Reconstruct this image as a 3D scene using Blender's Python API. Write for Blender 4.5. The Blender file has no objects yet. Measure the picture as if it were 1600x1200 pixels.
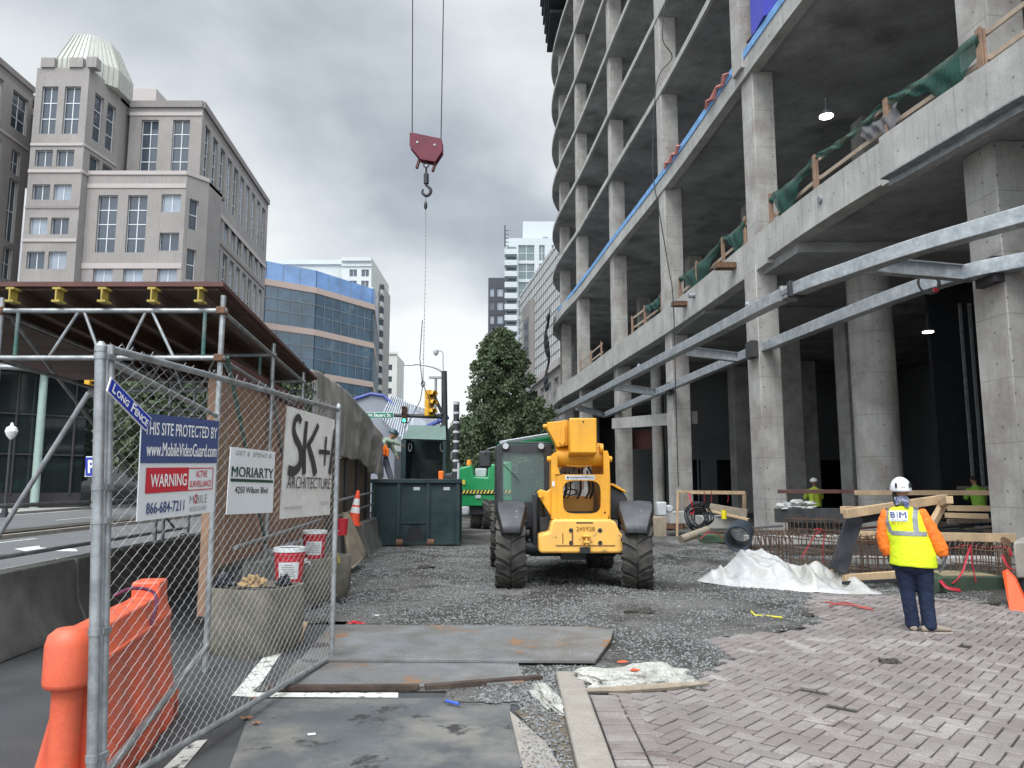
import bpy, bmesh, math, random
from mathutils import Vector, Matrix, noise
R = math.radians
random.seed(11)
sc = bpy.context.scene
col = sc.collection
V = Vector

# ------------------------------------------------------------------ camera, sky, sun, exposure
PITCH = R(7.45)
cam = bpy.data.cameras.new("camera"); cam.lens = 27.0; cam.sensor_width = 36.0
cam.clip_start = 0.05; cam.clip_end = 4000
co = bpy.data.objects.new("camera", cam); col.objects.link(co)
co.location = (0, 0, 1.65); co.rotation_euler = (R(90) + PITCH, 0, 0)
sc.camera = co
sc.view_settings.view_transform = 'Standard'; sc.view_settings.look = 'None'
sc.view_settings.gamma = 1.0
sc.view_settings.exposure = 0.0
try: sc.view_settings.use_curve_mapping = False
except Exception: pass

SUN_EL, SUN_ROT = R(50), R(200)
def make_world():
    w = bpy.data.worlds.new("World"); sc.world = w; w.use_nodes = True
    nt = w.node_tree; nt.nodes.clear(); N = nt.nodes.new; L = nt.links.new
    out = N('ShaderNodeOutputWorld'); bg = N('ShaderNodeBackground'); bg2 = N('ShaderNodeBackground'); add = N('ShaderNodeAddShader')
    sky = N('ShaderNodeTexSky'); sky.sky_type = 'NISHITA'; sky.sun_disc = False
    sky.sun_elevation = SUN_EL; sky.sun_rotation = SUN_ROT
    L(sky.outputs[0], bg.inputs[0]); bg.inputs[1].default_value = 0.012
    tc = N('ShaderNodeTexCoord'); sep = N('ShaderNodeSeparateXYZ'); L(tc.outputs['Generated'], sep.inputs[0])
    def math_(op, a, b=None, c=None, clamp=False):
        n = N('ShaderNodeMath'); n.operation = op; n.use_clamp = clamp
        for i, x in enumerate((a, b, c)):
            if x is None: continue
            if isinstance(x, (int, float)): n.inputs[i].default_value = x
            else: L(x, n.inputs[i])
        return n.outputs[0]
    X, Y, Z = sep.outputs
    # cloud layer: direction projected on a high plane, flattened towards the horizon
    den = math_('ADD', math_('MAXIMUM', Z, 0.0), 0.35)
    cx = math_('DIVIDE', X, den); cy = math_('DIVIDE', Y, den)
    cmb = N('ShaderNodeCombineXYZ'); L(cx, cmb.inputs[0]); L(cy, cmb.inputs[1]); cmb.inputs[2].default_value = 3.7
    def nz(scale, detail, dist, rough=0.5, off=0):
        n = N('ShaderNodeTexNoise'); n.inputs['Scale'].default_value = scale; n.inputs['Detail'].default_value = detail
        n.inputs['Distortion'].default_value = dist; n.inputs['Roughness'].default_value = rough
        if off:
            a = N('ShaderNodeVectorMath'); a.operation = 'ADD'; L(cmb.outputs[0], a.inputs[0]); a.inputs[1].default_value = (off, off * .7, off); L(a.outputs[0], n.inputs['Vector'])
        else: L(cmb.outputs[0], n.inputs['Vector'])
        return n.outputs[0]
    n1 = nz(1.3, 5, .15, .48); n2 = nz(3.2, 6, .3, .5, 4)
    base = math_('ADD', .125, math_('ADD', math_('MULTIPLY', n1, .62), math_('MULTIPLY', n2, .46)))
    def blob(d, rad, amt):
        d = V(d).normalized()
        dp = N('ShaderNodeVectorMath'); dp.operation = 'DISTANCE'; L(tc.outputs['Generated'], dp.inputs[0]); dp.inputs[1].default_value = d
        mr = N('ShaderNodeMapRange'); mr.interpolation_type = 'SMOOTHSTEP'
        mr.inputs[1].default_value = rad; mr.inputs[2].default_value = 0; mr.inputs[3].default_value = 0; mr.inputs[4].default_value = amt
        L(dp.outputs['Value'], mr.inputs[0]); return mr.outputs[0]
    for d, r_, a_ in (((-.15, 1, .36), .34, -.15), ((.0, 1, .30), .24, -.10), ((-.08, 1, .12), .27, .52), ((-.32, 1, .30), .16, .22),
                      ((.05, 1, .50), .16, .09), ((-.05, 1, .62), .3, .03), ((-.42, 1, .5), .35, -.01), ((.07, 1, .4), .06, .05)):
        base = math_('ADD', base, blob(d, r_, a_))
    rp = N('ShaderNodeValToRGB'); L(base, rp.inputs[0]); e = rp.color_ramp.elements
    e[0].position = .32; e[0].color = (.215, .245, .275, 1); e[1].position = .86; e[1].color = (.93, .95, .94, 1)
    for p_, c_ in ((.44, (.31, .35, .385, 1)), (.56, (.43, .475, .52, 1)), (.70, (.66, .70, .735, 1))):
        k = rp.color_ramp.elements.new(p_); k.color = c_
    # an overcast sky is brighter overhead; brightness added behind the camera lights the ground
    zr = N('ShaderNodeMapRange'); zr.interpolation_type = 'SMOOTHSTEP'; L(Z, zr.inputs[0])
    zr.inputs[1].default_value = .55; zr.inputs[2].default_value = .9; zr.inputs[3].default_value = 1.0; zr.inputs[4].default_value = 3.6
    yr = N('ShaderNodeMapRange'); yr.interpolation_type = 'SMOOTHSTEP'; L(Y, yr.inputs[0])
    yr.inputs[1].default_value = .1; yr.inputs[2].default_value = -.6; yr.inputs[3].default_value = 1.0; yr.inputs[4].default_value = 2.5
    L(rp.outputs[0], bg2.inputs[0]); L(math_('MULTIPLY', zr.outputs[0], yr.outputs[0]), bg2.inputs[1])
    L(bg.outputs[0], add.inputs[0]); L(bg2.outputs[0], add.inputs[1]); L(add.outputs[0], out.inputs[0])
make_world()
sl = bpy.data.lights.new("sun", 'SUN'); sl.energy = 1.5; sl.angle = R(25); sl.color = (1, .98, .94)
so = bpy.data.objects.new("sun", sl); col.objects.link(so)
so.rotation_euler = (R(40), 0, R(-20))   # high, from behind the left shoulder

# ------------------------------------------------------------------ helpers
ORG = {}
class MB:
    def __init__(s): s.v = []; s.f = []; s.m = []; s.mi = 0
    def add(s, vs, fs):
        n = len(s.v); s.v.extend(V(q) for q in vs)
        for f in fs: s.f.append([n + i for i in f]); s.m.append(s.mi)
        return s
    def box(s, c, d, rz=0, M=None, top=1.0):
        c = V(c); x, y, z = d[0] / 2, d[1] / 2, d[2] / 2
        vs = [V((sx * x * (top if sz > 0 else 1), sy * y * (top if sz > 0 else 1), sz * z)) for sz in (-1, 1) for sy in (-1, 1) for sx in (-1, 1)]
        if M is None: M = Matrix.Rotation(rz, 3, 'Z') if rz else None
        if M is not None: vs = [M @ q for q in vs]
        return s.add([c + q for q in vs], [(0, 2, 3, 1), (4, 5, 7, 6), (0, 1, 5, 4), (2, 6, 7, 3), (0, 4, 6, 2), (1, 3, 7, 5)])
    def b2(s, a, b):
        a, b = V(a), V(b); return s.box((a + b) / 2, [abs(t) for t in (b - a)])
    def bar(s, a, b, w, h, up=(0, 0, 1)):
        a, b = V(a), V(b); d = (b - a); Ln = d.length; d.normalize(); up = V(up)
        if abs(d.dot(up)) > .98: up = V((1, 0, 0))
        x = d.cross(up).normalized(); z = x.cross(d)
        M = Matrix((x, d, z)).transposed()
        return s.box((a + b) / 2, (w, Ln, h), M=M)
    def loft(s, rings, cap=True, closed=True):
        n = len(rings[0]); vs = [q for r in rings for q in r]; fs = []
        for i in range(len(rings) - 1):
            for j in range(n if closed else n - 1):
                k = (j + 1) % n; fs.append((i * n + j, i * n + k, (i + 1) * n + k, (i + 1) * n + j))
        if cap: fs.append(tuple(range(n - 1, -1, -1))); fs.append(tuple((len(rings) - 1) * n + j for j in range(n)))
        return s.add(vs, fs)
    def tube(s, pts, r, n=8, cap=True, flat=1.0):
        pts = [V(p) for p in pts]; rings = []; prev = None
        for i, p in enumerate(pts):
            d = (pts[min(i + 1, len(pts) - 1)] - pts[max(i - 1, 0)])
            d = d.normalized() if d.length > 1e-9 else V((0, 0, 1))
            if prev is None:
                u = V((0, 0, 1)) if abs(d.z) < .9 else V((1, 0, 0))
                x = d.cross(u).normalized()
            else:
                x = (prev - d * prev.dot(d)); x = x.normalized() if x.length > 1e-6 else d.orthogonal().normalized()
            prev = x; y = d.cross(x)
            rr = r[i] if isinstance(r, (list, tuple)) else r
            if isinstance(rr, (list, tuple)): ra, rb = rr
            else: ra, rb = rr, rr * flat
            rings.append([p + x * math.cos(2 * math.pi * k / n) * ra + y * math.sin(2 * math.pi * k / n) * rb for k in range(n)])
        return s.loft(rings, cap)
    def prism(s, poly, z0, z1, T=None):
        n = len(poly); vs = [V((p[0], p[1], z0)) for p in poly] + [V((p[0], p[1], z1)) for p in poly]
        if T is not None: vs = [T @ q for q in vs]
        fs = [tuple(range(n - 1, -1, -1)), tuple(range(n, 2 * n))] + [(i, (i + 1) % n, n + (i + 1) % n, n + i) for i in range(n)]
        return s.add(vs, fs)
    def lathe(s, prof, c=(0, 0, 0), n=16, axis='Z', cap=True):
        c = V(c); rings = []
        for r, z in prof:
            ring = []
            for k in range(n):
                a = 2 * math.pi * k / n; q = V((r * math.cos(a), r * math.sin(a), z))
                if axis == 'X': q = V((q.z, q.x, q.y))
                if axis == 'Y': q = V((q.y, q.z, q.x))
                ring.append(c + q)
            rings.append(ring)
        return s.loft(rings, cap)
    def quad(s, a, b, c, d): return s.add([a, b, c, d], [(0, 1, 2, 3)])
    def xf(s, M, start=0):
        for i in range(start, len(s.v)): s.v[i] = M @ s.v[i]
        return s
    def mesh(s, name, mats, off=V((0, 0, 0)), smooth=35):
        me = bpy.data.meshes.new(name); me.from_pydata([q - off for q in s.v], [], s.f)
        for m in (mats if isinstance(mats, (list, tuple)) else [mats]): me.materials.append(m)
        if len(me.materials) > 1: me.polygons.foreach_set('material_index', s.m)
        me.update()
        if smooth:
            me.polygons.foreach_set('use_smooth', [True] * len(me.polygons)); me.set_sharp_from_angle(angle=R(smooth))
        return me
    def build(s, name, mats, parent=None, label=None, cat=None, group=None, kind=None, bevel=0, local=False, smooth=35, seg=2, origin=None, fixn=False):
        if parent is not None: off = V((0, 0, 0)) if local else ORG[parent.name]
        elif origin is not None: off = V(origin)
        else:
            n = max(1, len(s.v)); off = V((sum(q.x for q in s.v) / n, sum(q.y for q in s.v) / n, min((q.z for q in s.v), default=0)))
        me = s.mesh(name, mats, off, smooth)
        if fixn:
            bm = bmesh.new(); bm.from_mesh(me); bmesh.ops.recalc_face_normals(bm, faces=bm.faces[:]); bm.to_mesh(me); bm.free()
        o = bpy.data.objects.new(name, me); col.objects.link(o)
        if parent is not None:
            o.parent = parent; ORG[o.name] = ORG[parent.name]
        else: o.location = off; ORG[o.name] = off
        if bevel:
            b = o.modifiers.new('bevel', 'BEVEL'); b.width = bevel; b.segments = seg; b.limit_method = 'ANGLE'; b.angle_limit = R(40)
        tag(o, label, cat, group, kind); return o
def tag(o, label=None, cat=None, group=None, kind=None):
    if label: o['label'] = label
    if cat: o['category'] = cat
    if group: o['group'] = group
    if kind: o['kind'] = kind
    return o
def thing(name, label, cat, loc=(0, 0, 0), rz=0, group=None):
    o = bpy.data.objects.new(name, None); col.objects.link(o); o.empty_display_size = .2
    o.location = loc; o.rotation_euler = (0, 0, rz); ORG[o.name] = V(loc)
    return tag(o, label, cat, group)
def copy_tree(o, parent=None):
    c = o.copy(); col.objects.link(c); c.parent = parent
    for ch in list(o.children): copy_tree(ch, c)
    return c
# a point seen along a direction of the photograph, at depth Y or height z (surveying the place from where the photo was taken)
CP, SP = math.cos(PITCH), math.sin(PITCH)
def ray(px, py):
    u = 600 - py; return V(((px - 800), 1200 * CP - u * SP, 1200 * SP + u * CP))
def P(px, py, Y):
    r = ray(px, py); t = Y / r.y; return V((r.x * t, Y, 1.65 + r.z * t))
def G(px, py, z=0.0):
    r = ray(px, py); t = (z - 1.65) / r.z; return V((r.x * t, r.y * t, z))
def cr(pts, n=8):
    """smooth curve through points"""
    pts = [V(p) for p in pts]; out = []
    for i in range(len(pts) - 1):
        p0 = pts[max(i - 1, 0)]; p1 = pts[i]; p2 = pts[i + 1]; p3 = pts[min(i + 2, len(pts) - 1)]
        for k in range(n):
            t = k / n
            out.append(.5 * ((2 * p1) + (p2 - p0) * t + (2 * p0 - 5 * p1 + 4 * p2 - p3) * t * t + (3 * p1 - p0 - 3 * p2 + p3) * t ** 3))
    out.append(pts[-1]); return out
def inpoly(x, y, poly):
    c = False; n = len(poly)
    for i in range(n):
        x1, y1 = poly[i][:2]; x2, y2 = poly[(i + 1) % n][:2]
        if (y1 > y) != (y2 > y) and x < (x2 - x1) * (y - y1) / (y2 - y1) + x1: c = not c
    return c

# ------------------------------------------------------------------ materials
def M(name, c, rough=.8, metal=0, var=.18, scale=3.0, bump=.15, bscale=30, c2=None, spots=None, alpha=1, spec=.4, fine=.12, streak=0, coat=0, lines=None, isl=0, cthr=(.42, .68), trans=0, vj=0, holes=0):
    m = bpy.data.materials.new(name); m.use_nodes = True; nt = m.node_tree; N = nt.nodes.new; L = nt.links.new
    b = nt.nodes['Principled BSDF']; b.inputs['Roughness'].default_value = rough; b.inputs['Metallic'].default_value = metal
    b.inputs['Specular IOR Level'].default_value = spec
    if coat: b.inputs['Coat Weight'].default_value = coat; b.inputs['Coat Roughness'].default_value = .15
    if alpha < 1: b.inputs['Alpha'].default_value = alpha
    if trans: b.inputs['Transmission Weight'].default_value = trans
    tc = N('ShaderNodeTexCoord')
    def nz(sc_, det=4, vec=None, rg=.55):
        n = N('ShaderNodeTexNoise'); n.inputs['Scale'].default_value = sc_; n.inputs['Detail'].default_value = det; n.inputs['Roughness'].default_value = rg
        L(vec or tc.outputs['Object'], n.inputs['Vector']); return n.outputs['Fac']
    def mixc(f, a, bb, mode='MIX'):
        n = N('ShaderNodeMix'); n.data_type = 'RGBA'; n.blend_type = mode
        if isinstance(f, (int, float)): n.inputs[0].default_value = f
        else: L(f, n.inputs[0])
        for i, x in ((6, a), (7, bb)):
            if isinstance(x, tuple): n.inputs[i].default_value = (*x[:3], 1)
            else: L(x, n.inputs[i])
        return n.outputs[2]
    def mr(x, a, bb, c_=0., d=1.):
        n = N('ShaderNodeMapRange'); L(x, n.inputs[0]); n.inputs[1].default_value = a; n.inputs[2].default_value = bb
        n.inputs[3].default_value = c_; n.inputs[4].default_value = d; return n.outputs[0]
    lo = tuple(x * (1 - var) for x in c); hi = tuple(min(1, x * (1 + var)) for x in c)
    out = mixc(mr(nz(scale, 5), .3, .7), lo, hi)
    if c2: out = mixc(mr(nz(scale * .7 + .13, 6, rg=.65), cthr[0], cthr[1]), out, c2)
    if fine: out = mixc(fine, out, mixc(mr(nz(bscale * 2.2, 3), .3, .7), (.1, .1, .1), (1, 1, 1)), 'OVERLAY')
    if streak:
        mp = N('ShaderNodeMapping'); mp.inputs['Scale'].default_value = (5, 5, .35); L(tc.outputs['Object'], mp.inputs[0])
        out = mixc(mr(nz(1.6, 5, mp.outputs[0]), .5, .72, 0, streak), out, tuple(x * .45 for x in c))
    if spots:
        out = mixc(mr(nz(spots[1], 5, rg=.7), spots[2], spots[2] + .06), out, spots[0])
    if isl:
        g = N('ShaderNodeNewGeometry'); out = mixc(mr(g.outputs['Random Per Island'], 0, 1, 0, isl), out, c2 or tuple(x * .5 for x in c))
    if lines:   # thin dark pour joints every lines[0] metres of height
        sp = N('ShaderNodeSeparateXYZ'); L(tc.outputs['Object'], sp.inputs[0])
        md = N('ShaderNodeMath'); md.operation = 'PINGPONG'; L(sp.outputs[2], md.inputs[0]); md.inputs[1].default_value = lines[0] / 2
        out = mixc(mr(md.outputs[0], 0, lines[1], .55, 0), out, tuple(x * .35 for x in c))
    if vj or holes:
        sp = N('ShaderNodeSeparateXYZ'); L(tc.outputs['Object'], sp.inputs[0]); gn = N('ShaderNodeNewGeometry'); sn = N('ShaderNodeSeparateXYZ'); L(gn.outputs['Normal'], sn.inputs[0])
        def mth(op, a, bb=None):
            n = N('ShaderNodeMath'); n.operation = op
            for i, x in enumerate((a, bb)):
                if x is None: continue
                if isinstance(x, (int, float)): n.inputs[i].default_value = x
                else: L(x, n.inputs[i])
            return n.outputs[0]
        ax = mth('GREATER_THAN', mth('ABSOLUTE', sn.outputs[0]), .6); hor = mth('ADD', mth('MULTIPLY', sp.outputs[1], ax), mth('MULTIPLY', sp.outputs[0], mth('SUBTRACT', 1.0, ax)))
        if vj: out = mixc(mr(mth('PINGPONG', hor, vj / 2), .004, .016, .6, 0), out, tuple(x * .4 for x in c))
        if holes:
            d = mth('MAXIMUM', mth('PINGPONG', mth('ADD', hor, .17), holes / 2), mth('PINGPONG', mth('ADD', sp.outputs[2], .31), holes / 2)); out = mixc(mr(d, .018, .028, .8, 0), out, tuple(x * .3 for x in c))
    L(out, b.inputs['Base Color'])
    if bump:
        bp = N('ShaderNodeBump'); bp.inputs['Strength'].default_value = bump; bp.inputs['Distance'].default_value = .02
        L(nz(bscale, 6, rg=.6), bp.inputs['Height']); L(bp.outputs[0], b.inputs['Normal'])
    if rough > .25 and metal < .5:
        L(mr(nz(scale * 2, 3), .3, .7, max(.05, rough - .1), min(1, rough + .1)), b.inputs['Roughness'])
    return m
def EM(name, c, s):
    m = bpy.data.materials.new(name); m.use_nodes = True; b = m.node_tree.nodes['Principled BSDF']
    b.inputs['Base Color'].default_value = (*c, 1); b.inputs['Emission Color'].default_value = (*c, 1); b.inputs['Emission Strength'].default_value = s; return m
m_conc = M('raw_concrete', (.42, .415, .395), .85, var=.16, scale=1.1, bump=.25, bscale=14, streak=.45, vj=2.44, holes=.61, c2=(.32, .315, .30), spots=((.25, .25, .24), .9, .64))
m_concc = M('column_concrete', (.41, .405, .38), .85, var=.14, scale=1.3, bump=.25, bscale=14, streak=.3, holes=.61, c2=(.29, .255, .24), lines=(1.22, .018))
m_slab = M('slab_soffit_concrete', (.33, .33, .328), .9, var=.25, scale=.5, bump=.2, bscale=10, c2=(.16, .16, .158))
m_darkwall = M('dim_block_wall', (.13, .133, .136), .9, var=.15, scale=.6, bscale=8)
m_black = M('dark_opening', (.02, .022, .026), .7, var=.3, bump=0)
m_galv = M('galvanised_steel', (.50, .53, .55), .42, metal=.55, var=.22, scale=6, bump=.08, bscale=20, c2=(.33, .36, .39))
m_pipe = M('galvanised_pipe', (.36, .38, .39), .45, metal=.55, var=.25, scale=9, bump=.06, bscale=60, c2=(.22, .23, .24))
m_wire = M('chain_link_wire', (.40, .41, .40), .45, metal=.5, var=.15, bump=0)
m_gpipe = M('green_painted_pipe', (.06, .14, .12), .5, metal=.2, var=.3, scale=8, c2=(.15, .17, .17))
m_wood = M('construction_lumber', (.50, .36, .22), .8, var=.22, scale=3, bump=.2, bscale=26, c2=(.40, .29, .185))
m_woodr = M('weathered_brown_post', (.30, .195, .135), .85, var=.2, scale=4, bump=.2, c2=(.23, .15, .11))
m_woodp = M('pale_rail_lumber', (.40, .32, .25), .85, var=.2, scale=4, bump=.2, c2=(.31, .24, .19))
m_woodg = M('weathered_lumber', (.30, .25, .19), .85, var=.25, scale=4, bump=.25, bscale=26, c2=(.2, .17, .135))
m_ply = M('plywood_hoarding', (.30, .185, .125), .85, var=.16, scale=2.2, bump=.12, bscale=24, c2=(.24, .145, .10), streak=.25)
m_redwood = M('red_stained_plywood', (.12, .055, .048), .7, var=.3, scale=3, c2=(.09, .04, .035))
m_rust = M('rusty_steel', (.16, .085, .05), .8, var=.35, scale=8, bump=.3, bscale=60, c2=(.09, .05, .035))
m_yel = M('machine_yellow', (.80, .37, .02), .42, var=.10, scale=2.5, bump=.05, bscale=60, coat=.15, fine=.15, streak=.35, c2=(.62, .30, .035), spots=((.30, .17, .05), 6, .68))
m_yelw = M('worn_machine_yellow', (.82, .46, .10), .5, var=.08, scale=3, bump=.05, bscale=60, fine=.12, spots=((.10, .075, .05), 9, .63), c2=(.74, .42, .12))
m_rubber = M('dusty_tyre_rubber', (.026, .025, .025), .85, var=.35, scale=5, bump=.2, bscale=60, c2=(.085, .078, .07), cthr=(.38, .62))
m_blackp = M('black_plastic', (.035, .037, .042), .5, var=.25, scale=5, bump=.05, bscale=90)
m_greyp = M('grey_plastic_fender', (.048, .050, .058), .5, var=.25, scale=4, bump=.05, bscale=120, c2=(.085, .085, .088))
m_glass = M('tinted_cab_glass', (.12, .17, .17), .06, metal=0, var=.1, bump=0, fine=0, spec=.9)
m_green = M('machine_green', (.012, .26, .085), .38, var=.12, scale=1.5, bump=.02, coat=.3, fine=.05)
m_dump = M('dark_green_dumpster_paint', (.013, .032, .036), .5, var=.35, scale=2.5, bump=.12, bscale=20, c2=(.032, .052, .055), spots=((.16, .17, .16), 6, .70), streak=.3)
m_dumpl = M('faded_green_lid', (.11, .17, .145), .6, var=.15, scale=2, c2=(.10, .16, .14), streak=.25)
m_orange = M('orange_polyethylene', (.70, .125, .06), .45, var=.10, scale=2.5, bump=.06, bscale=20, fine=.1, spec=.35, c2=(.58, .12, .07), spots=((.30, .13, .09), 4.5, .62), streak=.25)
m_cone = M('cone_orange', (.85, .10, .04), .6, var=.08, bump=0)
m_white = M('white_sign_board', (.68, .70, .71), .5, var=.05, scale=2, bump=.02, fine=.04, c2=(.60, .62, .63))
m_banner = M('white_vinyl_banner', (.66, .65, .62), .6, var=.06, scale=3, bump=.06, bscale=6, c2=(.57, .56, .53))
m_navy = M('navy_print', (.055, .08, .20), .5, var=.05, bump=0, fine=.03)
m_blue = M('bright_blue_print', (.02, .045, .36), .45, var=.05, bump=0, fine=.03)
m_red = M('red_print', (.52, .03, .045), .5, var=.05, bump=0, fine=.03)
m_ink = M('dark_ink', (.045, .042, .045), .6, var=.08, bump=0, fine=0)
m_inkg = M('dark_green_ink', (.02, .06, .045), .6, var=.05, bump=0, fine=0)
m_inkl = M('faint_grey_ink', (.30, .30, .30), .6, var=.05, bump=0, fine=0)
m_signw = M('white_lettering', (.80, .80, .80), .5, var=.02, bump=0, fine=0)
m_bag = M('black_rubbish_bag', (.02, .022, .03), .3, var=.3, scale=8, bump=.5, bscale=22)
m_tarp = M('grey_tarpaulin', (.25, .24, .225), .6, var=.10, scale=.9, bump=.04, bscale=9, c2=(.19, .185, .17))
m_agg = M('exposed_aggregate_concrete', (.19, .175, .14), .9, var=.3, scale=5, bump=.6, bscale=90, fine=.35, c2=(.13, .12, .10))
m_kconc = M('old_barrier_concrete', (.17, .17, .16), .9, var=.25, scale=2.5, bump=.35, bscale=30, fine=.2, c2=(.10, .10, .095), streak=.3)
m_steelp = M('road_plate_steel', (.185, .19, .195), .5, metal=.15, var=.3, scale=1.5, bump=.18, bscale=40, c2=(.12, .108, .092), fine=.3, spots=((.27, .14, .07), 1.3, .585))
m_asph = M('asphalt', (.058, .060, .064), .88, var=.25, scale=.9, bump=.5, bscale=120, fine=.3, c2=(.10, .10, .10), cthr=(.5, .75))
m_asphl = M('patched_pale_asphalt', (.085, .092, .096), .85, var=.25, scale=1.6, bump=.4, bscale=110, fine=.3, c2=(.17, .165, .15), cthr=(.46, .62), spots=((.035, .035, .037), 1.7, .58))
m_paint = M('worn_road_paint', (.62, .62, .58), .7, var=.15, scale=6, bump=.2, bscale=80, spots=((.09, .09, .09), 9, .56))
m_kerb = M('kerb_concrete', (.30, .275, .24), .9, var=.2, scale=4, bump=.4, bscale=70, fine=.3, c2=(.24, .215, .19))
m_brick = M('clay_pavers', (.27, .248, .238), .75, var=.33, scale=1.3, bump=.4, bscale=45, fine=.4, c2=(.165, .14, .134), isl=.75, spots=((.095, .062, .058), 1.15, .60))
m_mort = M('paver_joint_sand', (.030, .027, .025), .95, var=.3, scale=8, bump=.4, bscale=60)
m_dirt = M('gravelly_dirt', (.105, .103, .097), .95, var=.4, scale=.8, bump=1.0, bscale=24, fine=.9, c2=(.042, .040, .037), cthr=(.44, .56), spots=((.22, .22, .215), 22, .62))
m_stone = M('crushed_stone', (.24, .245, .245), .9, var=.3, scale=20, bump=.2, bscale=60, isl=.85, c2=(.06, .062, .062), cthr=(.9, 1))
m_rubble = M('broken_concrete', (.42, .415, .38), .95, var=.25, scale=5, bump=1, bscale=24, fine=.4, c2=(.27, .265, .24))
m_plastic = M('white_plastic_sheet', (.44, .45, .455), .20, var=.2, scale=2, bump=.05, bscale=9, spec=.6, c2=(.36, .345, .30))
m_net = M('green_debris_netting', (.009, .055, .042), .8, var=.3, scale=4, bump=0, alpha=.85)
m_gnet = M('grey_mesh_cloth', (.16, .16, .17), .8, var=.2, scale=3, alpha=.7, bump=0)
m_skin = M('skin', (.30, .16, .10), .5, var=.08, bump=.05, fine=.03)
m_hiviz = M('hi_vis_yellow_cloth', (.68, .80, .02), .75, var=.08, scale=7, bump=.3, bscale=14, fine=.05, c2=(.60, .74, .02))
m_hvor = M('hi_vis_orange_cloth', (.88, .19, .02), .75, var=.1, scale=7, bump=.3, bscale=14, fine=.05, c2=(.78, .16, .02))
m_jean = M('dark_blue_denim', (.009, .016, .042), .9, var=.25, scale=6, bump=.4, bscale=30, c2=(.016, .026, .06))
m_reflect = M('silver_reflective_tape', (.25, .26, .27), .5, metal=.2, var=.1, bump=0)
m_helm = M('white_hard_hat', (.75, .76, .78), .3, var=.03, bump=0, fine=.02, coat=.3)
m_glove = M('grey_work_glove', (.16, .165, .17), .8, var=.3, scale=12, bump=.3, bscale=40, c2=(.05, .05, .055))
m_boot = M('tan_suede_shoe', (.27, .22, .175), .85, var=.15, scale=9, bump=.2, bscale=60)
m_sole = M('shoe_sole', (.40, .37, .32), .8, var=.1, bump=.1)
m_hair = M('dark_hair', (.02, .015, .012), .6, var=.3, bump=.4, bscale=60)
m_leaf = M('tree_leaves', (.072, .10, .055), .7, var=.45, scale=1.2, bump=0, fine=.1, isl=.5, c2=(.08, .115, .045), cthr=(.9, 1))
m_bark = M('bark', (.09, .07, .05), .9, var=.3, scale=6, bump=.8, bscale=20)
m_tape = M('red_barrier_tape', (.36, .015, .03), .5, var=.1, bump=0)
# ------------------------------------------------------------------ ground, road, yard, paving
def sheet(name, poly, z, mat, label=None, kind='structure', th=0):
    mb = MB()
    if th: mb.prism(poly, z, z + th)
    else: mb.add([V((p[0], p[1], z)) for p in poly], [tuple(range(len(poly)))])
    return mb.build(name, mat, kind=kind, label=label, origin=(0, 0, 0), smooth=0)
sheet('ground', [(-900, -60), (900, -60), (900, 1500), (-900, 1500)], 0, m_asph)
m_road = M('street_asphalt', (.105, .108, .112), .85, var=.12, scale=.6, bump=.3, bscale=90, fine=.2, c2=(.13, .13, .13))
sheet('road', [(-25.5, -40), (-5.7, -40), (-5.7, 8), (-9.5, 60), (-18, 220), (-40, 220), (-28.5, 52), (-26.5, 36)], .004, m_road)
m_walk = M('sidewalk_concrete', (.30, .29, .27), .9, var=.12, scale=1, bump=.2)
mb = MB(); mb.prism([(-60, 30), (-60, -40), (-25.7, -40), (-26.7, 36), (-28.7, 52), (-40.2, 220), (-60, 220)], .0, .14)
mb.build('pavement', m_walk, kind='structure', origin=(0, 0, 0), smooth=0)
# median island with beige kerb and mulch
mb = MB(); mb.prism([(-16.7, 8), (-15.3, 8), (-15.2, 20), (-15.8, 34), (-17.8, 60), (-18.6, 60), (-17.2, 34), (-16.4, 20)], 0, .13); 
mb.build('median_kerb', m_kerb, kind='structure', origin=(0, 0, 0), smooth=0)
m_mulch = M('dark_mulch', (.05, .045, .035), .95, var=.4, scale=3, bump=1)
sheet('median_mulch', [(-16.45, 23.2), (-15.55, 23.2), (-16.0, 34), (-17.9, 60), (-18.5, 60), (-17.0, 34)], .134, m_mulch, th=.05)
def strip(mb, a, b, w, z):
    a = V((*a[:2], z)); b = V((*b[:2], z)); d = (b - a).normalized(); n = V((-d.y, d.x, 0)) * w / 2
    mb.quad(a - n, b - n, b + n, a + n)
mb = MB()
strip(mb, (-9.5, 8), (-9.9, 15), .15, .009); strip(mb, (-9.9, 15), (-11.6, 40), .15, .009); strip(mb, (-14.3, 10), (-14.6, 24), .12, .009)
for y0 in (12, 24, 36, 48): strip(mb, (-19.3 - y0 * .05, y0), (-19.3 - y0 * .05 - .35, y0 + 5), .14, .009)
strip(mb, (-25, 10), (-27.6, 50), .2, .009)
# turn arrow
A0 = G(30, 861); 
mb.add([V((q[0], q[1], .009)) for q in (G(22, 858), G(62, 853), G(62, 856), G(118, 858), G(122, 862), G(62, 861), G(60, 866))], [(0, 1, 2, 6), (2, 3, 4, 5), (2, 5, 6)])
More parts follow.
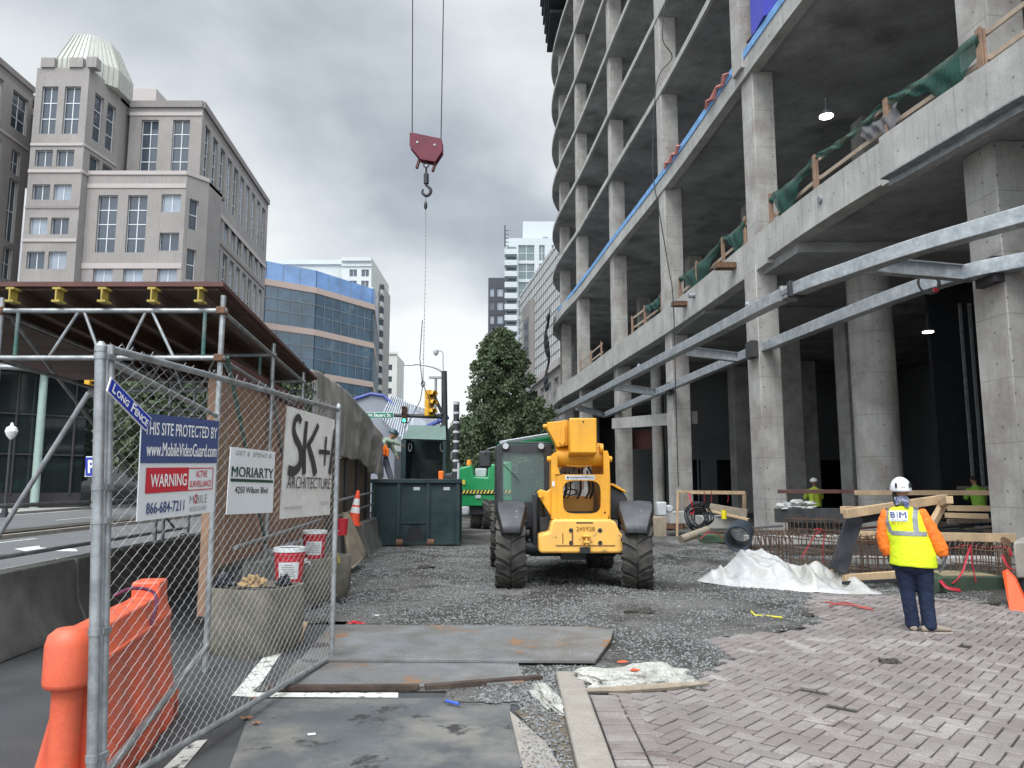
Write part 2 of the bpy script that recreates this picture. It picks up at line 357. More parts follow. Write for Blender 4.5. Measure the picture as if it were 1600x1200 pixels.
# paint on the near asphalt
for q in ([(398, 1084), (622, 1084), (622, 1092), (394, 1091)], [(362, 1089), (394, 1091), (442, 1018), (418, 1020)], [(252, 1206), (284, 1206), (324, 1158), (300, 1160)], [(100, 1305), (150, 1305), (200, 1262), (160, 1262)]):
    mb.add([V((*G(*p_)[:2], .010)) for p_ in q], [(0, 1, 2, 3)])
mb.build('road_marking', m_paint, kind='structure', origin=(0, 0, 0), smooth=0)
sheet('asphalt_patch', [G(398, 1093)[:2], (-1.02, 2.0), (.36, 2.0), (.36, 4.6), (.06, 4.75), (-.02, 5.85), (.0, 6.25)], .005, m_asphl)

# crushed stone yard: uneven grid
PAVE = [(.6, 2), (.6, 6.3), (1.5, 6.45), (1.75, 7.0), (2.05, 7.6), (2.12, 8.5), (2.9, 8.8), (3.7, 9.3), (3.9, 10.5), (4.6, 12.0), (5.4, 11.9), (6.29, 11.4), (6.6, 10.65), (6.8, 9.5), (9.5, 8.6), (9.5, 2)]
PLATES = [(-2.2, 1.3, 6.3, 9.15)]
def yard_h(x, y):
    h = .022 + .035 * noise.noise(V((x * .55, y * .55, 1))) + .022 * noise.noise(V((x * 2.1, y * 2.1, 5))) + .012 * noise.noise(V((x * 6, y * 6, 9)))
    rut = math.exp(-((x - .0) / .28) ** 2) + math.exp(-((x - 2.0) / .3) ** 2)
    if y > 9: h -= .02 * rut
    f = 1.0
    if y < 9.3: f = min(f, max(0, (y - 9.0) / .4)) if x < 1.4 else min(f, max(0.15, (y - 6.4) / 3.2))
    if x > 3.5 and y > 12: h += .06 * min(1, (y - 12) / 5) * (noise.noise(V((x, y, 2))) + .5)
    if y < 13.5 and x > .3: f *= 1 - .24 * sum(inpoly(x + a, y + b, PAVE) for a, b in ((.35, 0), (-.35, 0), (0, -.35), (.25, -.25)))
    return max(.012, .012 + h * f)
mb = MB()
xs = [-3.9 + i * .13 for i in range(107)]; ys = [5.9]
while ys[-1] < 62: ys.append(ys[-1] + .10 + max(0, ys[-1] - 12) * .012)
nx = len(xs); idx = {}
for j, y in enumerate(ys):
    for i, x in enumerate(xs): mb.v.append(V((x, y, yard_h(x, y))))
def yard_ok(x, y):
    wob = .10 * noise.noise(V((x * 3, y * 3, 0)))
    if inpoly(x + wob, y + wob, PAVE): return False
    if y < 6.42 + .10 * noise.noise(V((x * 2.5, 0, 3))) and x < -.5: return False
    if x < .36 and x > -.5 and y < 6.1 + wob: return False
    if x > .6 and y < 6.35: return False
    if y < 9.4 + wob and x < -2.0 + wob: return False
    return x > -3.75 - (y - 9) * .02
for j in range(len(ys) - 1):
    for i in range(nx - 1):
        if yard_ok((xs[i] + xs[i + 1]) / 2, (ys[j] + ys[j + 1]) / 2):
            a = j * nx + i; mb.f.append([a, a + 1, a + 1 + nx, a + nx]); mb.m.append(0)
mb.build('yard_ground', m_dirt, kind='structure', origin=(0, 0, 0), smooth=80)
sheet('yard_base', [(-3.7, 9.5), (-1.95, 9.5), (-1.95, 6.4), (-.5, 6.4), (-.4, 6.05), (9.4, 6.05), (9.4, 60), (-4.4, 60)], .006, m_dirt)

# loose dirt strip between gutter and kerb
mb = MB(); mb.add([V((x, y, .012)) for x, y in ((.02, 5.86), (.37, 6.2), (.37, 4.0), (.25, 4.0), (.27, 5.0))], [(0, 4, 3, 2, 1)])
m_mud = M('brown_mud', (.13, .105, .075), .9, var=.3, scale=5, bump=.6)
mb.build('gutter_mud', m_mud, kind='structure', origin=(0, 0, 0), smooth=0)
mb = MB(); mb.prism([(-.02, 5.86), (.06, 4.75), (.13, 3.2), (.31, 3.2), (.28, 4.75), (.22, 5.15)], .0, .02)
mb.build('concrete_gutter', m_kerb, kind='structure', origin=(0, 0, 0), bevel=.006)
# loose stones (thousands: stuff)
def stones(n, region, zf, smin, smax, rnd):
    mb = MB(); k = 0
    while k < n:
        x, y = region(rnd)
        if x is None: continue
        s = rnd.uniform(smin, smax) * (1 + .03 * max(0, y - 8)); z = zf(x, y) + s * .25
        a = rnd.uniform(0, 6.28); c_, s_ = math.cos(a), math.sin(a)
        vs = []
        for (dx, dy, dz) in ((1, 0, 0), (0, 1, 0), (-1, 0, 0), (0, -1, 0), (0, 0, .8), (0, 0, -.6)):
            r = s * rnd.uniform(.6, 1.1); dx, dy, dz = dx * r, dy * r * .8, dz * r
            vs.append((x + dx * c_ - dy * s_, y + dx * s_ + dy * c_, z + dz))
        mb.add(vs, [(0, 1, 4), (1, 2, 4), (2, 3, 4), (3, 0, 4), (1, 0, 5), (2, 1, 5), (3, 2, 5), (0, 3, 5)]); k += 1
    return mb
rs = random.Random(5)
def reg(r):
    y = 6.0 + 14 * r.random() ** 1.5; x = r.uniform(-3.7, 7.5)
    if abs(x) > y * .68: return None, None
    if not yard_ok(x, y): return None, None
    if x < 1.1 and 6.35 < y < 9.1 and r.random() < (.985 if x < .1 else .93) and not (x > -.3 and y < 7.25): return None, None
    if x < -.3 and y < 7.3 and r.random() > .1: return None, None
    # bare trodden patches
    if noise.noise(V((x * .9, y * .9, 7))) < -.12 and r.random() < .75: return None, None
    return x, y
stones(46000, reg, lambda x, y: (yard_h(x, y) if not (x < 1.1 and 7.3 < y < 9.05) else .05), .009, .022, rs).build('gravel', m_stone, kind='stuff', smooth=0, label='loose crushed grey stone scattered over the yard', origin=(0, 0, 0))
def reg2(r):
    y = r.uniform(4.6, 6.9); x = r.gauss(.2, .12)
    if x < .05 or x > .36: return None, None
    return x, y
stones(1500, reg2, lambda x, y: .014, .008, .018, rs).build('gutter_gravel', m_stone, kind='stuff', smooth=0, label='loose grey stones lying beside the kerb', origin=(0, 0, 0))

# pavers, laid herringbone
sheet('paver_bed', [(p[0], p[1]) for p in PAVE], .0105, m_mort)
mb = MB(); W = .108; ang = R(48); ca, sa = math.cos(ang), math.sin(ang); rb = random.Random(3)
def brick(cx, cy, lx, ly, a, z=.03, up=0):
    ca2, sa2 = math.cos(a), math.sin(a); t = [rb.uniform(-.0025, .0025) for _ in range(4)]; dz = rb.uniform(-.004, .003); vs = []
    ja = rb.uniform(-.012, .012); ca2, sa2 = math.cos(a + ja), math.sin(a + ja)
    for zz, ins in ((0.0, 0), (z - .005, 0), (z, .006)):
        for q, (sx, sy) in enumerate(((-1, -1), (1, -1), (1, 1), (-1, 1))):
            px, py = sx * (lx / 2 - .0065 - ins), sy * (ly / 2 - .0065 - ins)
            vs.append((cx + px * ca2 - py * sa2, cy + px * sa2 + py * ca2, zz + (dz + t[q] if zz else 0)))
    mb.add(vs, [(0, 1, 5, 4), (1, 2, 6, 5), (2, 3, 7, 6), (3, 0, 4, 7), (4, 5, 9, 8), (5, 6, 10, 9), (6, 7, 11, 10), (7, 4, 8, 11), (8, 9, 10, 11)])
for i in range(-120, 140):
    for j in range(-120, 140):
        k = (i - j) % 4
        if k == 0: lx, ly, u, v = 2, 1, i + 1, j + .5
        elif k == 3: lx, ly, u, v = 1, 2, i + .5, j + 1
        else: continue
        x = 4 + (u * ca - v * sa) * W; y = 7 + (u * sa + v * ca) * W
        if x < .84 or x > 9.4 or y < 2.8: continue
        if not inpoly(x, y, PAVE): continue
        if rb.random() < .004: continue
        brick(x, y, lx * W, ly * W, ang)
y = 2.8
while y < 6.2: brick(.705, y, .21, W, 0, .040); brick(.865, y + .02, W, W * .98, 0, .040); y += W
mb.build('brick_paving', m_brick, kind='structure', origin=(0, 0, 0), smooth=0)
# a few pavers lifted out at the torn edge
# kerb stones
def kerb(y0, y1, lab):
    mb = MB(); mb.b2((.375, y0 + .004, -.02), (.59, y1 - .004, .06)); o = mb.build('kerb_stone', m_kerb, bevel=.018, kind='structure')
for y0, y1 in ((6.27, 6.88), (4.3, 6.26), (2.3, 4.29)): kerb(y0, y1, '')

# steel road plates
mb = MB(); mb.prism([(-2.08, 9.05), (.2, 9.0), (.85, 8.92), (1.12, 8.75), (1.02, 8.2), (.76, 7.26), (-1.94, 7.33)], .034, .062)
pl1 = mb.build('steel_plate', m_steelp, label='large grey steel road plate with orange rust, nearer the yellow machine', cat='steel plate', bevel=.003)
mb = MB(); mb.prism([(-2.0, 7.45), (.05, 7.42), (.1, 6.62), (-.7, 6.5), (-1.93, 6.46)], .013, .032)
mb.build('steel_plate', m_steelp, label='dirtier steel road plate beside the white paint line, half covered with gravel', cat='steel plate', bevel=.003)
mb = MB()
for a, b in (((-1.95, 6.43), (-.75, 6.44)), ((-.7, 6.46), (.25, 6.75))): mb.bar((*a, .03), (*b, .035), .07, .035)
mb.build('timber_edge_strip', M('dark_wet_timber', (.06, .042, .034), .85, var=.4, scale=6, bump=.5), label='dark splintered timber strip along the front edge of the dirty steel plate', cat='timber', smooth=0)
mb = MB(); mb.lathe([(.11, 0), (.11, .004), (.10, .006)], c=(-1.92, 7.92, .062), n=20)
mb.build('manhole_stain_disc', m_ink, label='small dark round cover on the large steel plate by the fence post', cat='cover')

# broken concrete lump by the kerb
def lump(name, c, dims, seed, mat, label, cat, rough=.25, sub=3, flatb=True):
    bm = bmesh.new(); bmesh.ops.create_icosphere(bm, subdivisions=sub, radius=1)
    for v in bm.verts:
        n = noise.noise(v.co * 1.3 + V((seed, 0, 0))) * rough * 1.6 + noise.noise(v.co * 3.1 + V((0, seed, 0))) * rough * .8 + noise.noise(v.co * 8 + V((0, 0, seed))) * rough * .3
        v.co *= 1 + n; v.co = V((v.co.x * dims[0], v.co.y * dims[1], max(v.co.z, -.15) * dims[2]))
    me = bpy.data.meshes.new(name); bm.to_mesh(me); bm.free(); me.materials.append(mat); me.polygons.foreach_set('use_smooth', [True] * len(me.polygons))
    me.set_sharp_from_angle(angle=R(28))
    o = bpy.data.objects.new(name, me); col.objects.link(o); o.location = c; ORG[o.name] = V(c); return tag(o, label, cat)
lk = lump('concrete_lump', (1.05, 6.62, .03), (.52, .24, .13), 3, m_rubble, 'pale broken concrete slab lump lying at the head of the kerb', 'rubble', .22, 5)
for q in ((.62, 6.68, .07), (.93, 6.72, .17), (1.0, 6.5, .155), (1.3, 6.78, .12)):
    lump('paint_flake', q, (.04, .025, .008), q[0] * 9, m_cone, None, None, .3, 2).parent = None
for o in [o for o in bpy.data.objects if o.name.startswith('paint_flake')]:
    w = o.location.copy(); o.parent = lk; o.location = w - lk.location; ORG[o.name] = ORG[lk.name]
mb = MB(); mb.tube([(.58, 6.33, .035), (.9, 6.3, .05), (1.25, 6.36, .06), (1.6, 6.5, .05)], [.02, .03, .03, .012], 7)
mb.build('timber_offcut', m_woodg, label='split grey timber lying against the pale broken concrete lump', cat='timber')
lump('broken_kerb_chunk', (.26, 6.15, .03), (.07, .34, .06), 8, m_rubble, 'brown broken kerb chunk in the gravel left of the kerb', 'rubble', .35, 4).rotation_euler = (0, 0, R(12))
# ------------------------------------------------------------------ concrete frame building on the right
EDGE = cr([(10.6, 2), (9.75, 7), (9.0, 12.5), (8.36, 16.2), (7.93, 19.1), (7.55, 23.1), (6.84, 32.1), (5.75, 42), (4.72, 52), (3.9, 58.3), (3.52, 63.2), (3.75, 67), (4.9, 71), (7, 74)], 5)
EDGE = [(q.x, q.y) for q in [V((a[0], a[1], 0)) for a in EDGE]]
bld = thing('concrete_building', 'unfinished grey concrete frame building with open floors rising on the right', 'building', (9, 24, 0))
def edge_at(y):
    for (x1, y1), (x2, y2) in zip(EDGE, EDGE[1:]):
        if y1 <= y <= y2: return x1 + (x2 - x1) * (y - y1) / (y2 - y1)
    return EDGE[-1][0]
def slab(z0, z1, ext=0., wob=0., seed=0, y0=2):
    pts = []
    for x, y in EDGE:
        if y < y0 - .01: continue
        w = ext + wob * math.sin(y * .42 + seed) * min(1, y / 30) if wob else ext
        pts.append((x + w, y))
    poly = pts + [(26, 74), (26, y0)]
    mb = MB(); mb.prism(poly, z0, z1); return mb
LV = [(8.35, 8.75), (14.75, 15.0), (19.35, 19.6), (23.15, 23.4), (27.1, 27.35), (31.0, 31.25), (34.9, 35.15), (38.8, 39.05), (42.7, 42.95), (46.6, 46.85), (50.5, 50.75)]
for i, (z0, z1) in enumerate(LV):
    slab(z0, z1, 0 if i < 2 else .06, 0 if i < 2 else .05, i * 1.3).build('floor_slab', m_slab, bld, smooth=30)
# deep edge beams of the second and third floors (slightly proud), with step-downs in depth
def fascia(y0, y1, z0, z1, th, out, mat, name='edge_beam', nm=None):
    mb = MB(); ys = [y for x, y in EDGE if y0 < y < y1]; ys = [y0] + ys + [y1]; rings = []
    for y in ys:
        x = edge_at(y) - out
        rings.append([(x, y, z0), (x + th, y, z0), (x + th, y, z1), (x, y, z1)])
    mb.loft(rings); return mb.build(name, mat, bld, fixn=True)
fascia(2.2, 16.5, 8.28, 9.42, .45, .02, m_conc); fascia(16.51, 22.2, 8.33, 9.3, .45, .02, m_conc); fascia(22.21, 67, 8.2, 9.3, .45, .02, m_conc)
fascia(2.2, 67, 14.68, 15.5, .35, .03, m_conc)
# thin edge strips of the upper slabs, their highlight put in as paler concrete
for z0, z1 in LV[2:]: fascia(2.2, 70, z0 - .02, z1 + .02, .12, .0, m_conc)
# soffit downstand between the bays
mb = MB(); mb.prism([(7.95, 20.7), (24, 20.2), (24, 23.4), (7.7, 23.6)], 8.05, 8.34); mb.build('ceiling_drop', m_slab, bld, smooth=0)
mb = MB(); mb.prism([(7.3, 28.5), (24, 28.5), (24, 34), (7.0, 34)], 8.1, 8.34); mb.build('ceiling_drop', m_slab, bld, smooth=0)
# columns (near corner positions), each storey a part
sa_ = -.09
def colm(x, y, z0, z1, wx=.8, wy=.9, mat=None, skew=-.09):
    mb = MB(); mb.prism([(x, y), (x + wx, y + wx * .09), (x + wx + skew * wy, y + wy + wx * .09), (x + skew * wy, y + wy)], z0, z1)
    return mb.build('column', mat or m_concc, bld, bevel=.02, seg=1)
NC = [(9.42, 14.3), (7.5, 23.0), (6.9, 32.8), (5.95, 42.9), (4.83, 53.0), (4.22, 62.0)]
tops = [0.0] + [z1 for z0, z1 in LV]
for ci, (x, y) in enumerate(NC):
    for li in range(len(LV)):
        z0 = tops[li] if li else -.3; z1 = LV[li][0]
        if (z0 - 1.65) / y > .80: continue
        w = .68 if ci == 1 else .78
        dx = .0 if li == 0 else (.25 if ci == 1 else .1 if ci == 0 else -.12) if li == 1 else -.12
        colm(x + dx - (.1 if li == 1 and ci == 1 else 0), y + (.0 if li < 2 else .25), z0, z1, w, .9 if li < 2 else .75, m_concc)
colm(11.2, 4.6, -.3, 8.35); colm(10.7, 5.2, 8.75, 14.75)
# second row of columns deeper inside
for (x, y, w) in ((13.0, 29.5, 1.1), (11.7, 33, .9), (15.5, 41, .9), (12.5, 43, .9), (20, 30, .9)):
    colm(x, y, -.3, 8.3, w, .9, m_concc)
for (x, y) in ((12.5, 26), (11, 34.5), (10.2, 43), (9, 53), (14, 18)):
    for li in range(1, 4): colm(x, y, tops[li], LV[li][0], .8, .8, m_concc)
mb = MB(); mb.lathe([(.62, -.3), (.62, 8.34)], c=(10.75, 22.6, 0), n=32); mb.build('round_column', m_concc, bld)
mb = MB(); mb.lathe([(.3, -.3), (.3, 8.2)], c=(7.7, 40.6, 0), n=20); mb.build('round_column', m_concc, bld)
# core walls and far walls, closing the depth of the floors
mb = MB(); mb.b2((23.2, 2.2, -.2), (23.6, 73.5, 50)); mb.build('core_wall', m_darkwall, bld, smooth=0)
mb = MB()
def wall_openings(mb, y, x0, x1, z0, z1, ops, th=.3):
    xs_ = sorted({x0, x1} | {o[0] for o in ops} | {o[1] for o in ops}); zs_ = sorted({z0, z1} | {o[2] for o in ops} | {o[3] for o in ops})
    for a, b in zip(xs_, xs_[1:]):
        for c, d in zip(zs_, zs_[1:]):
            if any(o[0] <= (a + b) / 2 <= o[1] and o[2] <= (c + d) / 2 <= o[3] for o in ops): continue
            mb.b2((a, y, c), (b, y + th, d))
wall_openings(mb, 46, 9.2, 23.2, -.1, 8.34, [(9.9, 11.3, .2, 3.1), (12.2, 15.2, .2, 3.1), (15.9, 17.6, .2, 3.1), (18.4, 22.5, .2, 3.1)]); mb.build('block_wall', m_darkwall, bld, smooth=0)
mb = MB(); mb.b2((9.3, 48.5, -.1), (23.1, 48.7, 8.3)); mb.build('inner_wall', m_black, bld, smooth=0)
for x in (11.0, 13.7, 16.8, 19.6, 21): 
    mb = MB(); mb.b2((x, 45.8, .2), (x + .06, 45.9, 3.1)); mb.build('stud', m_pipe, bld, smooth=0)
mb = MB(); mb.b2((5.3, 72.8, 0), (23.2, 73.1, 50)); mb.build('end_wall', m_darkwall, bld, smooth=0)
mb = MB(); mb.b2((11.6, 1.9, 0), (23.2, 2.15, 50)); mb.build('near_light_block', m_darkwall, bld, smooth=0)  # unseen wall added at the near end to keep light out of the floors
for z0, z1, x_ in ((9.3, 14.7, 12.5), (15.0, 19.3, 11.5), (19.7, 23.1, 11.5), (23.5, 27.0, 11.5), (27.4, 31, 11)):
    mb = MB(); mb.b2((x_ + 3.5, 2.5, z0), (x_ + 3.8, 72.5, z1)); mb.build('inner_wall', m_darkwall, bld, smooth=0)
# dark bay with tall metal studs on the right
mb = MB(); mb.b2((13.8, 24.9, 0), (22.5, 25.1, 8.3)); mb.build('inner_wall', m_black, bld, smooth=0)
for k in range(9):
    x = 14.0 + k * .42 + (.12 if k % 3 == 0 else 0); mb = MB(); mb.b2((x * .995, 23.6, .3), (x * .995 + .07, 23.68, 7.3)); mb.build('stud', m_pipe, bld, smooth=0)
mb = MB(); mb.bar((13.5, 23.5, 1.55), (19, 23.5, 1.55), .05, .1); mb.build('guard_rail', m_woodg, bld)
# steel angle bolted under the second floor
mb = MB(); mb.bar((8.05, 15.9, 8.2), (8.75, 12.3, 8.2), .22, .03); mb.bar((8.16, 15.9, 8.12), (8.86, 12.3, 8.12), .03, .16); mb.build('steel_angle', m_pipe, bld)
for (x, y, w) in ((6.98, 30.0, .7), (7.3, 24.6, .7), (6.1, 38.6, .25)):
    mb = MB(); mb.b2((x - .55 * (w > .3), y, 8.75), (x + .1, y + .4, 8.93)); mb.build('embed_plate', m_rust if w > .3 else m_pipe, bld, smooth=0)
for q in (G(1300, 312, 8.9), G(1090, 462, 8.9)):
    mb = MB(); mb.tube([q + V((.35, 0, 0)), q + V((-.35, .0, 0))], .1, 12); mb.build('pipe_sleeve', m_pipe, bld)
    mb = MB(); mb.box(q + V((.22, .02, .02)), (.06, .3, .4)); mb.build('rust_plate', m_rust, bld)
# blue membrane strip and pink cloth lying on the third floor edge
mb = MB(); ys = [19.8, 21, 23, 26, 29, 32, 37, 43, 48, 54, 60]; rings = []
for y in ys:
    x = edge_at(y) - .03; rings.append([(x - .035, y, 15.3), (x + .05, y, 15.3), (x + .05, y, 15.56), (x - .035, y, 15.56)])
mb.loft(rings); mb.build('blue_membrane', M('blue_membrane', (.16, .34, .62), .6, var=.2), bld, label='pale blue membrane strip', fixn=True)
m_pink = M('pink_cloth', (.72, .28, .24), .7, var=.2)
for y0, y1 in ((24.4, 26.8), (30, 32.2)):
    pts = [V((edge_at(y0 + (y1 - y0) * t / 8) - .13, y0 + (y1 - y0) * t / 8, 15.45 + .12 * math.sin(t * 2.1))) for t in range(9)]
    mb = MB(); mb.tube(pts, [.03, .1, .07, .12, .06, .13, .08, .1, .03], 7, flat=.5)
    mb.build('draped_cloth', m_pink, label='pink cloth draped over the third floor edge, %s' % ('nearer the blue board' if y0 < 28 else 'farther from the blue board'), cat='cloth')
# blue sheathing board standing on the third floor
m_bboard = M('blue_sheathing', (.06, .07, .46), .6, var=.12, scale=1)
mb = MB(); mb.b2((7.55, 21.4, 15.6), (7.62, 22.6, 19.3)); mb.b2((7.62, 21.35, 15.6), (9.6, 21.4, 19.3)); 
bb = mb.build('sheathing_board', m_bboard, label='deep blue sheathing board standing on the third floor edge', cat='board', smooth=0)
mb = MB(); mb.bar((7.62, 22.9, 15.62), (8.3, 18.6, 15.62), .32, .03); mb.build('edge_plank', m_redwood, label='brown plywood plank on the third floor edge by the blue board', cat='plank')
# black dangling hose
mb = MB(); pts = cr([P(1040, 0, 27.5), P(1035, 60, 27.5), P(1050, 90, 28), P(1026, 130, 28), P(1020, 260, 28), P(1030, 330, 28), P(1045, 420, 28.5), P(1052, 470, 28.5), P(1056, 620, 29), P(1060, 760, 29.5)], 5)
mb.tube(pts, .02, 5); mb.build('hanging_cable', m_blackp, label='black cable hanging down the face of the concrete frame', cat='cable')
# black netting bulging at the far end
mb = MB(); rings = []
for k in range(14):
    z = 9.4 + k * .5; w = .25 * math.sin(k * .9) + .2; rings.append([(3.05 - w * .6 + .12 * math.sin(j + k), 61 + j * .9, z) for j in range(5)])
for k in range(13):
    for j in range(4): mb.add([rings[k][j], rings[k][j + 1], rings[k + 1][j + 1], rings[k + 1][j]], [(0, 1, 2, 3)])
m_dnet = M('dark_netting', (.03, .035, .04), .9, var=.3, bump=0)
o = mb.build('safety_netting', m_dnet, label='dark netting bulging from the far end of the third floor', cat='netting'); s_ = o.modifiers.new('s', 'SOLIDIFY'); s_.thickness = .02
mb = MB()
for k in range(7):
    mb.b2((3.2 - k * .12, 60 - k * 1.2, 41 + k * .9), (5.5, 66, 41.3 + k * .9))
mb.tube([(2.6, 58, 41), (2.6, 58, 48)], .06); mb.tube([(3.0, 62, 40), (2.2, 57, 47)], .06)
mb.build('outrigger_scaffold', m_dnet, label='dark netted scaffold overhanging the top far corner of the frame', cat='scaffold')

# timber guard rails on the second floor, one run per bay, with posts
m_lum2 = m_wood
def rail_run(ylist, label):
    t = thing('timber_guardrail', label, 'guardrail', (edge_at(ylist[0]), ylist[0], 9.3), group='timber guardrails along the second floor edge')
    for y in ylist:
        x = edge_at(y) + .10; mb = MB(); mb.b2((x - .06, y - .04, 9.0), (x - .02, y + .12, 10.27)); mb.b2((x - .015, y - .06, 9.3), (x + .03, y + .14, 10.22)); mb.build('post', m_woodr, t)
    for a, b in zip(ylist, ylist[1:]):
        for z in (9.62, 10.13):
            mb = MB(); mb.bar((edge_at(a) + .16, a - .1, z), (edge_at(b) + .16, b + .1, z + random.uniform(-.04, .04)), .04, .1); mb.build('rail', m_woodp, t)
rail_run([9.5, 13.6, 16.3, 19.3, 22.0], 'raw timber guardrail on the second floor nearest, right of the tall second column')
rail_run([24.0, 26.1, 29.0, 31.2], 'raw timber guardrail on the second floor between the second and third columns')
rail_run([33.8, 36.5, 38.8], 'raw timber guardrail on the second floor just beyond the third column')
rail_run([46, 49, 52.5], 'raw timber guardrail on the second floor at the far columns')
def netting(y0, y1, seed, label, z1=10.22, droop=.6, mat=None):
    mb = MB(); nx_, nz_ = 22, 10; g = []
    for i in range(nx_ + 1):
        y = y0 + (y1 - y0) * i / nx_; x = edge_at(y) + .08; t = i / nx_
        top = z1 - .12 * math.sin(math.pi * t); h = .15 + droop * (.6 + .4 * math.sin(t * 5 + seed)) * (math.sin(math.pi * min(1, t * 1.1)) * .8 + .25)
        g.append([(x + .028 * math.sin(j * .7 + i * 1.0 + seed) - .05 * math.sin(3.1 * j / nz_), y, top + .03 - h * j / nz_ - .05 * math.sin(i * 1.3 + seed) * j / nz_) for j in range(nz_ + 1)])
    for i in range(nx_):
        for j in range(nz_): mb.add([g[i][j], g[i + 1][j], g[i + 1][j + 1], g[i][j + 1]], [(0, 1, 2, 3)])
    return mb.build('debris_netting', mat or m_net, label=label, cat='netting', smooth=60)
netting(13.6, 16.2, 1, 'dark green netting sagging from the top rail at the nearest timber posts', droop=.8)
netting(16.4, 19.2, 2.5, 'narrow twisted green netting between the middle timber posts of the near bay', droop=.12)
netting(19.4, 22.0, 4, 'dark green netting hanging beside the tall second column', droop=.9)
netting(23.9, 26.0, .5, 'green netting bunched just past the tall second column', droop=.9)
netting(26.2, 31.2, 5, 'torn green netting by the third column', droop=.8)
netting(33.9, 36.4, 2, 'green netting far along just beyond the third column', droop=.9)
netting(15.9, 17.2, 2, 'grey mesh cloth hooked behind a timber post of the near bay', z1=10.0, droop=.9, mat=m_gnet)
# lamps hanging under the ceilings (lit)
m_lamp = EM('lamp_white', (1, .98, .9), 9)
def hilamp(c, r, label):
    t = thing('ceiling_lamp', label, 'lamp', c, group='round lit lamps under the ceilings of the frame')
    mb = MB(); mb.lathe([(r, -.03), (r, 0)], c=c, n=24); mb.build('lens', m_lamp, t)
    mb = MB(); mb.lathe([(r * .45, .0), (r * 1.1, .0), (r * 1.1, .04), (r * .6, .10), (r * .2, .16), (.015, .17), (.015, .5)], c=c, n=24); mb.build('housing', m_blackp, t)
hilamp(P(1291, 181, 19), .17, 'large round lit lamp under the third floor ceiling near the second column')
hilamp(P(1450, 518, 21), .14, 'round lit lamp under the ground floor ceiling behind the steel beams')

# ------------------------------------------------------------------ galvanised canopy beams
can = thing('canopy_frame', 'two long curved galvanised steel beams joined by cross beams in front of the columns', 'steel frame', (8, 14, 5.8))
def boxbeam(pts, w, h, name, mat=m_galv, par=can):
    pts = cr(pts, 5); mb = MB(); rings = []
    for i, p in enumerate(pts):
        d = (pts[min(i + 1, len(pts) - 1)] - pts[max(i - 1, 0)]).normalized(); n = V((d.y, -d.x, 0)).normalized()
        rings.append([p - n * w / 2 + V((0, 0, -h / 2)), p + n * w / 2 + V((0, 0, -h / 2)), p + n * w / 2 + V((0, 0, h / 2)), p - n * w / 2 + V((0, 0, h / 2))])
    mb.loft(rings); return mb.build(name, mat, par, bevel=.012, fixn=True)
OUT = [G(px, py, 5.8) for px, py in ((1600, 338), (1440, 384), (1330, 421), (1235, 457), (1100, 527), (1000, 579), (920, 621), (868, 648))]
INN = [G(px, py, 5.8) for px, py in ((1600, 408), (1520, 424), (1430, 451), (1310, 496), (1160, 557), (1030, 612), (945, 649))]
OUT.insert(0, OUT[0] + (OUT[0] - OUT[1]) * 1.2); INN.insert(0, INN[0] + (INN[0] - INN[1]) * 2.5)
boxbeam(OUT, .28, .27, 'beam'); boxbeam(INN, .28, .29, 'beam')
for a, b in (((1358, 414), (1518, 428)), ((1072, 549), (1158, 559)), ((960, 604), (1025, 613)), ((900, 636), (946, 649))):
    a, b = G(*a, 5.8), G(*b, 5.8); mb = MB(); mb.bar(a, b, .05, .26); mb.bar(a + V((0, 0, .14)), b + V((0, 0, .14)), .2, .02); mb.bar(a + V((0, 0, -.14)), b + V((0, 0, -.14)), .2, .02)
    mb.build('cross_beam', m_galv, can)
    mb = MB(); mb.box(b + V((.0, -.03, 0)), (.3, .05, .3)); mb.build('end_plate', m_rust, can)
q = G(1237, 456, 5.8)
for dy in (-.22, .2):
    mb = MB(); mb.box(q + V((.07 * -dy, dy, 0)), (.36, .12, .34), rz=.12); mb.build('clamp', m_blackp if dy < 0 else m_pipe, can, bevel=.01)
mb = MB(); mb.box(q + V((0, 0, 0)), (.34, .5, .1), rz=.12); mb.build('clamp_plate', m_pipe, can)
for (x, y) in ((9.36, 14.28), (7.42, 23.0), (6.85, 32.6)):
    mb = MB(); mb.box((x - .05, y + .3, 5.75), (.2, .6, .5)); mb.build('column_bracket', m_ink, can)
for px, py in ((1168, 478), (998, 574)):
    q = G(px, py, 6.1); mb = MB(); mb.box(q, (.03, .2, .28)); mb.lathe([(.05, -.02), (.05, .02)], c=q + V((-.03, 0, .05)), n=10, axis='X'); mb.build('lug_plate', m_galv, can)
# coil of wire rope hanging on the inner beam
t = thing('wire_coil', 'coil of steel wire rope tied with red tape on the inner galvanised beam', 'wire coil', G(1451, 442, 5.8))
c = P(1451, 442, G(1451, 442, 5.8).y - .55); mb = MB(); rc = random.Random(2)
for k in range(7):
    rr = .205 + rc.uniform(-.02, .02); ox, oz = rc.uniform(-.015, .015), rc.uniform(-.015, .015)
    mb.tube([c + V((ox + rr * math.cos(a * math.pi / 12), rc.uniform(-.01, .01), oz + rr * math.sin(a * math.pi / 12))) for a in range(25)], .009, 5, cap=False)
mb.build('rope_coil', M('dark_wire_rope', (.10, .10, .105), .5, metal=.3), t)
for dx, dz in ((0, .2), (.13, -.15)):
    mb = MB(); mb.box(c + V((dx, 0, dz)), (.09, .05, .08), rz=.3); mb.build('red_tie', m_red, t)
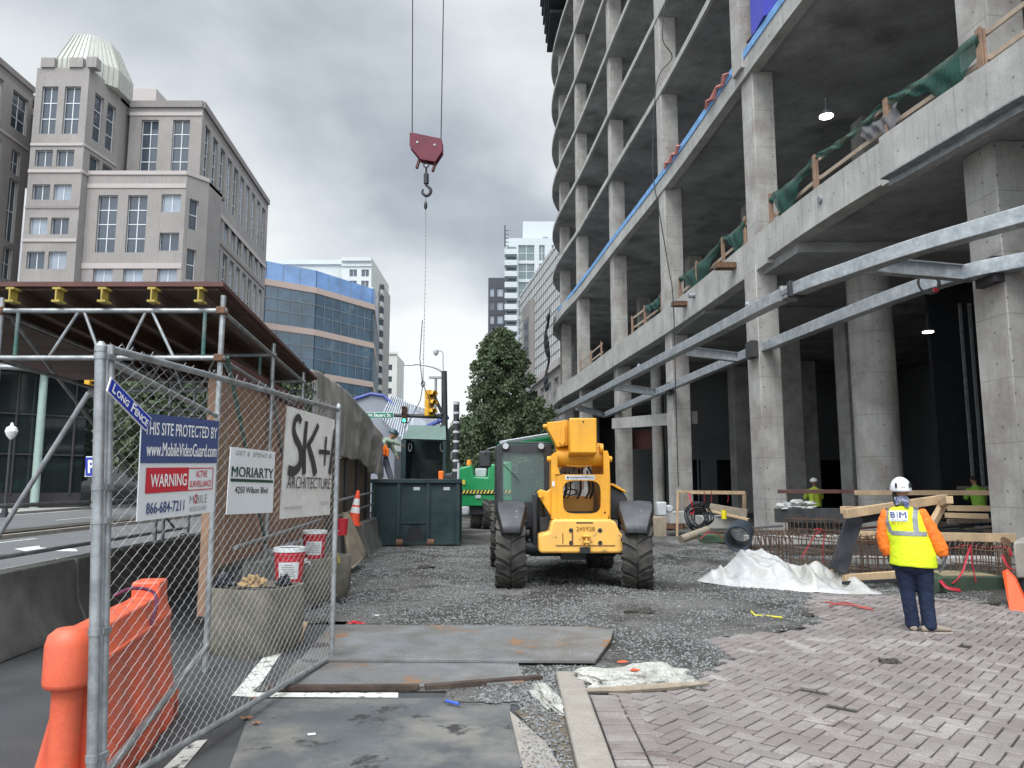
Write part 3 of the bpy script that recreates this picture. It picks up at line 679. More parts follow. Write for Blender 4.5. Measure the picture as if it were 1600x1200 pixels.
# ------------------------------------------------------------------ far buildings
def glassm(name, c, rough=.08, spots=None, var=.25, metal=.0):
    return M(name, c, rough, metal=metal, var=var, scale=.25, bump=0, fine=0, spec=1.0, spots=spots)
m_win = glassm('window_glass', (.05, .065, .085)); m_winl = glassm('sky_reflection_glass', (.27, .31, .37), .12)  # the paler glass has blue-grey sky reflections put into its colour
m_frame = M('white_window_frame', (.62, .64, .66), .5, var=.03, bump=0, fine=0)
m_pre = M('greyish_precast', (.285, .266, .254), .85, var=.12, scale=.25, bump=.1, bscale=3, c2=(.245, .23, .22), fine=.1, streak=.25, vj=1.95)
m_pred = M('darker_precast_band', (.215, .195, .19), .85, var=.1, scale=.3, bump=.1, bscale=3)
m_prel = M('pale_precast_band', (.40, .365, .35), .85, var=.06, scale=.3, bump=0)
WINC = {}
def win(par, O, U, Nn, w, h, cols, rows, mat=m_win, fw=.09, fm=None):
    """one window: frame, mullions and panes; copies share their mesh"""
    key = (round(w, 2), round(h, 2), cols, rows, mat.name, fw)
    if key not in WINC:
        mb = MB(); mb.mi = 1; mb.quad((0, 0, 0), (w, 0, 0), (w, 0, h), (0, 0, h)); mb.mi = 0
        for i in range(cols + 1): x = w * i / cols; mb.b2((max(0, x - fw / 2), -.06, 0), (min(w, x + fw / 2), .0, h))
        for i in range(rows + 1): z = h * i / rows; mb.b2((0, -.062, max(0, z - fw / 2)), (w, -.002, min(h, z + fw / 2)))
        WINC[key] = mb.mesh('window', [fm or m_frame, mat], smooth=0)
    o = bpy.data.objects.new('window', WINC[key]); col.objects.link(o); o.parent = par
    o.rotation_euler = (0, 0, math.atan2(U.y, U.x)); o.location = V(O) - ORG[par.name]; ORG[o.name] = V(O); return o
def facade(par, A, B, z0, z1, rows, name='wall', mat=m_pre, rec=.35, glass=None, bands=(), fw=.09):
    """wall from A to B (seen with A on the left), rows = [(zbot, height, [(u, w, cols, rows)...])]"""
    A, B = V((*A[:2], 0)), V((*B[:2], 0)); U = (B - A).normalized(); Nn = V((U.y, -U.x, 0)); Ln = (B - A).length; mb = MB()
    wins = [(u, u + w, z, z + h, c_, r_) for z, h, lst in rows for (u, w, c_, r_) in lst if z < z1]
    zs_ = sorted({z0, z1} | {w[2] for w in wins} | {w[3] for w in wins})
    for a, b in zip(zs_, zs_[1:]):
        zm = (a + b) / 2; act = sorted({0, Ln} | {u for w in wins if w[2] < zm < w[3] for u in w[:2]})
        for u, v in zip(act, act[1:]):
            um = (u + v) / 2
            if any(w[0] < um < w[1] and w[2] < zm < w[3] for w in wins): continue
            p = A + U * u; q = A + U * v
            mb.quad((p.x, p.y, a), (q.x, q.y, a), (q.x, q.y, b), (p.x, p.y, b))
    for (u0, u1, a, b, c_, r_) in wins:
        p = A + U * u0; q = A + U * u1; pi = p - Nn * rec; qi = q - Nn * rec
        mb.quad((p.x, p.y, a), (pi.x, pi.y, a), (pi.x, pi.y, b), (p.x, p.y, b)); mb.quad((q.x, q.y, b), (qi.x, qi.y, b), (qi.x, qi.y, a), (q.x, q.y, a))
        mb.quad((p.x, p.y, a), (q.x, q.y, a), (qi.x, qi.y, a), (pi.x, pi.y, a)); mb.quad((p.x, p.y, b), (pi.x, pi.y, b), (qi.x, qi.y, b), (q.x, q.y, b))
        g = (glass or m_win); g = random.choice(g) if isinstance(g, list) else g
        win(par, (pi.x, pi.y, a), U, Nn, u1 - u0, b - a, c_, r_, g, fw)
    mb.build(name, mat, par, smooth=0)
    for (za, zb, out, bm_) in bands:
        mb = MB(); p = A + Nn * out; q = B + Nn * out; pi = A - Nn * .3; qi = B - Nn * .3
        mb.loft([[(p.x, p.y, za), (q.x, q.y, za), (qi.x, qi.y, za), (pi.x, pi.y, za)], [(p.x, p.y, zb), (q.x, q.y, zb), (qi.x, qi.y, zb), (pi.x, pi.y, zb)]])
        mb.build('cornice', bm_, par, smooth=0)
    return U, Nn, Ln
# --- stepped stone office block on the left
ob = thing('office_building', 'stepped pinkish stone office block with an octagonal tower at the left', 'building', (-40, 90, 0))
FL = 3.93
zr = [46.7 - 2.2 - FL * k for k in range(12)]     # tops of window rows
def bandset(*zs): return [(z, z + .55, .12, m_prel) for z in zs]
# right wing front (far plane) and long street side
W1 = P(205, 155, 86); W2 = P(318, 155, 86); H1 = 46.6
uf = (W2 - W1).length
mids = [(uf * .17, 2.0, 2, 4), (uf * .60, 2.0, 2, 4)]
two = [(37.2, 7.0, mids), (33.2, 2.2, []), ]
facade(ob, (W1.x, 86), (W2.x, 86), 0, H1, [(37.6, 6.8, mids)], bands=[(35.4, 36.0, .12, m_prel), (45.9, 46.7, .25, m_pred), (44.9, 45.3, .1, m_prel)], glass=[m_win, m_winl])
S2 = P(420, 300, 118); Ls = (V((S2.x, S2.y, 0)) - V((W2.x, 86, 0))).length
bays = [1.2 + k * (Ls - 1.6) / 10 for k in range(10)]
facade(ob, (W2.x, 86), (S2.x, S2.y), 0, H1, [(37.6, 6.8, [(b, 1.9, 2, 4) for b in bays]), (33.0, 2.4, [(b, 1.9, 2, 1) for b in bays]), (25.0, 6.4, [(b, 1.9, 2, 4) for b in bays]), (20.6, 2.3, [(b, 1.9, 2, 1) for b in bays]), (15.0, 2.3, [(b, 1.9, 2, 1) for b in bays])],
       bands=[(35.4, 36.0, .12, m_prel), (45.9, 46.7, .25, m_pred), (32.0, 32.4, .12, m_pred), (23.8, 24.3, .12, m_prel)], glass=[m_win, m_winl, m_winl])
mb = MB(); mb.prism([(W1.x - 22, 86.3), (W2.x, 86.3), (S2.x, S2.y), (S2.x - 35, S2.y)], 45.2, 46.0); mb.build('roof', m_pred, ob, smooth=0)
mb = MB(); mb.add([(S2.x, S2.y, 0), (S2.x - 35, S2.y, 0), (S2.x - 35, S2.y, 46.6), (S2.x, S2.y, 46.6)], [(0, 1, 2, 3)]); mb.build('rear_wall', m_pre, ob, smooth=0)
# penthouse
ph = P(193, 130, 95); ph2 = P(245, 130, 95)
mb = MB(); mb.b2((ph.x, 95, 46), (ph2.x, 103, 53.2)); mb.build('penthouse', m_prel, ob, smooth=0)
mb = MB(); mb.b2((ph.x + .8, 94.8, 49.2), (ph2.x - .6, 94.98, 51.4)); mb.build('penthouse_window', m_win, ob, smooth=0)
# recessed link with a tall window
K1 = P(183, 150, 87.5); facade(ob, (K1.x, 87.5), (W1.x, 87.5), 0, 46, [(37.0, 7.6, [(.25, 1.5, 2, 5)])], bands=[(45.3, 46.1, .1, m_pred)])
# lower projecting block in front
B1 = P(138, 275, 80); B2 = P(292, 275, 80); HB = P(200, 272, 80).z; ub = B2.x - B1.x
w2a = [(.35 * ub - 1.1, 2.1, 2, 4), (.61 * ub - 1.1, 2.1, 2, 4)] ; w1 = (.88 * ub - 1.1, 1.9, 2, 1); w1_ = [(.10 * ub - .2, 2.1, 2, 4)]
rowsB = []
zz = HB - 2.2
rowsB = [(HB - 8.8, 6.4, [(.12 * ub, 2.1, 2, 4), (.42 * ub, 2.1, 2, 4)]), (HB - 4.3, 2.0, [(.76 * ub, 2.1, 2, 1)]), (HB - 8.6, 2.0, [(.76 * ub, 2.1, 2, 1)]),
         (HB - 15.2, 4.6, [(.12 * ub, 2.1, 2, 3), (.42 * ub, 2.1, 2, 3)]), (HB - 12.7, 2.1, [(.76 * ub, 2.1, 2, 1)])]
# rows overlap in height: build as two bays
def sub(u0, u1, rows):
    facade(ob, (B1.x + u0, 80), (B1.x + u1, 80), 0, HB, [(z, h, [(u - u0, w, c_, r_) for (u, w, c_, r_) in l]) for z, h, l in rows], glass=[m_win, m_winl],
           bands=[(HB - .1, HB + .35, .12, m_prel), (HB - 1.6, HB - 1.1, .08, m_prel), (HB - 10.6, HB - 10.0, .08, m_prel), (HB - 16.4, HB - 15.9, .08, m_prel)])
sub(0, .70 * ub, [rowsB[0], rowsB[3], (HB - 21, 2.1, [(.12 * ub, 2.1, 2, 1), (.42 * ub, 2.1, 2, 1)])])
sub(.70 * ub + .001, ub, [rowsB[1], rowsB[2], rowsB[4], (HB - 21, 2.1, [(.76 * ub, 2.1, 2, 1)])])
C2 = (B2.x + 1.6, 82.2)
facade(ob, (B2.x, 80), C2, 0, HB, [(HB - 6.0, 3.4, [(.5, 1.1, 1, 2)]), (HB - 11.6, 3.4, [(.5, 1.1, 1, 2)]), (HB - 16.5, 2.1, [(.5, 1.1, 1, 1)])], bands=[(HB - .1, HB + .35, .12, m_prel)])
mb = MB(); mb.prism([(B1.x, 80.2), (B2.x, 80.2), C2, (C2[0], 87), (B1.x, 87)], HB - .4, HB); mb.build('terrace', m_pred, ob, smooth=0)
mb = MB(); mb.quad((C2[0], C2[1], 0), (C2[0], 86, 0), (C2[0], 86, HB), (C2[0], C2[1], HB)); mb.build('side_wall', m_pre, ob, smooth=0)
# octagonal tower
T1 = P(58, 110, 79); T2 = P(140, 110, 79); T3 = P(190, 120, 84.5); HT = P(100, 106, 79).z; ut = T2.x - T1.x
fr = [(.13 * ut, 1.75, 2, 3), (.56 * ut, 1.75, 2, 3)]
sm = [(.10 * ut, 1.9, 2, 1), (.50 * ut, 1.9, 2, 1)]
zt = lambda py: P(100, py, 79).z
facade(ob, (T1.x, 79), (T2.x, 79), 0, HT, [(zt(209), zt(135) - zt(209), fr)] + [(zt(b), zt(a) - zt(b), sm) for a, b in ((234, 260), (288, 312), (340, 366), (393, 420))], bands=[(zt(228), zt(224), .12, m_prel), (zt(270), zt(265), .12, m_prel), (zt(326), zt(322), .08, m_pred), (zt(378), zt(373), .12, m_prel)], glass=[m_win, m_winl])
L_ = (V((T3.x, 84.5, 0)) - V((T2.x, 79, 0))).length
facade(ob, (T2.x, 79), (T3.x, 84.5), 0, HT, [(zt(209), zt(135) - zt(209), [(.22 * L_, 1.6, 1, 3), (.62 * L_, 1.6, 1, 3)]), (zt(260), 1.9, [(.2 * L_, 1.7, 1, 1), (.6 * L_, 1.7, 1, 1)])], bands=[(zt(228), zt(224), .12, m_prel), (zt(270), zt(265), .12, m_prel)])
mb = MB(); mb.add([(T3.x, 84.5, 0), (T3.x, 92, 0), (T3.x, 92, HT), (T3.x, 84.5, HT)], [(0, 1, 2, 3)]); mb.add([(T1.x, 79, 0), (T1.x - 3, 84, 0), (T1.x - 3, 84, HT), (T1.x, 79, HT)], [(1, 0, 3, 2)]); mb.build('tower_side', m_pre, ob, smooth=0)
mb = MB(); mb.prism([(T1.x, 79.2), (T2.x, 79.2), (T3.x, 84.7), (T3.x, 92), (T1.x - 3, 92), (T1.x - 3, 84)], HT - .8, HT - .3); mb.build('tower_roof', m_pred, ob, smooth=0)
mb = MB()
for u in (.08, .62):
    mb.b2((T1.x + u * ut, 78.8, HT), (T1.x + (u + .26) * ut, 79.4, HT + 1.1))
mb.box((T2.x + .3, 79.3, HT + .6), (1.0, 1.0, 1.2)); mb.box((T3.x - .2, 84.3, HT + .4), (.8, .8, .9)); mb.build('parapet', m_pre, ob, smooth=0)
# pale ribbed lantern roof of the tower
m_lan = M('pale_lantern', (.43, .43, .39), .5, var=.06, scale=.5, bump=0)
lx, ly = (T1.x + T2.x) / 2 + .1, 84.2; t = MB(); rr = []
for rad, z in ((4.3, HT - .4), (4.3, P(120, 89, 80).z), (2.6, P(120, 72, 84).z), (0.3, P(120, 69, 84).z)):
    rr.append([(lx + rad * math.cos(R(22.5 + 45 * k)), ly + rad * math.sin(R(22.5 + 45 * k)), z) for k in range(8)])
t.loft(rr); lan = t.build('lantern', m_lan, ob, smooth=0)
m_rib = M('lantern_rib', (.34, .35, .32), .5, bump=0)
t = MB()
for k in range(8):
    for j in range(6):
        f = j / 6; a0 = R(22.5 + 45 * k); a1 = R(22.5 + 45 * (k + 1)); pts = []
        for rad, z in ((4.34, HT - .4), (4.34, P(120, 89, 80).z + .02), (2.64, P(120, 72, 84).z + .02)):
            pts.append(V((lx + rad * (math.cos(a0) * (1 - f) + math.cos(a1) * f), ly + rad * (math.sin(a0) * (1 - f) + math.sin(a1) * f), z)))
        t.bar(pts[0], pts[1], .12, .12); t.bar(pts[1], pts[2], .12, .12)
t.build('rib', m_rib, lan, smooth=0)
# left wing, receding
Lw1 = P(-60, 100, 74); Lw2 = P(53, 137, 86); HL = P(53, 137, 86).z; Ll = (V((Lw2.x, Lw2.y, 0)) - V((Lw1.x, Lw1.y, 0))).length
lw = [(Ll - 3.6, 2.9, 2, 3), (Ll - 8.2, 2.9, 2, 3), (Ll - 12.8, 2.9, 2, 3)]
lw2 = [(Ll - 2.9, 1.6, 2, 2), (Ll - 6.4, 1.6, 2, 2), (Ll - 10, 1.6, 2, 2)]; zl = lambda py: P(35, py, 84).z
facade(ob, (Lw1.x, 74), (Lw2.x, 86), 0, HL, [(zl(206), zl(150) - zl(206), lw), (zl(273), zl(237) - zl(273), lw2), (zl(378), zl(282) - zl(378), lw2), (zl(436), zl(388) - zl(436), lw2)], bands=[(HL - .7, HL, .2, m_pred), (zl(225), zl(221), .1, m_prel)], glass=[m_win])
mb = MB(); mb.prism([(Lw1.x, 74.3), (Lw2.x, 86.3), (Lw2.x, 95), (Lw1.x - 8, 95)], HL - 1.4, HL - .9); mb.build('wing_roof', m_pred, ob, smooth=0)
# --- low glazed pavilion at street level
gp = thing('glass_pavilion', 'low dark glazed shopfront pavilion with pale green columns across the street', 'building', (-34, 44, 0))
g0 = (-52, 30); g1 = (-29.2, 52.5); U_ = (V((*g1, 0)) - V((*g0, 0))).normalized(); Lg = (V((*g1, 0)) - V((*g0, 0))).length
m_dg = glassm('dark_shop_glass', (.018, .024, .026), .05)
mb = MB(); mb.prism([g0, g1, (-29.4, 75), (-60, 75), (-60, 30)], .1, 9.0); mb.build('glazing', m_dg, gp, smooth=0)
mb = MB(); mb.prism([(g0[0] - 1, g0[1] - 1.2), (g1[0] + 1.2, g1[1] - .6), (-28.2, 76), (-61, 76), (-61, 28)], 9.0, 9.5); mb.prism([(g0[0], g0[1]), (g1[0], g1[1]), (-29.4, 75), (-60, 75)], 9.51, 11.2); mb.build('roof_canopy', m_pre, gp, smooth=0)
mb = MB(); mb.prism([(g0[0] + .02, g0[1] - .03), (g1[0] + .03, g1[1] - .03), (-29.3, 75), (-29.9, 75), (-29.9, 53), (g0[0] - .5, g0[1] + .5)], .1, 1.1); mb.build('plinth', m_ink, gp, smooth=0)
N_ = V((U_.y, -U_.x, 0)); m_pg = M('pale_green_column', (.32, .42, .38), .6, var=.1)
for k in range(10):
    p = V((*g0, 0)) + U_ * (Lg * (k + .2) / 9.4)
    mb = MB(); mb.bar(p + N_ * .08 + V((0, 0, 1)), p + N_ * .08 + V((0, 0, 9)), .12, .12); mb.build('mullion', m_ink, gp, smooth=0)
for z in (3.6, 6.2):
    mb = MB(); mb.bar(V((*g0, z)) + N_ * .06, V((*g1, z)) + N_ * .06, .1, .1); mb.build('transom', m_ink, gp, smooth=0)
for px in (38, 100, 232): 
    q = P(px, 700, 46 if px > 50 else 42); r_ = V((q.x, q.y, 0)); tt = (r_ - V((*g0, 0))).dot(U_); r_ = V((*g0, 0)) + U_ * tt + N_ * .6
    mb = MB(); mb.lathe([(.26, .14), (.24, 9)], c=r_, n=14); mb.build('column', m_pg, gp)
# --- blue glass office
m_bg = glassm('blue_reflective_glass', (.018, .06, .10), .05, spots=((.07, .12, .15), .09, .55), var=.5)
m_bsky = glassm('sky_blue_glass', (.14, .27, .52), .2); m_mul = M('grey_mullion', (.22, .25, .27), .5, bump=0, fine=0); m_pk = M('pink_granite_band', (.42, .33, .29), .8, var=.06, bump=0)
bg_ = thing('glass_office', 'curved blue glass office block with pink stone bands behind the stone block', 'building', (-35, 145, 0))
Z = 40.6; q0 = G(405, 403, Z); q1 = G(417, 408, Z); q2 = G(495, 423, Z); q3 = G(585, 452, Z); q4 = V((q3.x - 5.2, q3.y + 36, Z))
PL = [(q0.x - 16, q0.y - 10), (q1.x, q1.y), (q2.x, q2.y), (q3.x - .3, q3.y - .6), (q3.x, q3.y), (q4.x, q4.y), (q4.x - 45, q4.y), (q0.x - 30, q4.y)]
lev = [(Z - 3.2, Z, m_bsky, 'crown_glazing', 0), (Z - 4.3, Z - 3.2, m_pk, 'stone_band', .2)]
z = Z - 4.3
for k in range(5): lev += [(z - 6.7, z, m_bg, 'glazing', 0), (z - 7.8, z - 6.7, m_pk, 'stone_band', .15)]; z -= 7.8
def offs(pl, d):
    cx = sum(p[0] for p in pl) / len(pl); cy = sum(p[1] for p in pl) / len(pl)
    return [(p[0] + (p[0] - cx) / math.hypot(p[0] - cx, p[1] - cy) * d, p[1] + (p[1] - cy) / math.hypot(p[0] - cx, p[1] - cy) * d) for p in pl]
for za, zb, mt, nm, o_ in lev:
    if zb < .2: continue
    mb = MB(); mb.prism(offs(PL, o_), max(za, .1), zb)
    if nm != 'stone_band':
        mb.mi = 1
        for i in range(0, 5):
            a, b = V((*PL[i], 0)), V((*PL[i + 1], 0)); nseg = max(1, int((b - a).length / 1.9)) if nm == 'glazing' else max(1, int((b - a).length / 3))
            for k in range(nseg + 1):
                p = a + (b - a) * (k / nseg)
                dr = (p - V((q3.x - 20, q3.y + 10, 0))).normalized() * .1; mb.bar(p + dr + V((0, 0, za)), p + dr + V((0, 0, zb)), .05, .05)
            if nm == 'glazing':
                for f in (.36, .68): mb.bar(a + V((0, -.1, za + (zb - za) * f)), b + V((0, -.1, za + (zb - za) * f)), .09, .09)
    mb.build(nm, [mt, m_mul], bg_, smooth=0)
# --- white apartment tower with balconies
m_wht = M('white_stucco', (.50, .51, .48), .8, var=.05, scale=.3, bump=0, fine=.05)
at_ = thing('apartment_tower', 'white apartment tower with stacked balconies behind the blue glass office', 'building', (-45, 192, 0))
a1 = P(445, 403, 190); a2 = P(537, 403, 190); a3 = P(581, 403, 188); HA = P(560, 403, 188).z
def wr(w_, lst): return lst
za_ = lambda py: P(560, py, 188).z
facade(at_, (a1.x - 10, 190), (a2.x, 190), 0, HA, [(za_(440), za_(427) - za_(440), [(24.5 - 0, 2.5, 2, 1), (19, 2.5, 2, 1), (14, 2.5, 2, 1)])] + [(za_(468 + 28 * k), 2.4, [(24.5, 2.5, 2, 1), (19, 2.5, 2, 1)]) for k in range(3)], mat=m_wht, bands=[(HA - 1.2, HA, .5, m_wht)])
facade(at_, (a2.x, 188), (a3.x, 188), 0, HA, [(za_(432 + 17.5 * k), za_(421) - za_(432), [(2.0, 1.9, 2, 1), (5.0, 1.9, 2, 1)]) for k in range(12)], mat=m_wht, bands=[(HA - .9, HA, .6, m_wht), (HA - 2.2, HA - 1.8, .3, m_wht)])
mb = MB(); mb.b2((a2.x, 188.4, .1), (a3.x, 215, HA)); mb.b2((a1.x - 10, 190.4, .1), (a2.x, 215, HA - .1)); mb.build('body', m_wht, at_, smooth=0)
a4 = P(597, 445, 200); mb = MB(); mb.b2((a3.x, 200, .1), (a4.x, 214, P(590, 443, 200).z)); mb.build('side_body', M('grey_stucco', (.34, .33, .31), .8, var=.08, bump=0), at_, smooth=0)
for k in range(13):
    z = za_(462 + 18.5 * k)
    mb = MB(); mb.b2((a3.x - 2.6, 184.2, z), (a3.x + 1.2, 190, z + .35)); mb.b2((a3.x - 2.6, 184.2, z + .36), (a3.x + 1.2, 184.3, z + 1.25)); mb.b2((a3.x + 1.1, 184.31, z + .36), (a3.x + 1.2, 190, z + 1.25)); mb.build('balcony', m_wht, at_, smooth=0)
    z = P(595, 462 + 18.5 * k, 200).z
    mb = MB(); mb.b2((a3.x + .6, 198, z), (a4.x + .4, 201, z + 1.2)); mb.build('balcony', m_wht, at_, smooth=0)
    mb = MB(); mb.b2((a3.x + 1.3, 199.8, z + 1.5), (a4.x - .5, 199.95, z + 3)); mb.build('window', m_win, at_, smooth=0)
# --- farther tower behind
ft = thing('far_tower', 'small distant beige apartment tower right of the white apartment tower', 'building', (-42, 270, 0))
f1 = P(592, 550, 268); f2 = P(621, 550, 268); HF = f1.z
facade(ft, (f1.x, 268), (f2.x, 268), 0, HF, [(HF - 6.5 - 4.2 * k, 2, [(1.4, 1.3, 1, 1), (3.5, 1.3, 1, 1)]) for k in range(9)], mat=m_wht, bands=[(HF - .8, HF, .5, m_wht)])
mb = MB(); mb.b2((f1.x, 268.4, .1), (f2.x, 285, HF - 1)); mb.build('body', m_wht, ft, smooth=0)
# --- towers on the right beyond the frame building
def boxb(name, label, px0, px1, pyt, Y, depth, mat, rows):
    t = thing(name, label, 'building', (P((px0 + px1) / 2, 757, Y).x, Y, 0)); a, b = P(px0, pyt, Y), P(px1, pyt, Y); rows(t, a, b); 
    mb = MB(); mb.b2((a.x, Y + .4, .1), (b.x, Y + depth, a.z - .2)); mb.build('body', mat, t, smooth=0); return t
m_dk = M('charcoal_cladding', (.055, .06, .075), .7, var=.1, bump=0)
def rows_dark(t, a, b):
    w = b.x - a.x; facade(t, (a.x, a.y), (b.x, b.y), 0, a.z, [(a.z - 5 - 3.6 * k, 2.2, [(.1 * w, .22 * w, 1, 1), (.5 * w, .32 * w, 2, 1)]) for k in range(12)], mat=m_dk, glass=[m_winl, m_win])
boxb('dark_tower', 'slim charcoal apartment tower left of the pale glass tower', 763, 791, 434, 195, 14, m_dk, rows_dark)
m_gt = glassm('grey_green_glass', (.10, .145, .155), .1); m_lg = M('light_grey_cladding', (.46, .49, .51), .7, var=.05, bump=0)
def rows_glass(t, a, b):
    zz = lambda py: P(830, py, 170).z
    w = b.x - a.x; rows = []
    for k in range(9): rows.append((zz(395 + 29 * k + 12), zz(380) - zz(404), [(.22 * w, .28 * w, 2, 2), (.58 * w, .10 * w, 2, 2), (.80 * w, .10 * w, 2, 2)]))
    facade(t, (a.x, a.y), (b.x, b.y), 0, a.z, rows, mat=m_lg, glass=[m_gt])
    for k in range(11):
        z = zz(402 + 17 * k); mb = MB(); mb.b2((a.x - .2, 167.5, z), (a.x + .2 * w, 170, z + .3)); mb.b2((a.x - .2, 167.5, z + .31), (a.x + .2 * w, 167.6, z + 1.2)); mb.build('balcony', m_lg, t, smooth=0)
        mb = MB(); mb.b2((a.x + .3, 169.7, z + 1.2), (a.x + .18 * w, 169.9, z + 2.4)); mb.build('window', m_gt, t, smooth=0)
    mb = MB(); mb.b2((P(817, 345, 174).x, 174, a.z - 1), (P(880, 345, 174).x, 184, P(817, 346, 174).z)); mb.build('penthouse', m_lg, t, smooth=0)
    mb = MB(); mb.b2((P(848, 345, 174).x, 173.8, zz(372)), (P(856, 345, 174).x, 173.95, zz(362))); mb.build('penthouse_window', m_gt, t, smooth=0)
    mb = MB(); x = P(789, 345, 170).x
    mb.bar((x, 170, a.z - 2), (x, 170, zz(352)), .3, .3)
    for k in range(5): mb.bar((x, 170, zz(384) + k * .9), (x + .9, 170, zz(384) + k * .9), .12, .12)
    mb.build('antenna_mast', m_dk, t, smooth=0)
boxb('glass_tower', 'pale grey and glass high rise with balconies behind the dark tree', 790, 880, 372, 170, 18, m_lg, rows_glass)
# white gridded building along the street
wg = thing('white_grid_building', 'white gridded stone building running down the street beyond the frame', 'building', (3, 90, 0))
wa = V((5.6, 76, 0)); wb = V((1.12, 104, 0)); Lw = (wb - wa).length; Uw = (wb - wa).normalized(); Nw = V((Uw.y, -Uw.x, 0)) * -1
m_wgrid = M('white_stone_panels', (.56, .57, .55), .6, var=.04, scale=.3, bump=0, fine=.03); HW = 27.8
mb = MB(); mb.prism([(wa.x, wa.y), (wb.x, wb.y), (wb.x + 24, wb.y + 8), (wa.x + 24, wa.y)], .1, HW); body = mb.build('wall', m_wgrid, wg, smooth=0)
mb = MB(); nn = V((-Uw.y, Uw.x, 0)); nn = nn if nn.x < 0 else -nn
for k in range(27):
    p = wa + Uw * (Lw * k / 26) + nn * .03; mb.bar(p + V((0, 0, .2)), p + V((0, 0, HW)), .06, .06)
for k in range(24):
    z = .8 + k * 1.15; mb.bar(wa + nn * .03 + V((0, 0, z)), wb + nn * .03 + V((0, 0, z)), .06, .06)
mb.build('panel_joint', M('panel_joint', (.20, .22, .23), .8, bump=0), body, smooth=0)
mb = MB(); p = wa + Uw * Lw * .62; q = wa + Uw * Lw * .82; mb.prism([(p.x, p.y), (q.x, q.y), (q.x + nn.x * .6, q.y + nn.y * .6), (p.x + nn.x * .6, p.y + nn.y * .6)], 15, 24.5); mb.build('bay', m_pre, wg, smooth=0)
mb = MB(); p = wa + Uw * Lw * .66; q = wa + Uw * Lw * .76; mb.prism([(p.x + nn.x * .62, p.y + nn.y * .62), (q.x + nn.x * .62, q.y + nn.y * .62), (q.x + nn.x * .66, q.y + nn.y * .66), (p.x + nn.x * .66, p.y + nn.y * .66)], 16, 22.5); mb.build('bay_window', m_win, wg, smooth=0)
# low stone building at its foot
lb = thing('low_stone_building', 'low beige stone building with square openings at the far end of the frame', 'building', (4, 72, 0))
la, lb_ = G(862, 560, 11.5), G(838, 590, 11.5)
facade(lb, (lb_.x, 88), (4.6, 70), 0, 13.2, [(2.2, 2.2, [(2 + 4 * k, 2.4, 2, 1) for k in range(4)]), (6.2, 2.2, [(2 + 4 * k, 2.4, 2, 1) for k in range(4)]), (10.0, 1.8, [(2 + 4 * k, 2.4, 2, 1) for k in range(4)])], mat=m_pre, bands=[(12.6, 13.3, .3, m_prel), (8.9, 9.3, .15, m_prel)])
mb = MB(); mb.prism([(lb_.x + .5, 88), (4.9, 70.5), (8, 70.5), (8, 88)], .1, 13); mb.build('body', m_pre, lb, smooth=0)
# --- seamed metal roof hall behind the trucks
mh = thing('metal_roof_hall', 'low hall with a curved grey standing seam metal roof trimmed in blue', 'building', (-6, 48, 0))
m_mr = M('grey_seam_metal', (.27, .29, .33), .5, metal=.3, var=.1, scale=.5, bump=0); m_bt = M('blue_trim', (.07, .10, .33), .5, bump=0)
e0, e1, e2, e3 = P(540, 630, 44), P(582, 616, 44), P(600, 622, 44), P(616, 634, 44)
mb = MB(); far = V((0, 26, 0)); arc = [P(535, 640, 44), P(555, 625, 44), P(580, 617, 44), P(600, 620, 44), P(618, 637, 44)]
mb.add([(a.x, 44, .1) for a in arc] + [tuple(a) for a in arc], [(i, i + 1, i + 6, i + 5) for i in range(4)]); mb.build('gable_wall', m_mr, mh, smooth=0)
mb = MB(); ridge = [P(612, 620, 45), P(640, 631, 46), P(700, 650, 48)]; eave = [P(596, 655, 41), P(630, 690, 39), P(700, 700, 38)]
rings = [[tuple(ridge[i]), tuple(eave[i]), (eave[i].x, eave[i].y, eave[i].z - .2), (ridge[i].x, ridge[i].y, ridge[i].z - .2)] for i in range(3)]; mb.loft(rings)
mb.loft([[tuple(arc[2]), tuple(arc[3]), tuple(arc[4])], [tuple(ridge[0] + V((0, 3, 0))), tuple(ridge[0] + V((.2, 3, -.3))), tuple(ridge[0] + V((.4, 3, -1)))]], cap=False)
rf = mb.build('roof', m_mr, mh, smooth=0)
mb = MB()
for k in range(22):
    t_ = k / 21 * 2; i = min(1, int(t_)); f = t_ - i
    a = ridge[i].lerp(ridge[i + 1], f); b = eave[i].lerp(eave[i + 1], f); mb.bar(a + V((0, -.03, .06)), b + V((0, -.03, .06)), .05, .08)
mb.build('seam', M('seam_light', (.42, .45, .5), .5, bump=0), rf, smooth=0)
mb = MB(); mb.tube([a + V((0, -.1, .05)) for a in arc], .1, 6); mb.build('trim', m_bt, mh); mb = MB(); mb.tube([P(655, 672, 40), P(700, 652, 41)], .12, 6); mb.build('trim', m_bt, mh)
mb = MB(); mb.b2((e0.x - 1, 46, .1), (P(720, 640, 46).x, 60, 3.6)); mb.build('wall', m_lg, mh, smooth=0)

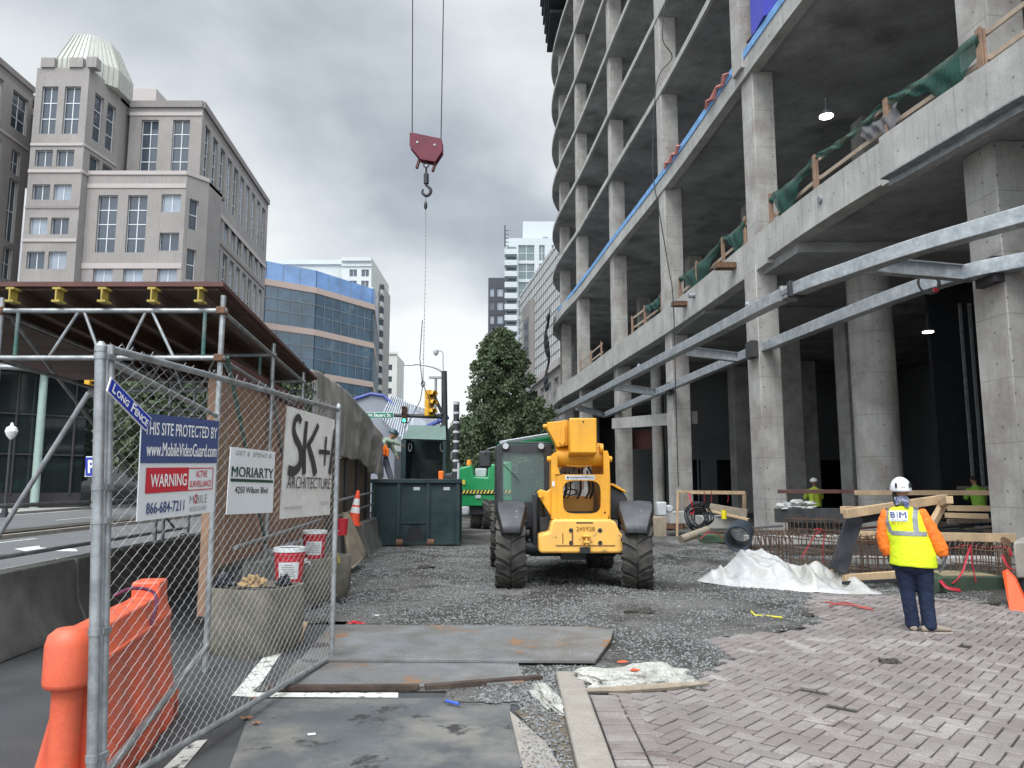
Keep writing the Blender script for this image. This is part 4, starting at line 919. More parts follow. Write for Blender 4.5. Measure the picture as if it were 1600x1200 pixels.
# ------------------------------------------------------------------ trees
def tree(label, x, y, h, rx, ry, n, seed, zlow=.0, mat=m_leaf, leaf=.16, cone=True, group=None):
    rt = random.Random(seed); t = thing('street_tree', label, 'tree', (x, y, 0), group=group)
    mb = MB(); pts = [V((x + .15 * math.sin(k * 1.3 + seed), y, h * .85 * k / 6)) for k in range(7)]; mb.tube(pts, [.17 * (1 - k / 7) + .02 for k in range(7)], 8)
    cl = []
    for k in range(34):
        f = rt.uniform(.12, .97); a = rt.uniform(0, 6.28); r0 = (1 - f) ** .48 if cone else math.sqrt(max(0, 1 - (2 * f - 1) ** 2)); z = zlow + (h - zlow) * f
        d = rt.uniform(.55, .95) * r0; e = V((x + rx * d * math.cos(a), y + ry * d * math.sin(a), z)); s = V((x, y, max(.5, z - h * .12)))
        mb.tube([s, s.lerp(e, .5) + V((0, 0, .1)), e], [.05, .035, .01], 5)
        cl.append((e, rt.uniform(.25, .5)))
    mb.build('trunk', m_bark, t)
    mb = MB(); cls = cl + [(V((x + rx * r_ * math.cos(a), y + ry * r_ * math.sin(a), z)), s) for (r_, a, z, s) in
        [((lambda f: (((1 - f) ** .45 if cone else math.sqrt(max(0, 1 - (2 * f - 1) ** 2))) * rt.uniform(.2, 1.0)))(f), rt.uniform(0, 6.28), zlow + (h - zlow) * f, rt.uniform(.14, .38)) for f in [rt.uniform(0.02, 1) ** 1.25 for _ in range(520)]]]
    for k in range(n):
        c, s = cls[rt.randrange(len(cls))]; q = V((rt.gauss(0, 1), rt.gauss(0, 1), rt.gauss(0, 1))); q = q.normalized() * s * rt.uniform(.5, 1.15) ** .7
        p = c + q * (V((1, 1, .7)) if 0 else 1); d = V((rt.uniform(-1, 1), rt.uniform(-1, 1), rt.uniform(-.6, .6))).normalized(); e = d.orthogonal().normalized(); e = (Matrix.Rotation(rt.uniform(0, 6.28), 3, d) @ e)
        l = leaf * rt.uniform(.6, 1.3); wv = d.cross(e) * l * .45
        mb.add([p, p + e * l * .5 + wv, p + e * l, p + e * l * .5 - wv], [(0, 1, 2, 3)])
    mb.build('crown', mat, t, smooth=0); return t
tree('tall dense cone shaped street tree beyond the yellow machine', -.62, 40, 9.6, 3.1, 2.7, 52000, 4, .6, leaf=.15)
tree('darker round street tree just right of the tall cone shaped tree', 1.25, 45, 6.6, 1.8, 2.0, 10000, 9, .6, leaf=.22, cone=False)
tree('small street tree left of the tall cone shaped tree, behind the striped pole', -3.0, 52, 6.0, 2.0, 2.0, 9000, 2, .6, leaf=.24, cone=False)
tree('leafy tree in front of the blue glass office, showing over the tarpaulin', -17.5, 62, 11.2, 3.6, 3.0, 12000, 6, 2, leaf=.3, cone=False)
tree('leafy tree seen through the chain link fence across the street', -18.6, 40, 7.5, 2.8, 2.8, 12000, 12, 2, leaf=.25, cone=False)
tree('small round tree across the street seen below the plywood deck', -24.5, 60, 8.5, 2.8, 2.8, 8000, 13, 2, leaf=.28, cone=False)
# ------------------------------------------------------------------ lettering
def text_mesh(s, quad, u0, u1, v0, v1, mat, name, parent, shear=0, weight=0.0, lift=.004, spacing=1.0, res=3):
    """letters fitted into the (u,v) box of a four cornered board (bl, br, tr, tl)"""
    cu = bpy.data.curves.new('txt', 'FONT'); cu.body = s; cu.size = 1; bold = weight if 'M' in s else 0; weight = 0 if 'M' in s else weight; cu.shear = shear; cu.offset = weight; cu.space_character = spacing; cu.resolution_u = res; cu.fill_mode = 'FRONT'
    ob_ = bpy.data.objects.new('txt', cu); col.objects.link(ob_); dg = bpy.context.evaluated_depsgraph_get(); me = bpy.data.meshes.new_from_object(ob_.evaluated_get(dg))
    bpy.data.objects.remove(ob_); bpy.data.curves.remove(cu)
    if bold:
        bm = bmesh.new(); bm.from_mesh(me); base = bm.verts[:] + bm.edges[:] + bm.faces[:]
        for k, dx in enumerate((-bold * 1.3, bold * 1.3)):
            g_ = bmesh.ops.duplicate(bm, geom=base)['geom']
            for v in g_:
                if isinstance(v, bmesh.types.BMVert): v.co.x += dx; v.co.z = .0004 * (k + 1)
        bm.to_mesh(me); bm.free()
    xs_ = [v.co.x for v in me.vertices]; ys_ = [v.co.y for v in me.vertices]
    if not xs_: return None
    x0, x1, y0, y1 = min(xs_), max(xs_), min(ys_), max(ys_)
    bl, br, tr, tl = [V(q) for q in quad]; nn = (br - bl).cross(tl - bl).normalized() * lift; off = ORG[parent.name]
    for v in me.vertices:
        u = u0 + (u1 - u0) * (v.co.x - x0) / (x1 - x0); w = v0 + (v1 - v0) * (v.co.y - y0) / max(1e-6, y1 - y0)
        v.co = bl * (1 - u) * (1 - w) + br * u * (1 - w) + tr * u * w + tl * (1 - u) * w + nn * (1 + v.co.z / max(lift, .001)) - off
    me.materials.clear(); me.materials.append(mat); me.name = name
    o = bpy.data.objects.new(name, me); col.objects.link(o); o.parent = parent; ORG[o.name] = off; return o
def patch(quad, u0, u1, v0, v1, mat, name, parent, lift=.003):
    bl, br, tr, tl = [V(q) for q in quad]; nn = (br - bl).cross(tl - bl).normalized() * lift
    f = lambda u, w: bl * (1 - u) * (1 - w) + br * u * (1 - w) + tr * u * w + tl * (1 - u) * w + nn
    mb = MB(); mb.quad(f(u0, v0), f(u1, v0), f(u1, v1), f(u0, v1)); return mb.build(name, mat, parent, smooth=0)
def board(name, quad, mat, label, cat, th=.006, wav=0):
    bl, br, tr, tl = [V(q) for q in quad]; nn = (br - bl).cross(tl - bl).normalized() * th; mb = MB()
    if wav:
        n = 10; f = lambda u, w: bl * (1 - u) * (1 - w) + br * u * (1 - w) + tr * u * w + tl * (1 - u) * w
        for i in range(n):
            for j in range(n):
                ps = [f((i + a) / n, (j + b) / n) - nn * .0 + nn.normalized() * wav * math.sin(3 * (i + a) + 2 * (j + b)) * (-.5) for a, b in ((0, 0), (1, 0), (1, 1), (0, 1))]; mb.add(ps, [(0, 1, 2, 3)])
        mb.add([bl - nn, br - nn, tr - nn, tl - nn], [(3, 2, 1, 0)])
        t = thing(name, label, cat, tuple((bl + br) / 2)); mb.build('panel', mat, t, smooth=60); return t
    mb.add([bl - nn, br - nn, tr - nn, tl - nn, bl, br, tr, tl], [(3, 2, 1, 0), (4, 5, 6, 7), (0, 1, 5, 4), (1, 2, 6, 5), (2, 3, 7, 6), (3, 0, 4, 7)])
    t = thing(name, label, cat, tuple((bl + br) / 2)); mb.build('panel', mat, t, smooth=0); return t

# ------------------------------------------------------------------ chain link fence panel with its signs
FA, FB = V((-2.155, 4.02, 0)), V((-1.69, 7.46, 0)); FD = (FB - FA).normalized(); FN = V((FD.y, -FD.x, 0)); FL_ = (FB - FA).length
def onfence(px, py, off=.02):
    r = ray(px, py); o = V((0, 0, 1.65)); A = FA + FN * off; t = (A - o).dot(FN) / r.dot(FN); return o + r * t
fence = thing('chain_link_fence', 'galvanised chain link fence panel carrying the sign boards', 'fence', (-1.95, 5.7, 0))
ZT = 2.37; fz = lambda s: .13 - .08 * s / FL_
m_p = m_pipe
def pt(s, z, off=0): return FA + FD * s + FN * off + V((.115 * (1 - z / ZT) * (1 - s / FL_), 0, z))   # the near post leans a little
mb = MB(); mb.tube([pt(.035, .02), pt(.035, ZT + .02)], .021, 12); mb.build('post', m_p, fence)
mb = MB(); mb.tube([pt(FL_, .0), pt(FL_, ZT + .03)], .024, 12); mb.lathe([(.028, 0), (.028, .02), (.01, .045)], c=pt(FL_, ZT + .02), n=12); mb.build('post', m_p, fence)
mb = MB(); mb.tube([pt(-.045, -.02), pt(-.045, ZT - .02)], .027, 16); mb.lathe([(.031, 0), (.031, .03), (.012, .055)], c=pt(-.045, ZT - .03), n=14); mb.build('gate_post', m_p, fence)
for z in (.3, .9, 1.45, 1.62, 2.3):
    mb = MB(); mb.tube([pt(-.045, z), pt(-.045, z + .035)], .031, 16); mb.box(pt(.0, z + .017, .03), (.02, .06, .03), rz=-.14); mb.build('clamp', m_p, fence)
mb = MB(); mb.tube([pt(.03, ZT), pt(FL_, ZT)], .021, 12); mb.build('rail', m_p, fence)
mb = MB(); mb.tube([pt(.03, fz(0)), pt(FL_, fz(FL_))], .021, 12); mb.build('rail', m_p, fence)
mb = MB(); rw = random.Random(8); pitch = .052; nw = int((FL_ - .1) / pitch)
for i in range(nw + 1):
    s0 = .06 + i * pitch; pts = []; k = 0; z = fz(s0) - .03
    lean = .10
    while z < ZT + .045:
        sgn = 1 if (k + i) % 2 else -1
        bulge = .018 * math.sin(s0 * 2.1) * math.sin(z * 1.7) + .004 * sgn
        hs = s0 + sgn * pitch * .5 + .015 * math.sin(z * 2.3 + s0 * 1.3)
        pts.append(pt(min(max(hs, .035), FL_ - .01), z, bulge)); z += .036; k += 1
    pts[-1] += V((rw.uniform(-.01, .01), rw.uniform(-.015, .015), rw.uniform(.0, .03)))
    if len(pts) > 2: mb.tube(pts, .0015, 4, cap=False)
mb.build('chain_link_mesh', m_wire, fence, smooth=0)
mb = MB()
for z in (.6, 1.2, 1.9):
    mb.tube([pt(FL_ - .03, z), pt(FL_ + .03, z), pt(FL_ + .03, z + .01, .03)], .006, 5)
mb.build('tie_wire', m_wire, fence)
mb = MB(); mb.box(pt(FL_ + .05, .93, .02), (.035, .02, .05)); mb.tube([pt(FL_ + .05, .955, .02), pt(FL_ + .035, 1.0, .02), pt(FL_ + .02, .955, .02)], .005, 6); mb.build('padlock', M('brass', (.45, .36, .12), .4, metal=.7, bump=0), fence)
# stay pipes running back to the scaffold
mb = MB(); mb.tube([pt(0, 2.33, -.05), V((-2.74, 7.1, 2.28))], .02, 10); mb.build('stay_pipe', m_p, label='upper galvanised stay pipe running back from the fence post', cat='pipe')
mb = MB(); mb.tube([V((-2.01, 3.9, .20)), V((-2.72, 7.1, .22))], .024, 10); mb.build('stay_pipe', m_p, label='lower galvanised stay pipe running along behind the foot of the fence', cat='pipe')

# video surveillance sign
q = [onfence(*c, .065) for c in ((214, 815), (334, 800), (342, 658), (222, 645))]
s = board('site_sign', q, m_white, 'navy and white THIS SITE PROTECTED BY warning sign with a red WARNING block', 'sign', wav=0)
patch(q, 0, 1, .535, 1, m_navy, 'header', s)
text_mesh('THIS SITE PROTECTED BY', q, .03, .97, .80, .925, m_signw, 'lettering', s, weight=.008, lift=.006)
text_mesh('www.MobileVideoGuard.com', q, .055, .975, .60, .735, m_signw, 'lettering', s, weight=.012, lift=.006)
patch(q, .07, .60, .25, .49, m_red, 'red_block', s); text_mesh('WARNING', q, .12, .57, .305, .43, m_signw, 'lettering', s, weight=.014, lift=.006)
for a in ((.60, .955, .25, .26), (.60, .955, .475, .485), (.945, .955, .25, .485)): patch(q, *a, m_red, 'red_border', s)
text_mesh('ACTIVE', q, .70, .86, .385, .455, m_red, 'lettering', s, weight=.008); text_mesh('SURVEILLANCE', q, .62, .925, .285, .35, m_red, 'lettering', s, weight=.008)
text_mesh('866-684-7211', q, .09, .56, .055, .165, m_navy, 'lettering', s, weight=.016)
text_mesh('M BILE', q, .63, .88, .115, .20, m_inkl, 'lettering', s, weight=.0); text_mesh('VIDEOGUARD', q, .63, .88, .035, .085, m_inkl, 'lettering', s)
text_mesh('O', q, .695, .735, .11, .215, m_red, 'lettering', s, weight=.05)
# brand strip, tilted across the top left corner
q = [onfence(*c, .075) for c in ((167, 611), (228, 674), (237, 654), (174, 589))]
s = board('maker_plate', q, m_signw, 'small tilted blue LONG FENCE plate at the top left of the chain link panel', 'sign')
patch(q, .015, .985, .07, .93, m_blue, 'blue_field', s)
text_mesh('L', q, .07, .15, .18, .80, m_signw, 'lettering', s, weight=.03, lift=.007); text_mesh('ONG', q, .17, .46, .20, .64, m_signw, 'lettering', s, weight=.03, lift=.007)
text_mesh('F', q, .53, .61, .20, .84, m_signw, 'lettering', s, weight=.03, lift=.007); text_mesh('ENCE', q, .62, .95, .20, .66, m_signw, 'lettering', s, weight=.03, lift=.007)
# contractor board
q = [onfence(*c, .04) for c in ((354, 804), (426, 801), (430, 706), (361, 698))]
s = board('contractor_sign', q, m_white, 'white MORIARTY board with a dark green rule and street address', 'sign')
text_mesh('GET $  SPEND $', q, .10, .90, .875, .955, m_inkl, 'lettering', s, shear=.15)
text_mesh('MORIARTY', q, .035, .965, .56, .715, m_inkg, 'lettering', s, weight=.012, lift=.004)
# serifs for the capitals
for u in (.045, .115, .305, .345, .41, .445, .535, .58, .655, .735, .80, .92): patch(q, u - .013, u + .013, .56, .57, m_inkg, 'serif', s, .005)
patch(q, .03, .97, .485, .53, m_inkg, 'rule', s)
text_mesh('4250 Wilson Blvd', q, .125, .845, .315, .415, m_ink, 'lettering', s, weight=.012)
# architect banner
q = [onfence(*c, .03) for c in ((437, 811), (515, 804), (523, 656), (449, 634))]
s = board('architect_banner', q, m_banner, 'tall white SK+I ARCHITECTURE vinyl banner near the far fence post', 'banner', wav=.006)
def stroke(pts, w):
    bl, br, tr, tl = [V(c) for c in q]; nn = (br - bl).cross(tl - bl).normalized() * .012
    f = lambda u, w_: bl * (1 - u) * (1 - w_) + br * u * (1 - w_) + tr * u * w_ + tl * (1 - u) * w_ + nn
    P2 = [(p[0], p[1]) for p in cr([(a, b, 0) for a, b in pts], 4)] if len(pts) > 2 else pts
    asp = (tl - bl).length / (br - bl).length; mb = MB(); L2, R2 = [], []
    for i, p in enumerate(P2):
        a = P2[max(0, i - 1)]; b = P2[min(len(P2) - 1, i + 1)]; dx, dy = b[0] - a[0], (b[1] - a[1]) * asp; l = math.hypot(dx, dy) or 1
        ww = w[0] + (w[1] - w[0]) * i / (len(P2) - 1) if isinstance(w, tuple) else w
        L2.append(f(p[0] - dy / l * ww, p[1] + dx / l * ww / asp)); R2.append(f(p[0] + dy / l * ww, p[1] - dx / l * ww / asp))
    n = len(P2); mb.add(L2 + R2, [(i, i + 1, n + i + 1, n + i) for i in range(n - 1)]); mb.build('letter_stroke', m_ink, s, smooth=0)
stroke([(.255, .885), (.20, .925), (.14, .885), (.125, .80), (.17, .73), (.26, .655), (.30, .575), (.27, .475), (.17, .42), (.07, .43)], (.024, .040))
stroke([(.36, .905), (.35, .65), (.375, .40)], (.028, .034)); stroke([(.61, .90), (.50, .76), (.40, .665)], .026); stroke([(.42, .685), (.53, .55), (.61, .405)], (.028, .04))
stroke([(.80, .80), (.795, .65), (.80, .50)], (.02, .014)); stroke([(.655, .635), (.90, .64)], .02); stroke([(.985, .90), (.955, .65), (.925, .42)], (.014, .032))
text_mesh('ARCHITECTURE', q, .06, .955, .265, .375, m_ink, 'lettering', s, lift=.012, weight=.0, shear=.05)
text_mesh('www.skiarch.com', q, .05, .38, .08, .115, m_inkl, 'lettering', s, lift=.012); text_mesh('301 654 9300', q, .74, .93, .105, .14, m_inkl, 'lettering', s, lift=.012)

# ------------------------------------------------------------------ orange water filled barrier
wb_ = thing('water_barrier', 'orange plastic water filled road barrier standing behind the near fence post', 'barrier', (-2.62, 5.0, 0))
def oring(s, sc_=1, ledge=0):
    prof = [(-.24, .0), (-.24, .13), (-.20, .17), (-.14, .45), (-.125, .70), (-.135, .73), (-.10, .80), (-.09, .88), (.09, .88), (.10, .80), (.135, .73), (.125, .70), (.14, .45), (.18, .17), (.20, .13), (.20, .0)]
    return [(a * sc_, s, b) for a, b in prof]
Mb = Matrix.Translation((-2.30, 4.22, 0)) @ Matrix.Rotation(R(11), 4, 'Z')
mb = MB(); mb.loft([oring(s_, k) for s_, k in ((0.05, .9), (.09, 1), (.45, 1), (.47, .93), (.62, .93), (.64, 1), (1.0, 1), (1.02, .93), (1.17, .93), (1.19, 1), (1.5, 1), (1.54, .9))])
mb.xf(Mb); mb.build('body', m_orange, wb_, bevel=.012, seg=3, fixn=True)
mb = MB(); mb.lathe([(.001, .905), (.07, .90), (.105, .87), (.118, .82), (.118, .62), (.10, .60)], c=(-.03, -.035, 0), n=24); mb.box((-.03, .02, .74), (.2, .12, .24)); mb.xf(Mb); mb.build('hinge_cap', m_orange, wb_, fixn=True, bevel=.01)
mb = MB(); mb.lathe([(.075, .16), (.075, .62)], c=(-.03, -.02, 0), n=20); mb.xf(Mb); mb.build('hinge_column', m_orange, wb_)
mb = MB(); mb.box((.0, -.02, .085), (.34, .2, .17)); mb.box((-.2, .1, .06), (.18, .3, .12)); mb.xf(Mb); mb.build('foot', m_orange, wb_, bevel=.02, seg=3)
mb = MB(); mb.box((.0, 1.38, .92), (.19, .22, .12)); mb.xf(Mb); mb.build('end_lug', m_orange, wb_, bevel=.02, seg=3); mb = MB(); mb.box((.10, 1.47, .10), (.2, .18, .2)); mb.xf(Mb); mb.build('foot', m_orange, wb_, bevel=.02, seg=3)
mb = MB(); mb.box((.0, .55, .725), (.285, 1.0, .03)); mb.xf(Mb); mb.build('ledge', m_orange, wb_, bevel=.012, seg=3)
mb = MB(); mb.tube(cr([(-.11, .95, .93), (-.02, 1.0, .97), (.10, 1.05, .94), (.14, 1.0, .86), (.13, .93, .74)], 4), .012, 6); mb.xf(Mb)
mb.build('webbing_strap', M('dark_strap', (.10, .02, .06), .6, bump=0), label='dark strap tied over the top of the orange barrier', cat='strap')

# ------------------------------------------------------------------ concrete barriers
def krail(label, x, y, rz, L_=2.9, h=.8, group=None, hook=True):
    t = thing('concrete_barrier', label, 'barrier', (x, y, 0), group=group)
    prof = [(-.28, 0), (-.28, .09), (-.16, .33), (-.115, h), (.115, h), (.16, .33), (.28, .09), (.28, 0)]
    mb = MB(); mb.loft([[(a, s_, b) for a, b in prof] for s_ in (0, L_)]); Mx = Matrix.Translation((x, y, 0)) @ Matrix.Rotation(rz, 4, 'Z'); mb.xf(Mx); mb.build('body', m_kconc, t, bevel=.015, fixn=True)
    if hook:
        mb = MB(); mb.tube([Mx @ V((.0 + .05 * math.cos(a), L_ * .3, h + .05 * math.sin(a))) for a in [k * math.pi / 6 for k in range(7)]], .009, 6); mb.build('lifting_loop', m_rust, t)
    return t
rz = R(4.2); x, y = -4.72, 3.2
for k, lab in enumerate(('grey concrete barrier along the street edge, nearest at the left', 'grey concrete barrier along the street, second along, partly behind the near fence post', 'grey concrete barrier along the street, third along, seen through the mesh', 'grey concrete barrier along the street, fourth along', 'grey concrete barrier along the street, farthest seen')):
    krail(lab, x, y, rz, group='concrete barriers along the street'); x -= 2.95 * math.sin(rz); y += 2.95 * math.cos(rz)
HL_ = cr([(-2.98, 8.0, 0), (-3.2, 11, 0), (-3.42, 14, 0), (-3.6, 17, 0), (-3.78, 20.6, 0)], 6)
def hx(y):
    for a, b in zip(HL_, HL_[1:]):
        if a.y <= y <= b.y: return a.x + (b.x - a.x) * (y - a.y) / (b.y - a.y)
    return HL_[-1].x if y > 20 else HL_[0].x
for k, (y0, lab) in enumerate(((8.9, 'concrete barrier under the plywood hoarding, nearest, behind the planters'), (11.9, 'concrete barrier under the hoarding, second along'), (14.9, 'concrete barrier under the hoarding by the traffic cone'), (17.9, 'concrete barrier under the hoarding beside the dumpster'))):
    krail(lab, hx(y0) + .12, y0, R(3.7), group='concrete barriers under the hoarding', h=.78, hook=False)

# ------------------------------------------------------------------ plywood hoarding, tarpaulin
ho = thing('plywood_hoarding', 'tall brown plywood hoarding behind the chain link fence', 'hoarding', (-3.3, 12, 0))
y = 8.05; k = 0
while y < 13.6:
    x0, x1 = hx(y), hx(y + 1.21); mb = MB(); mb.bar((x0, y + .005, 1.79), (x1, y + 1.205, 1.79), .018, 1.94)
    mb.build('plywood_sheet', m_ply, ho, smooth=0)
    mb = MB(); mb.bar((x0 - .06, y, .8), (x0 - .06, y, 2.75), .05, .1); mb.build('stud', m_woodg, ho, smooth=0)
    y += 1.22; k += 1
m_boards = M('weathered_brown_boards', (.17, .135, .105), .9, var=.25, scale=2, streak=.5, isl=.5, c2=(.11, .09, .07))
mb = MB()
while y < 20.5:
    mb.bar((hx(y) + .01, y + .005, 1.6), (hx(y + .15) + .01, y + .148, 1.6), .02, 1.9 + .03 * math.sin(y * 9)); y += .15
mb.build('board_wall', m_boards, ho, smooth=0)
for y_ in (16.3, 17.9, 19.5):
    mb = MB(); mb.tube([(hx(y_) + .06, y_, .7), (hx(y_) + .06, y_, 2.9)], .03, 8); mb.build('pole', m_blackp, ho)
for z in (1.05, 1.35):
    mb = MB(); mb.tube([(hx(15) + .15, 15, z), (hx(20.2) + .15, 20.2, z + .1)], .025, 8); mb.build('pipe_rail', m_pipe, ho)
mb = MB(); mb.tube([(hx(8.1) + .12, 8.1, 1.0), (hx(13) + .12, 13.2, 1.06)], .024, 8); mb.build('pipe_rail', m_pipe, ho)
mb = MB(); mb.bar((hx(8) + .02, 8.0, 2.86), (hx(12), 12, 2.86), .02, .2); mb.build('red_header', m_redwood, ho, smooth=0)
mb = MB(); mb.b2((-3.12, 7.82, .35), (-2.98, 7.97, 2.78)); mb.build('timber_post', m_ply, label='rough brown timber post at the near end of the hoarding', cat='post', bevel=.01)
# tarpaulin
tt_ = [P(486, 577, 14.0), P(497, 580, 14.3), P(520, 594, 15.5), P(545, 614, 16.6), P(564, 636, 17.8), P(583, 660, 19.3), P(600, 692, 20.0)]
tb_ = [P(492, 718, 14.0), P(505, 716, 14.4), P(530, 718, 15.6), P(552, 716, 16.8), P(566, 728, 17.9), P(580, 742, 19.1), P(592, 748, 19.7)]
T1_, T2_ = cr(tt_, 14), cr(tb_, 14); mb = MB(); nr = 40; G_ = []
for i, (a, b) in enumerate(zip(T1_, T2_)):
    row = []
    for j in range(nr + 1):
        f = j / nr; p = a.lerp(b, f); w = (.5 - abs(noise.noise(V((i * .063 + f * 1.2, f * 1.1, 0))))) * .13 * (.25 + f) + (.5 - abs(noise.noise(V((i * .2 + f * 2, f * 2.5, 4))))) * .06 - .05 + .012 * noise.noise(V((i * .5, f * 5, 2))) + .05 * (1 - abs(math.sin(i * .19 + f * 1.4))) ** 3 * (.3 + f)
        row.append(p + V((w + .05 * math.sin(f * 3.1), 0, (.05 * math.sin(i * .28) + .012 * math.sin(i * .8)) * f)))
    G_.append(row)
for i in range(len(G_) - 1):
    for j in range(nr): mb.add([G_[i][j], G_[i + 1][j], G_[i + 1][j + 1], G_[i][j + 1]], [(0, 1, 2, 3)])
me_o = mb.build('tarpaulin', m_tarp, label='crumpled grey tarpaulin draped over the far part of the hoarding', cat='tarpaulin', smooth=180)
bmx = bmesh.new(); bmx.from_mesh(me_o.data); bmesh.ops.remove_doubles(bmx, verts=bmx.verts[:], dist=1e-5); bmx.to_mesh(me_o.data); bmx.free()
s_ = me_o.modifiers.new('s', 'SOLIDIFY'); s_.thickness = .012
# dark wall below / behind the tarpaulin top
mb = MB(); mb.bar(P(552, 640, 19.0), P(596, 690, 20.9), .05, .35); mb.build('rolled_cover', m_woodg, label='brown board edge under the top of the tarpaulin', cat='board')

# ------------------------------------------------------------------ scaffold shed with plywood deck
sh = thing('scaffold_shed', 'scaffold pipe canopy with a plywood deck on yellow beams over the sidewalk', 'scaffold', (-4.2, 8, 0))
dk = [(-7.2, 7.05), (-2.72, 7.05), (-3.48, 13.6), (-7.9, 13.6)]
mb = MB(); mb.prism(dk, 3.50, 3.545); mb.build('plywood_deck', m_redwood, sh, smooth=0)
m_under = M('weathered_ply_shaded_beam', (.13, .095, .075), .9, var=.25, scale=1.4, c2=(.10, .06, .045), bump=.1)
for k in range(6):
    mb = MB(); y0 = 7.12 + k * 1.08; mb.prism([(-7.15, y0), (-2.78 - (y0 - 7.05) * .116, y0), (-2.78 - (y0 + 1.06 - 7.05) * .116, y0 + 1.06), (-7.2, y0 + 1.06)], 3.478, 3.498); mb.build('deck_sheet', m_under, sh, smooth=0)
m_ybeam = M('yellow_beam_paint', (.42, .32, .07), .6, var=.2, scale=6, c2=(.28, .22, .06))
for px in (-60, 20, 92, 163, 240, 313):
    x = (px - 800) / 1170 * 7.02; mb = MB(); e = V((-.72, 6.4, 0))
    for z, w, h in ((3.465, .075, .02), (3.405, .014, .10), (3.345, .075, .02)): mb.bar(V((x, 7.1, z)), V((x, 7.1, z)) + e, w, h)
    bm0 = mb.build('beam', m_under, sh, smooth=0); mb = MB()  # shade under the deck painted as brown; only the beam ends stay yellow
    for z, w, h in ((3.465, .075, .02), (3.405, .014, .10), (3.345, .075, .02)): mb.bar(V((x, 6.98, z)), V((x, 7.095, z)), w, h)
    mb.build('yellow_end', m_ybeam, bm0, smooth=0)
def pp(name, pts, r=.024, mat=m_pipe, n=10): 
    mb = MB(); mb.tube(pts, r, n); return mb.build(name, mat, sh)
RX = lambda y: -2.73 - (y - 7.1) * .118
for y_ in (7.1, 9.6, 12.1, 13.4):
    x = RX(y_); xl = -4.82 - (y_ - 7.1) * .118
    pp('leg', [(x, y_, 0), (x, y_, 3.42)], .026); pp('leg', [(xl, y_, 0), (xl, y_, 3.4)], .026)
    a = -7.2 if y_ < 8 else xl - .2
    pp('chord', [(a, y_ - .03, 3.27), (x + .05, y_ - .03, 3.27)]); pp('chord', [(a, y_ - .03, 2.82), (x + .05, y_ - .03, 2.82)])
    gx = lambda px: (px - 800) / 1182 * 7.1 + (x + 2.73)
    for a, b in ((123, 80), (130, 162), (228, 196), (236, 275)):
        pp('truss_diagonal', [(gx(a), y_ - .03, 3.27), (gx(b), y_ - .03, 2.82)], .014)
    for px, m_ in ((28, m_gpipe), (320, m_gpipe)): pp('truss_post', [(gx(px), y_ - .03, 2.82), (gx(px), y_ - .03, 3.27)], .018, m_)
for z in (3.27, 2.82): pp('side_rail', [(RX(7.1), 7.1, z), (RX(13.4), 13.4, z)], .02); pp('side_rail', [(-4.86, 7.1, z), (-5.6, 13.4, z)], .02)
pp('brace', [(RX(7.15) + .03, 7.2, 2.85), (RX(9.6) + .03, 9.5, .95)], .02, m_gpipe); pp('brace', [(RX(9.6), 9.6, 2.85), (RX(12.1), 12, .9)], .02)
pp('brace', [(-3.95, 7.12, 2.50), (-5.35, 7.2, .08)], .024); pp('brace', [(-4.9, 7.4, 3.25), (-5.6, 13, .9)], .02)
for z in (1.42, .91): pp('guard_rail', [(-4.90, 5.2, z + .02), (-5.62, 13.4, z)], .024)
pp('guard_post', [(-4.92, 9.3, .75), (-4.98, 9.3, 1.42)], .024); pp('guard_post', [(-5.3, 11.6, .75), (-5.3, 11.6, 1.42)], .024)
for x, z in ((RX(7.1), 3.27), (RX(7.1), 2.82), (-4.82, 3.27), (-4.82, 2.82)):
    mb = MB(); mb.box((x, 7.08, z), (.09, .09, .07)); mb.build('coupler', m_rust, sh, bevel=.01)
mb = MB(); mb.tube(cr([(-4.15, 8.2, 3.2), (-4.05, 8.4, 2.95), (-3.9, 8.5, 3.1), (-3.8, 8.6, 2.98), (-3.6, 8.8, 3.25)], 5), .02, 6); mb.build('cable_bundle', m_blackp, sh)

# ------------------------------------------------------------------ planters and things on them
def planter(label, x, y, r=.5, h=.64, rz=.3):
    t = thing('concrete_planter', label, 'planter', (x, y, 0), group='aggregate concrete planters by the fence'); mb = MB(); n = 48
    def ring(r_, z, p=5.5):
        o = []
        for k in range(n):
            a = 2 * math.pi * k / n + rz; c_, s_ = math.cos(a), math.sin(a); q = r_ / (abs(c_) ** p + abs(s_) ** p) ** (1 / p); th = a
            o.append((x + q * math.cos(th - rz - .12), y + q * math.sin(th - rz - .12), z))
        return o
    mb.loft([ring(r * .86, .0), ring(r * .92, .06), ring(r, .18), ring(r, h - .03), ring(r * .985, h), ring(r * .88, h), ring(r * .86, h - .06)], cap=False); mb.build('tub', m_agg, t, fixn=False)
    mb = MB(); mb.loft([ring(r * .87, h - .08), ring(r * .5, h - .05), ring(r * .05, h - .04)]); mb.build('soil', m_dirt, t); return t
planter('large aggregate concrete planter with rubbish on top, behind the fence mesh', -2.57, 7.95, .375)
planter('aggregate concrete planter farther back under the second red bucket', -2.92, 11.2, .5)
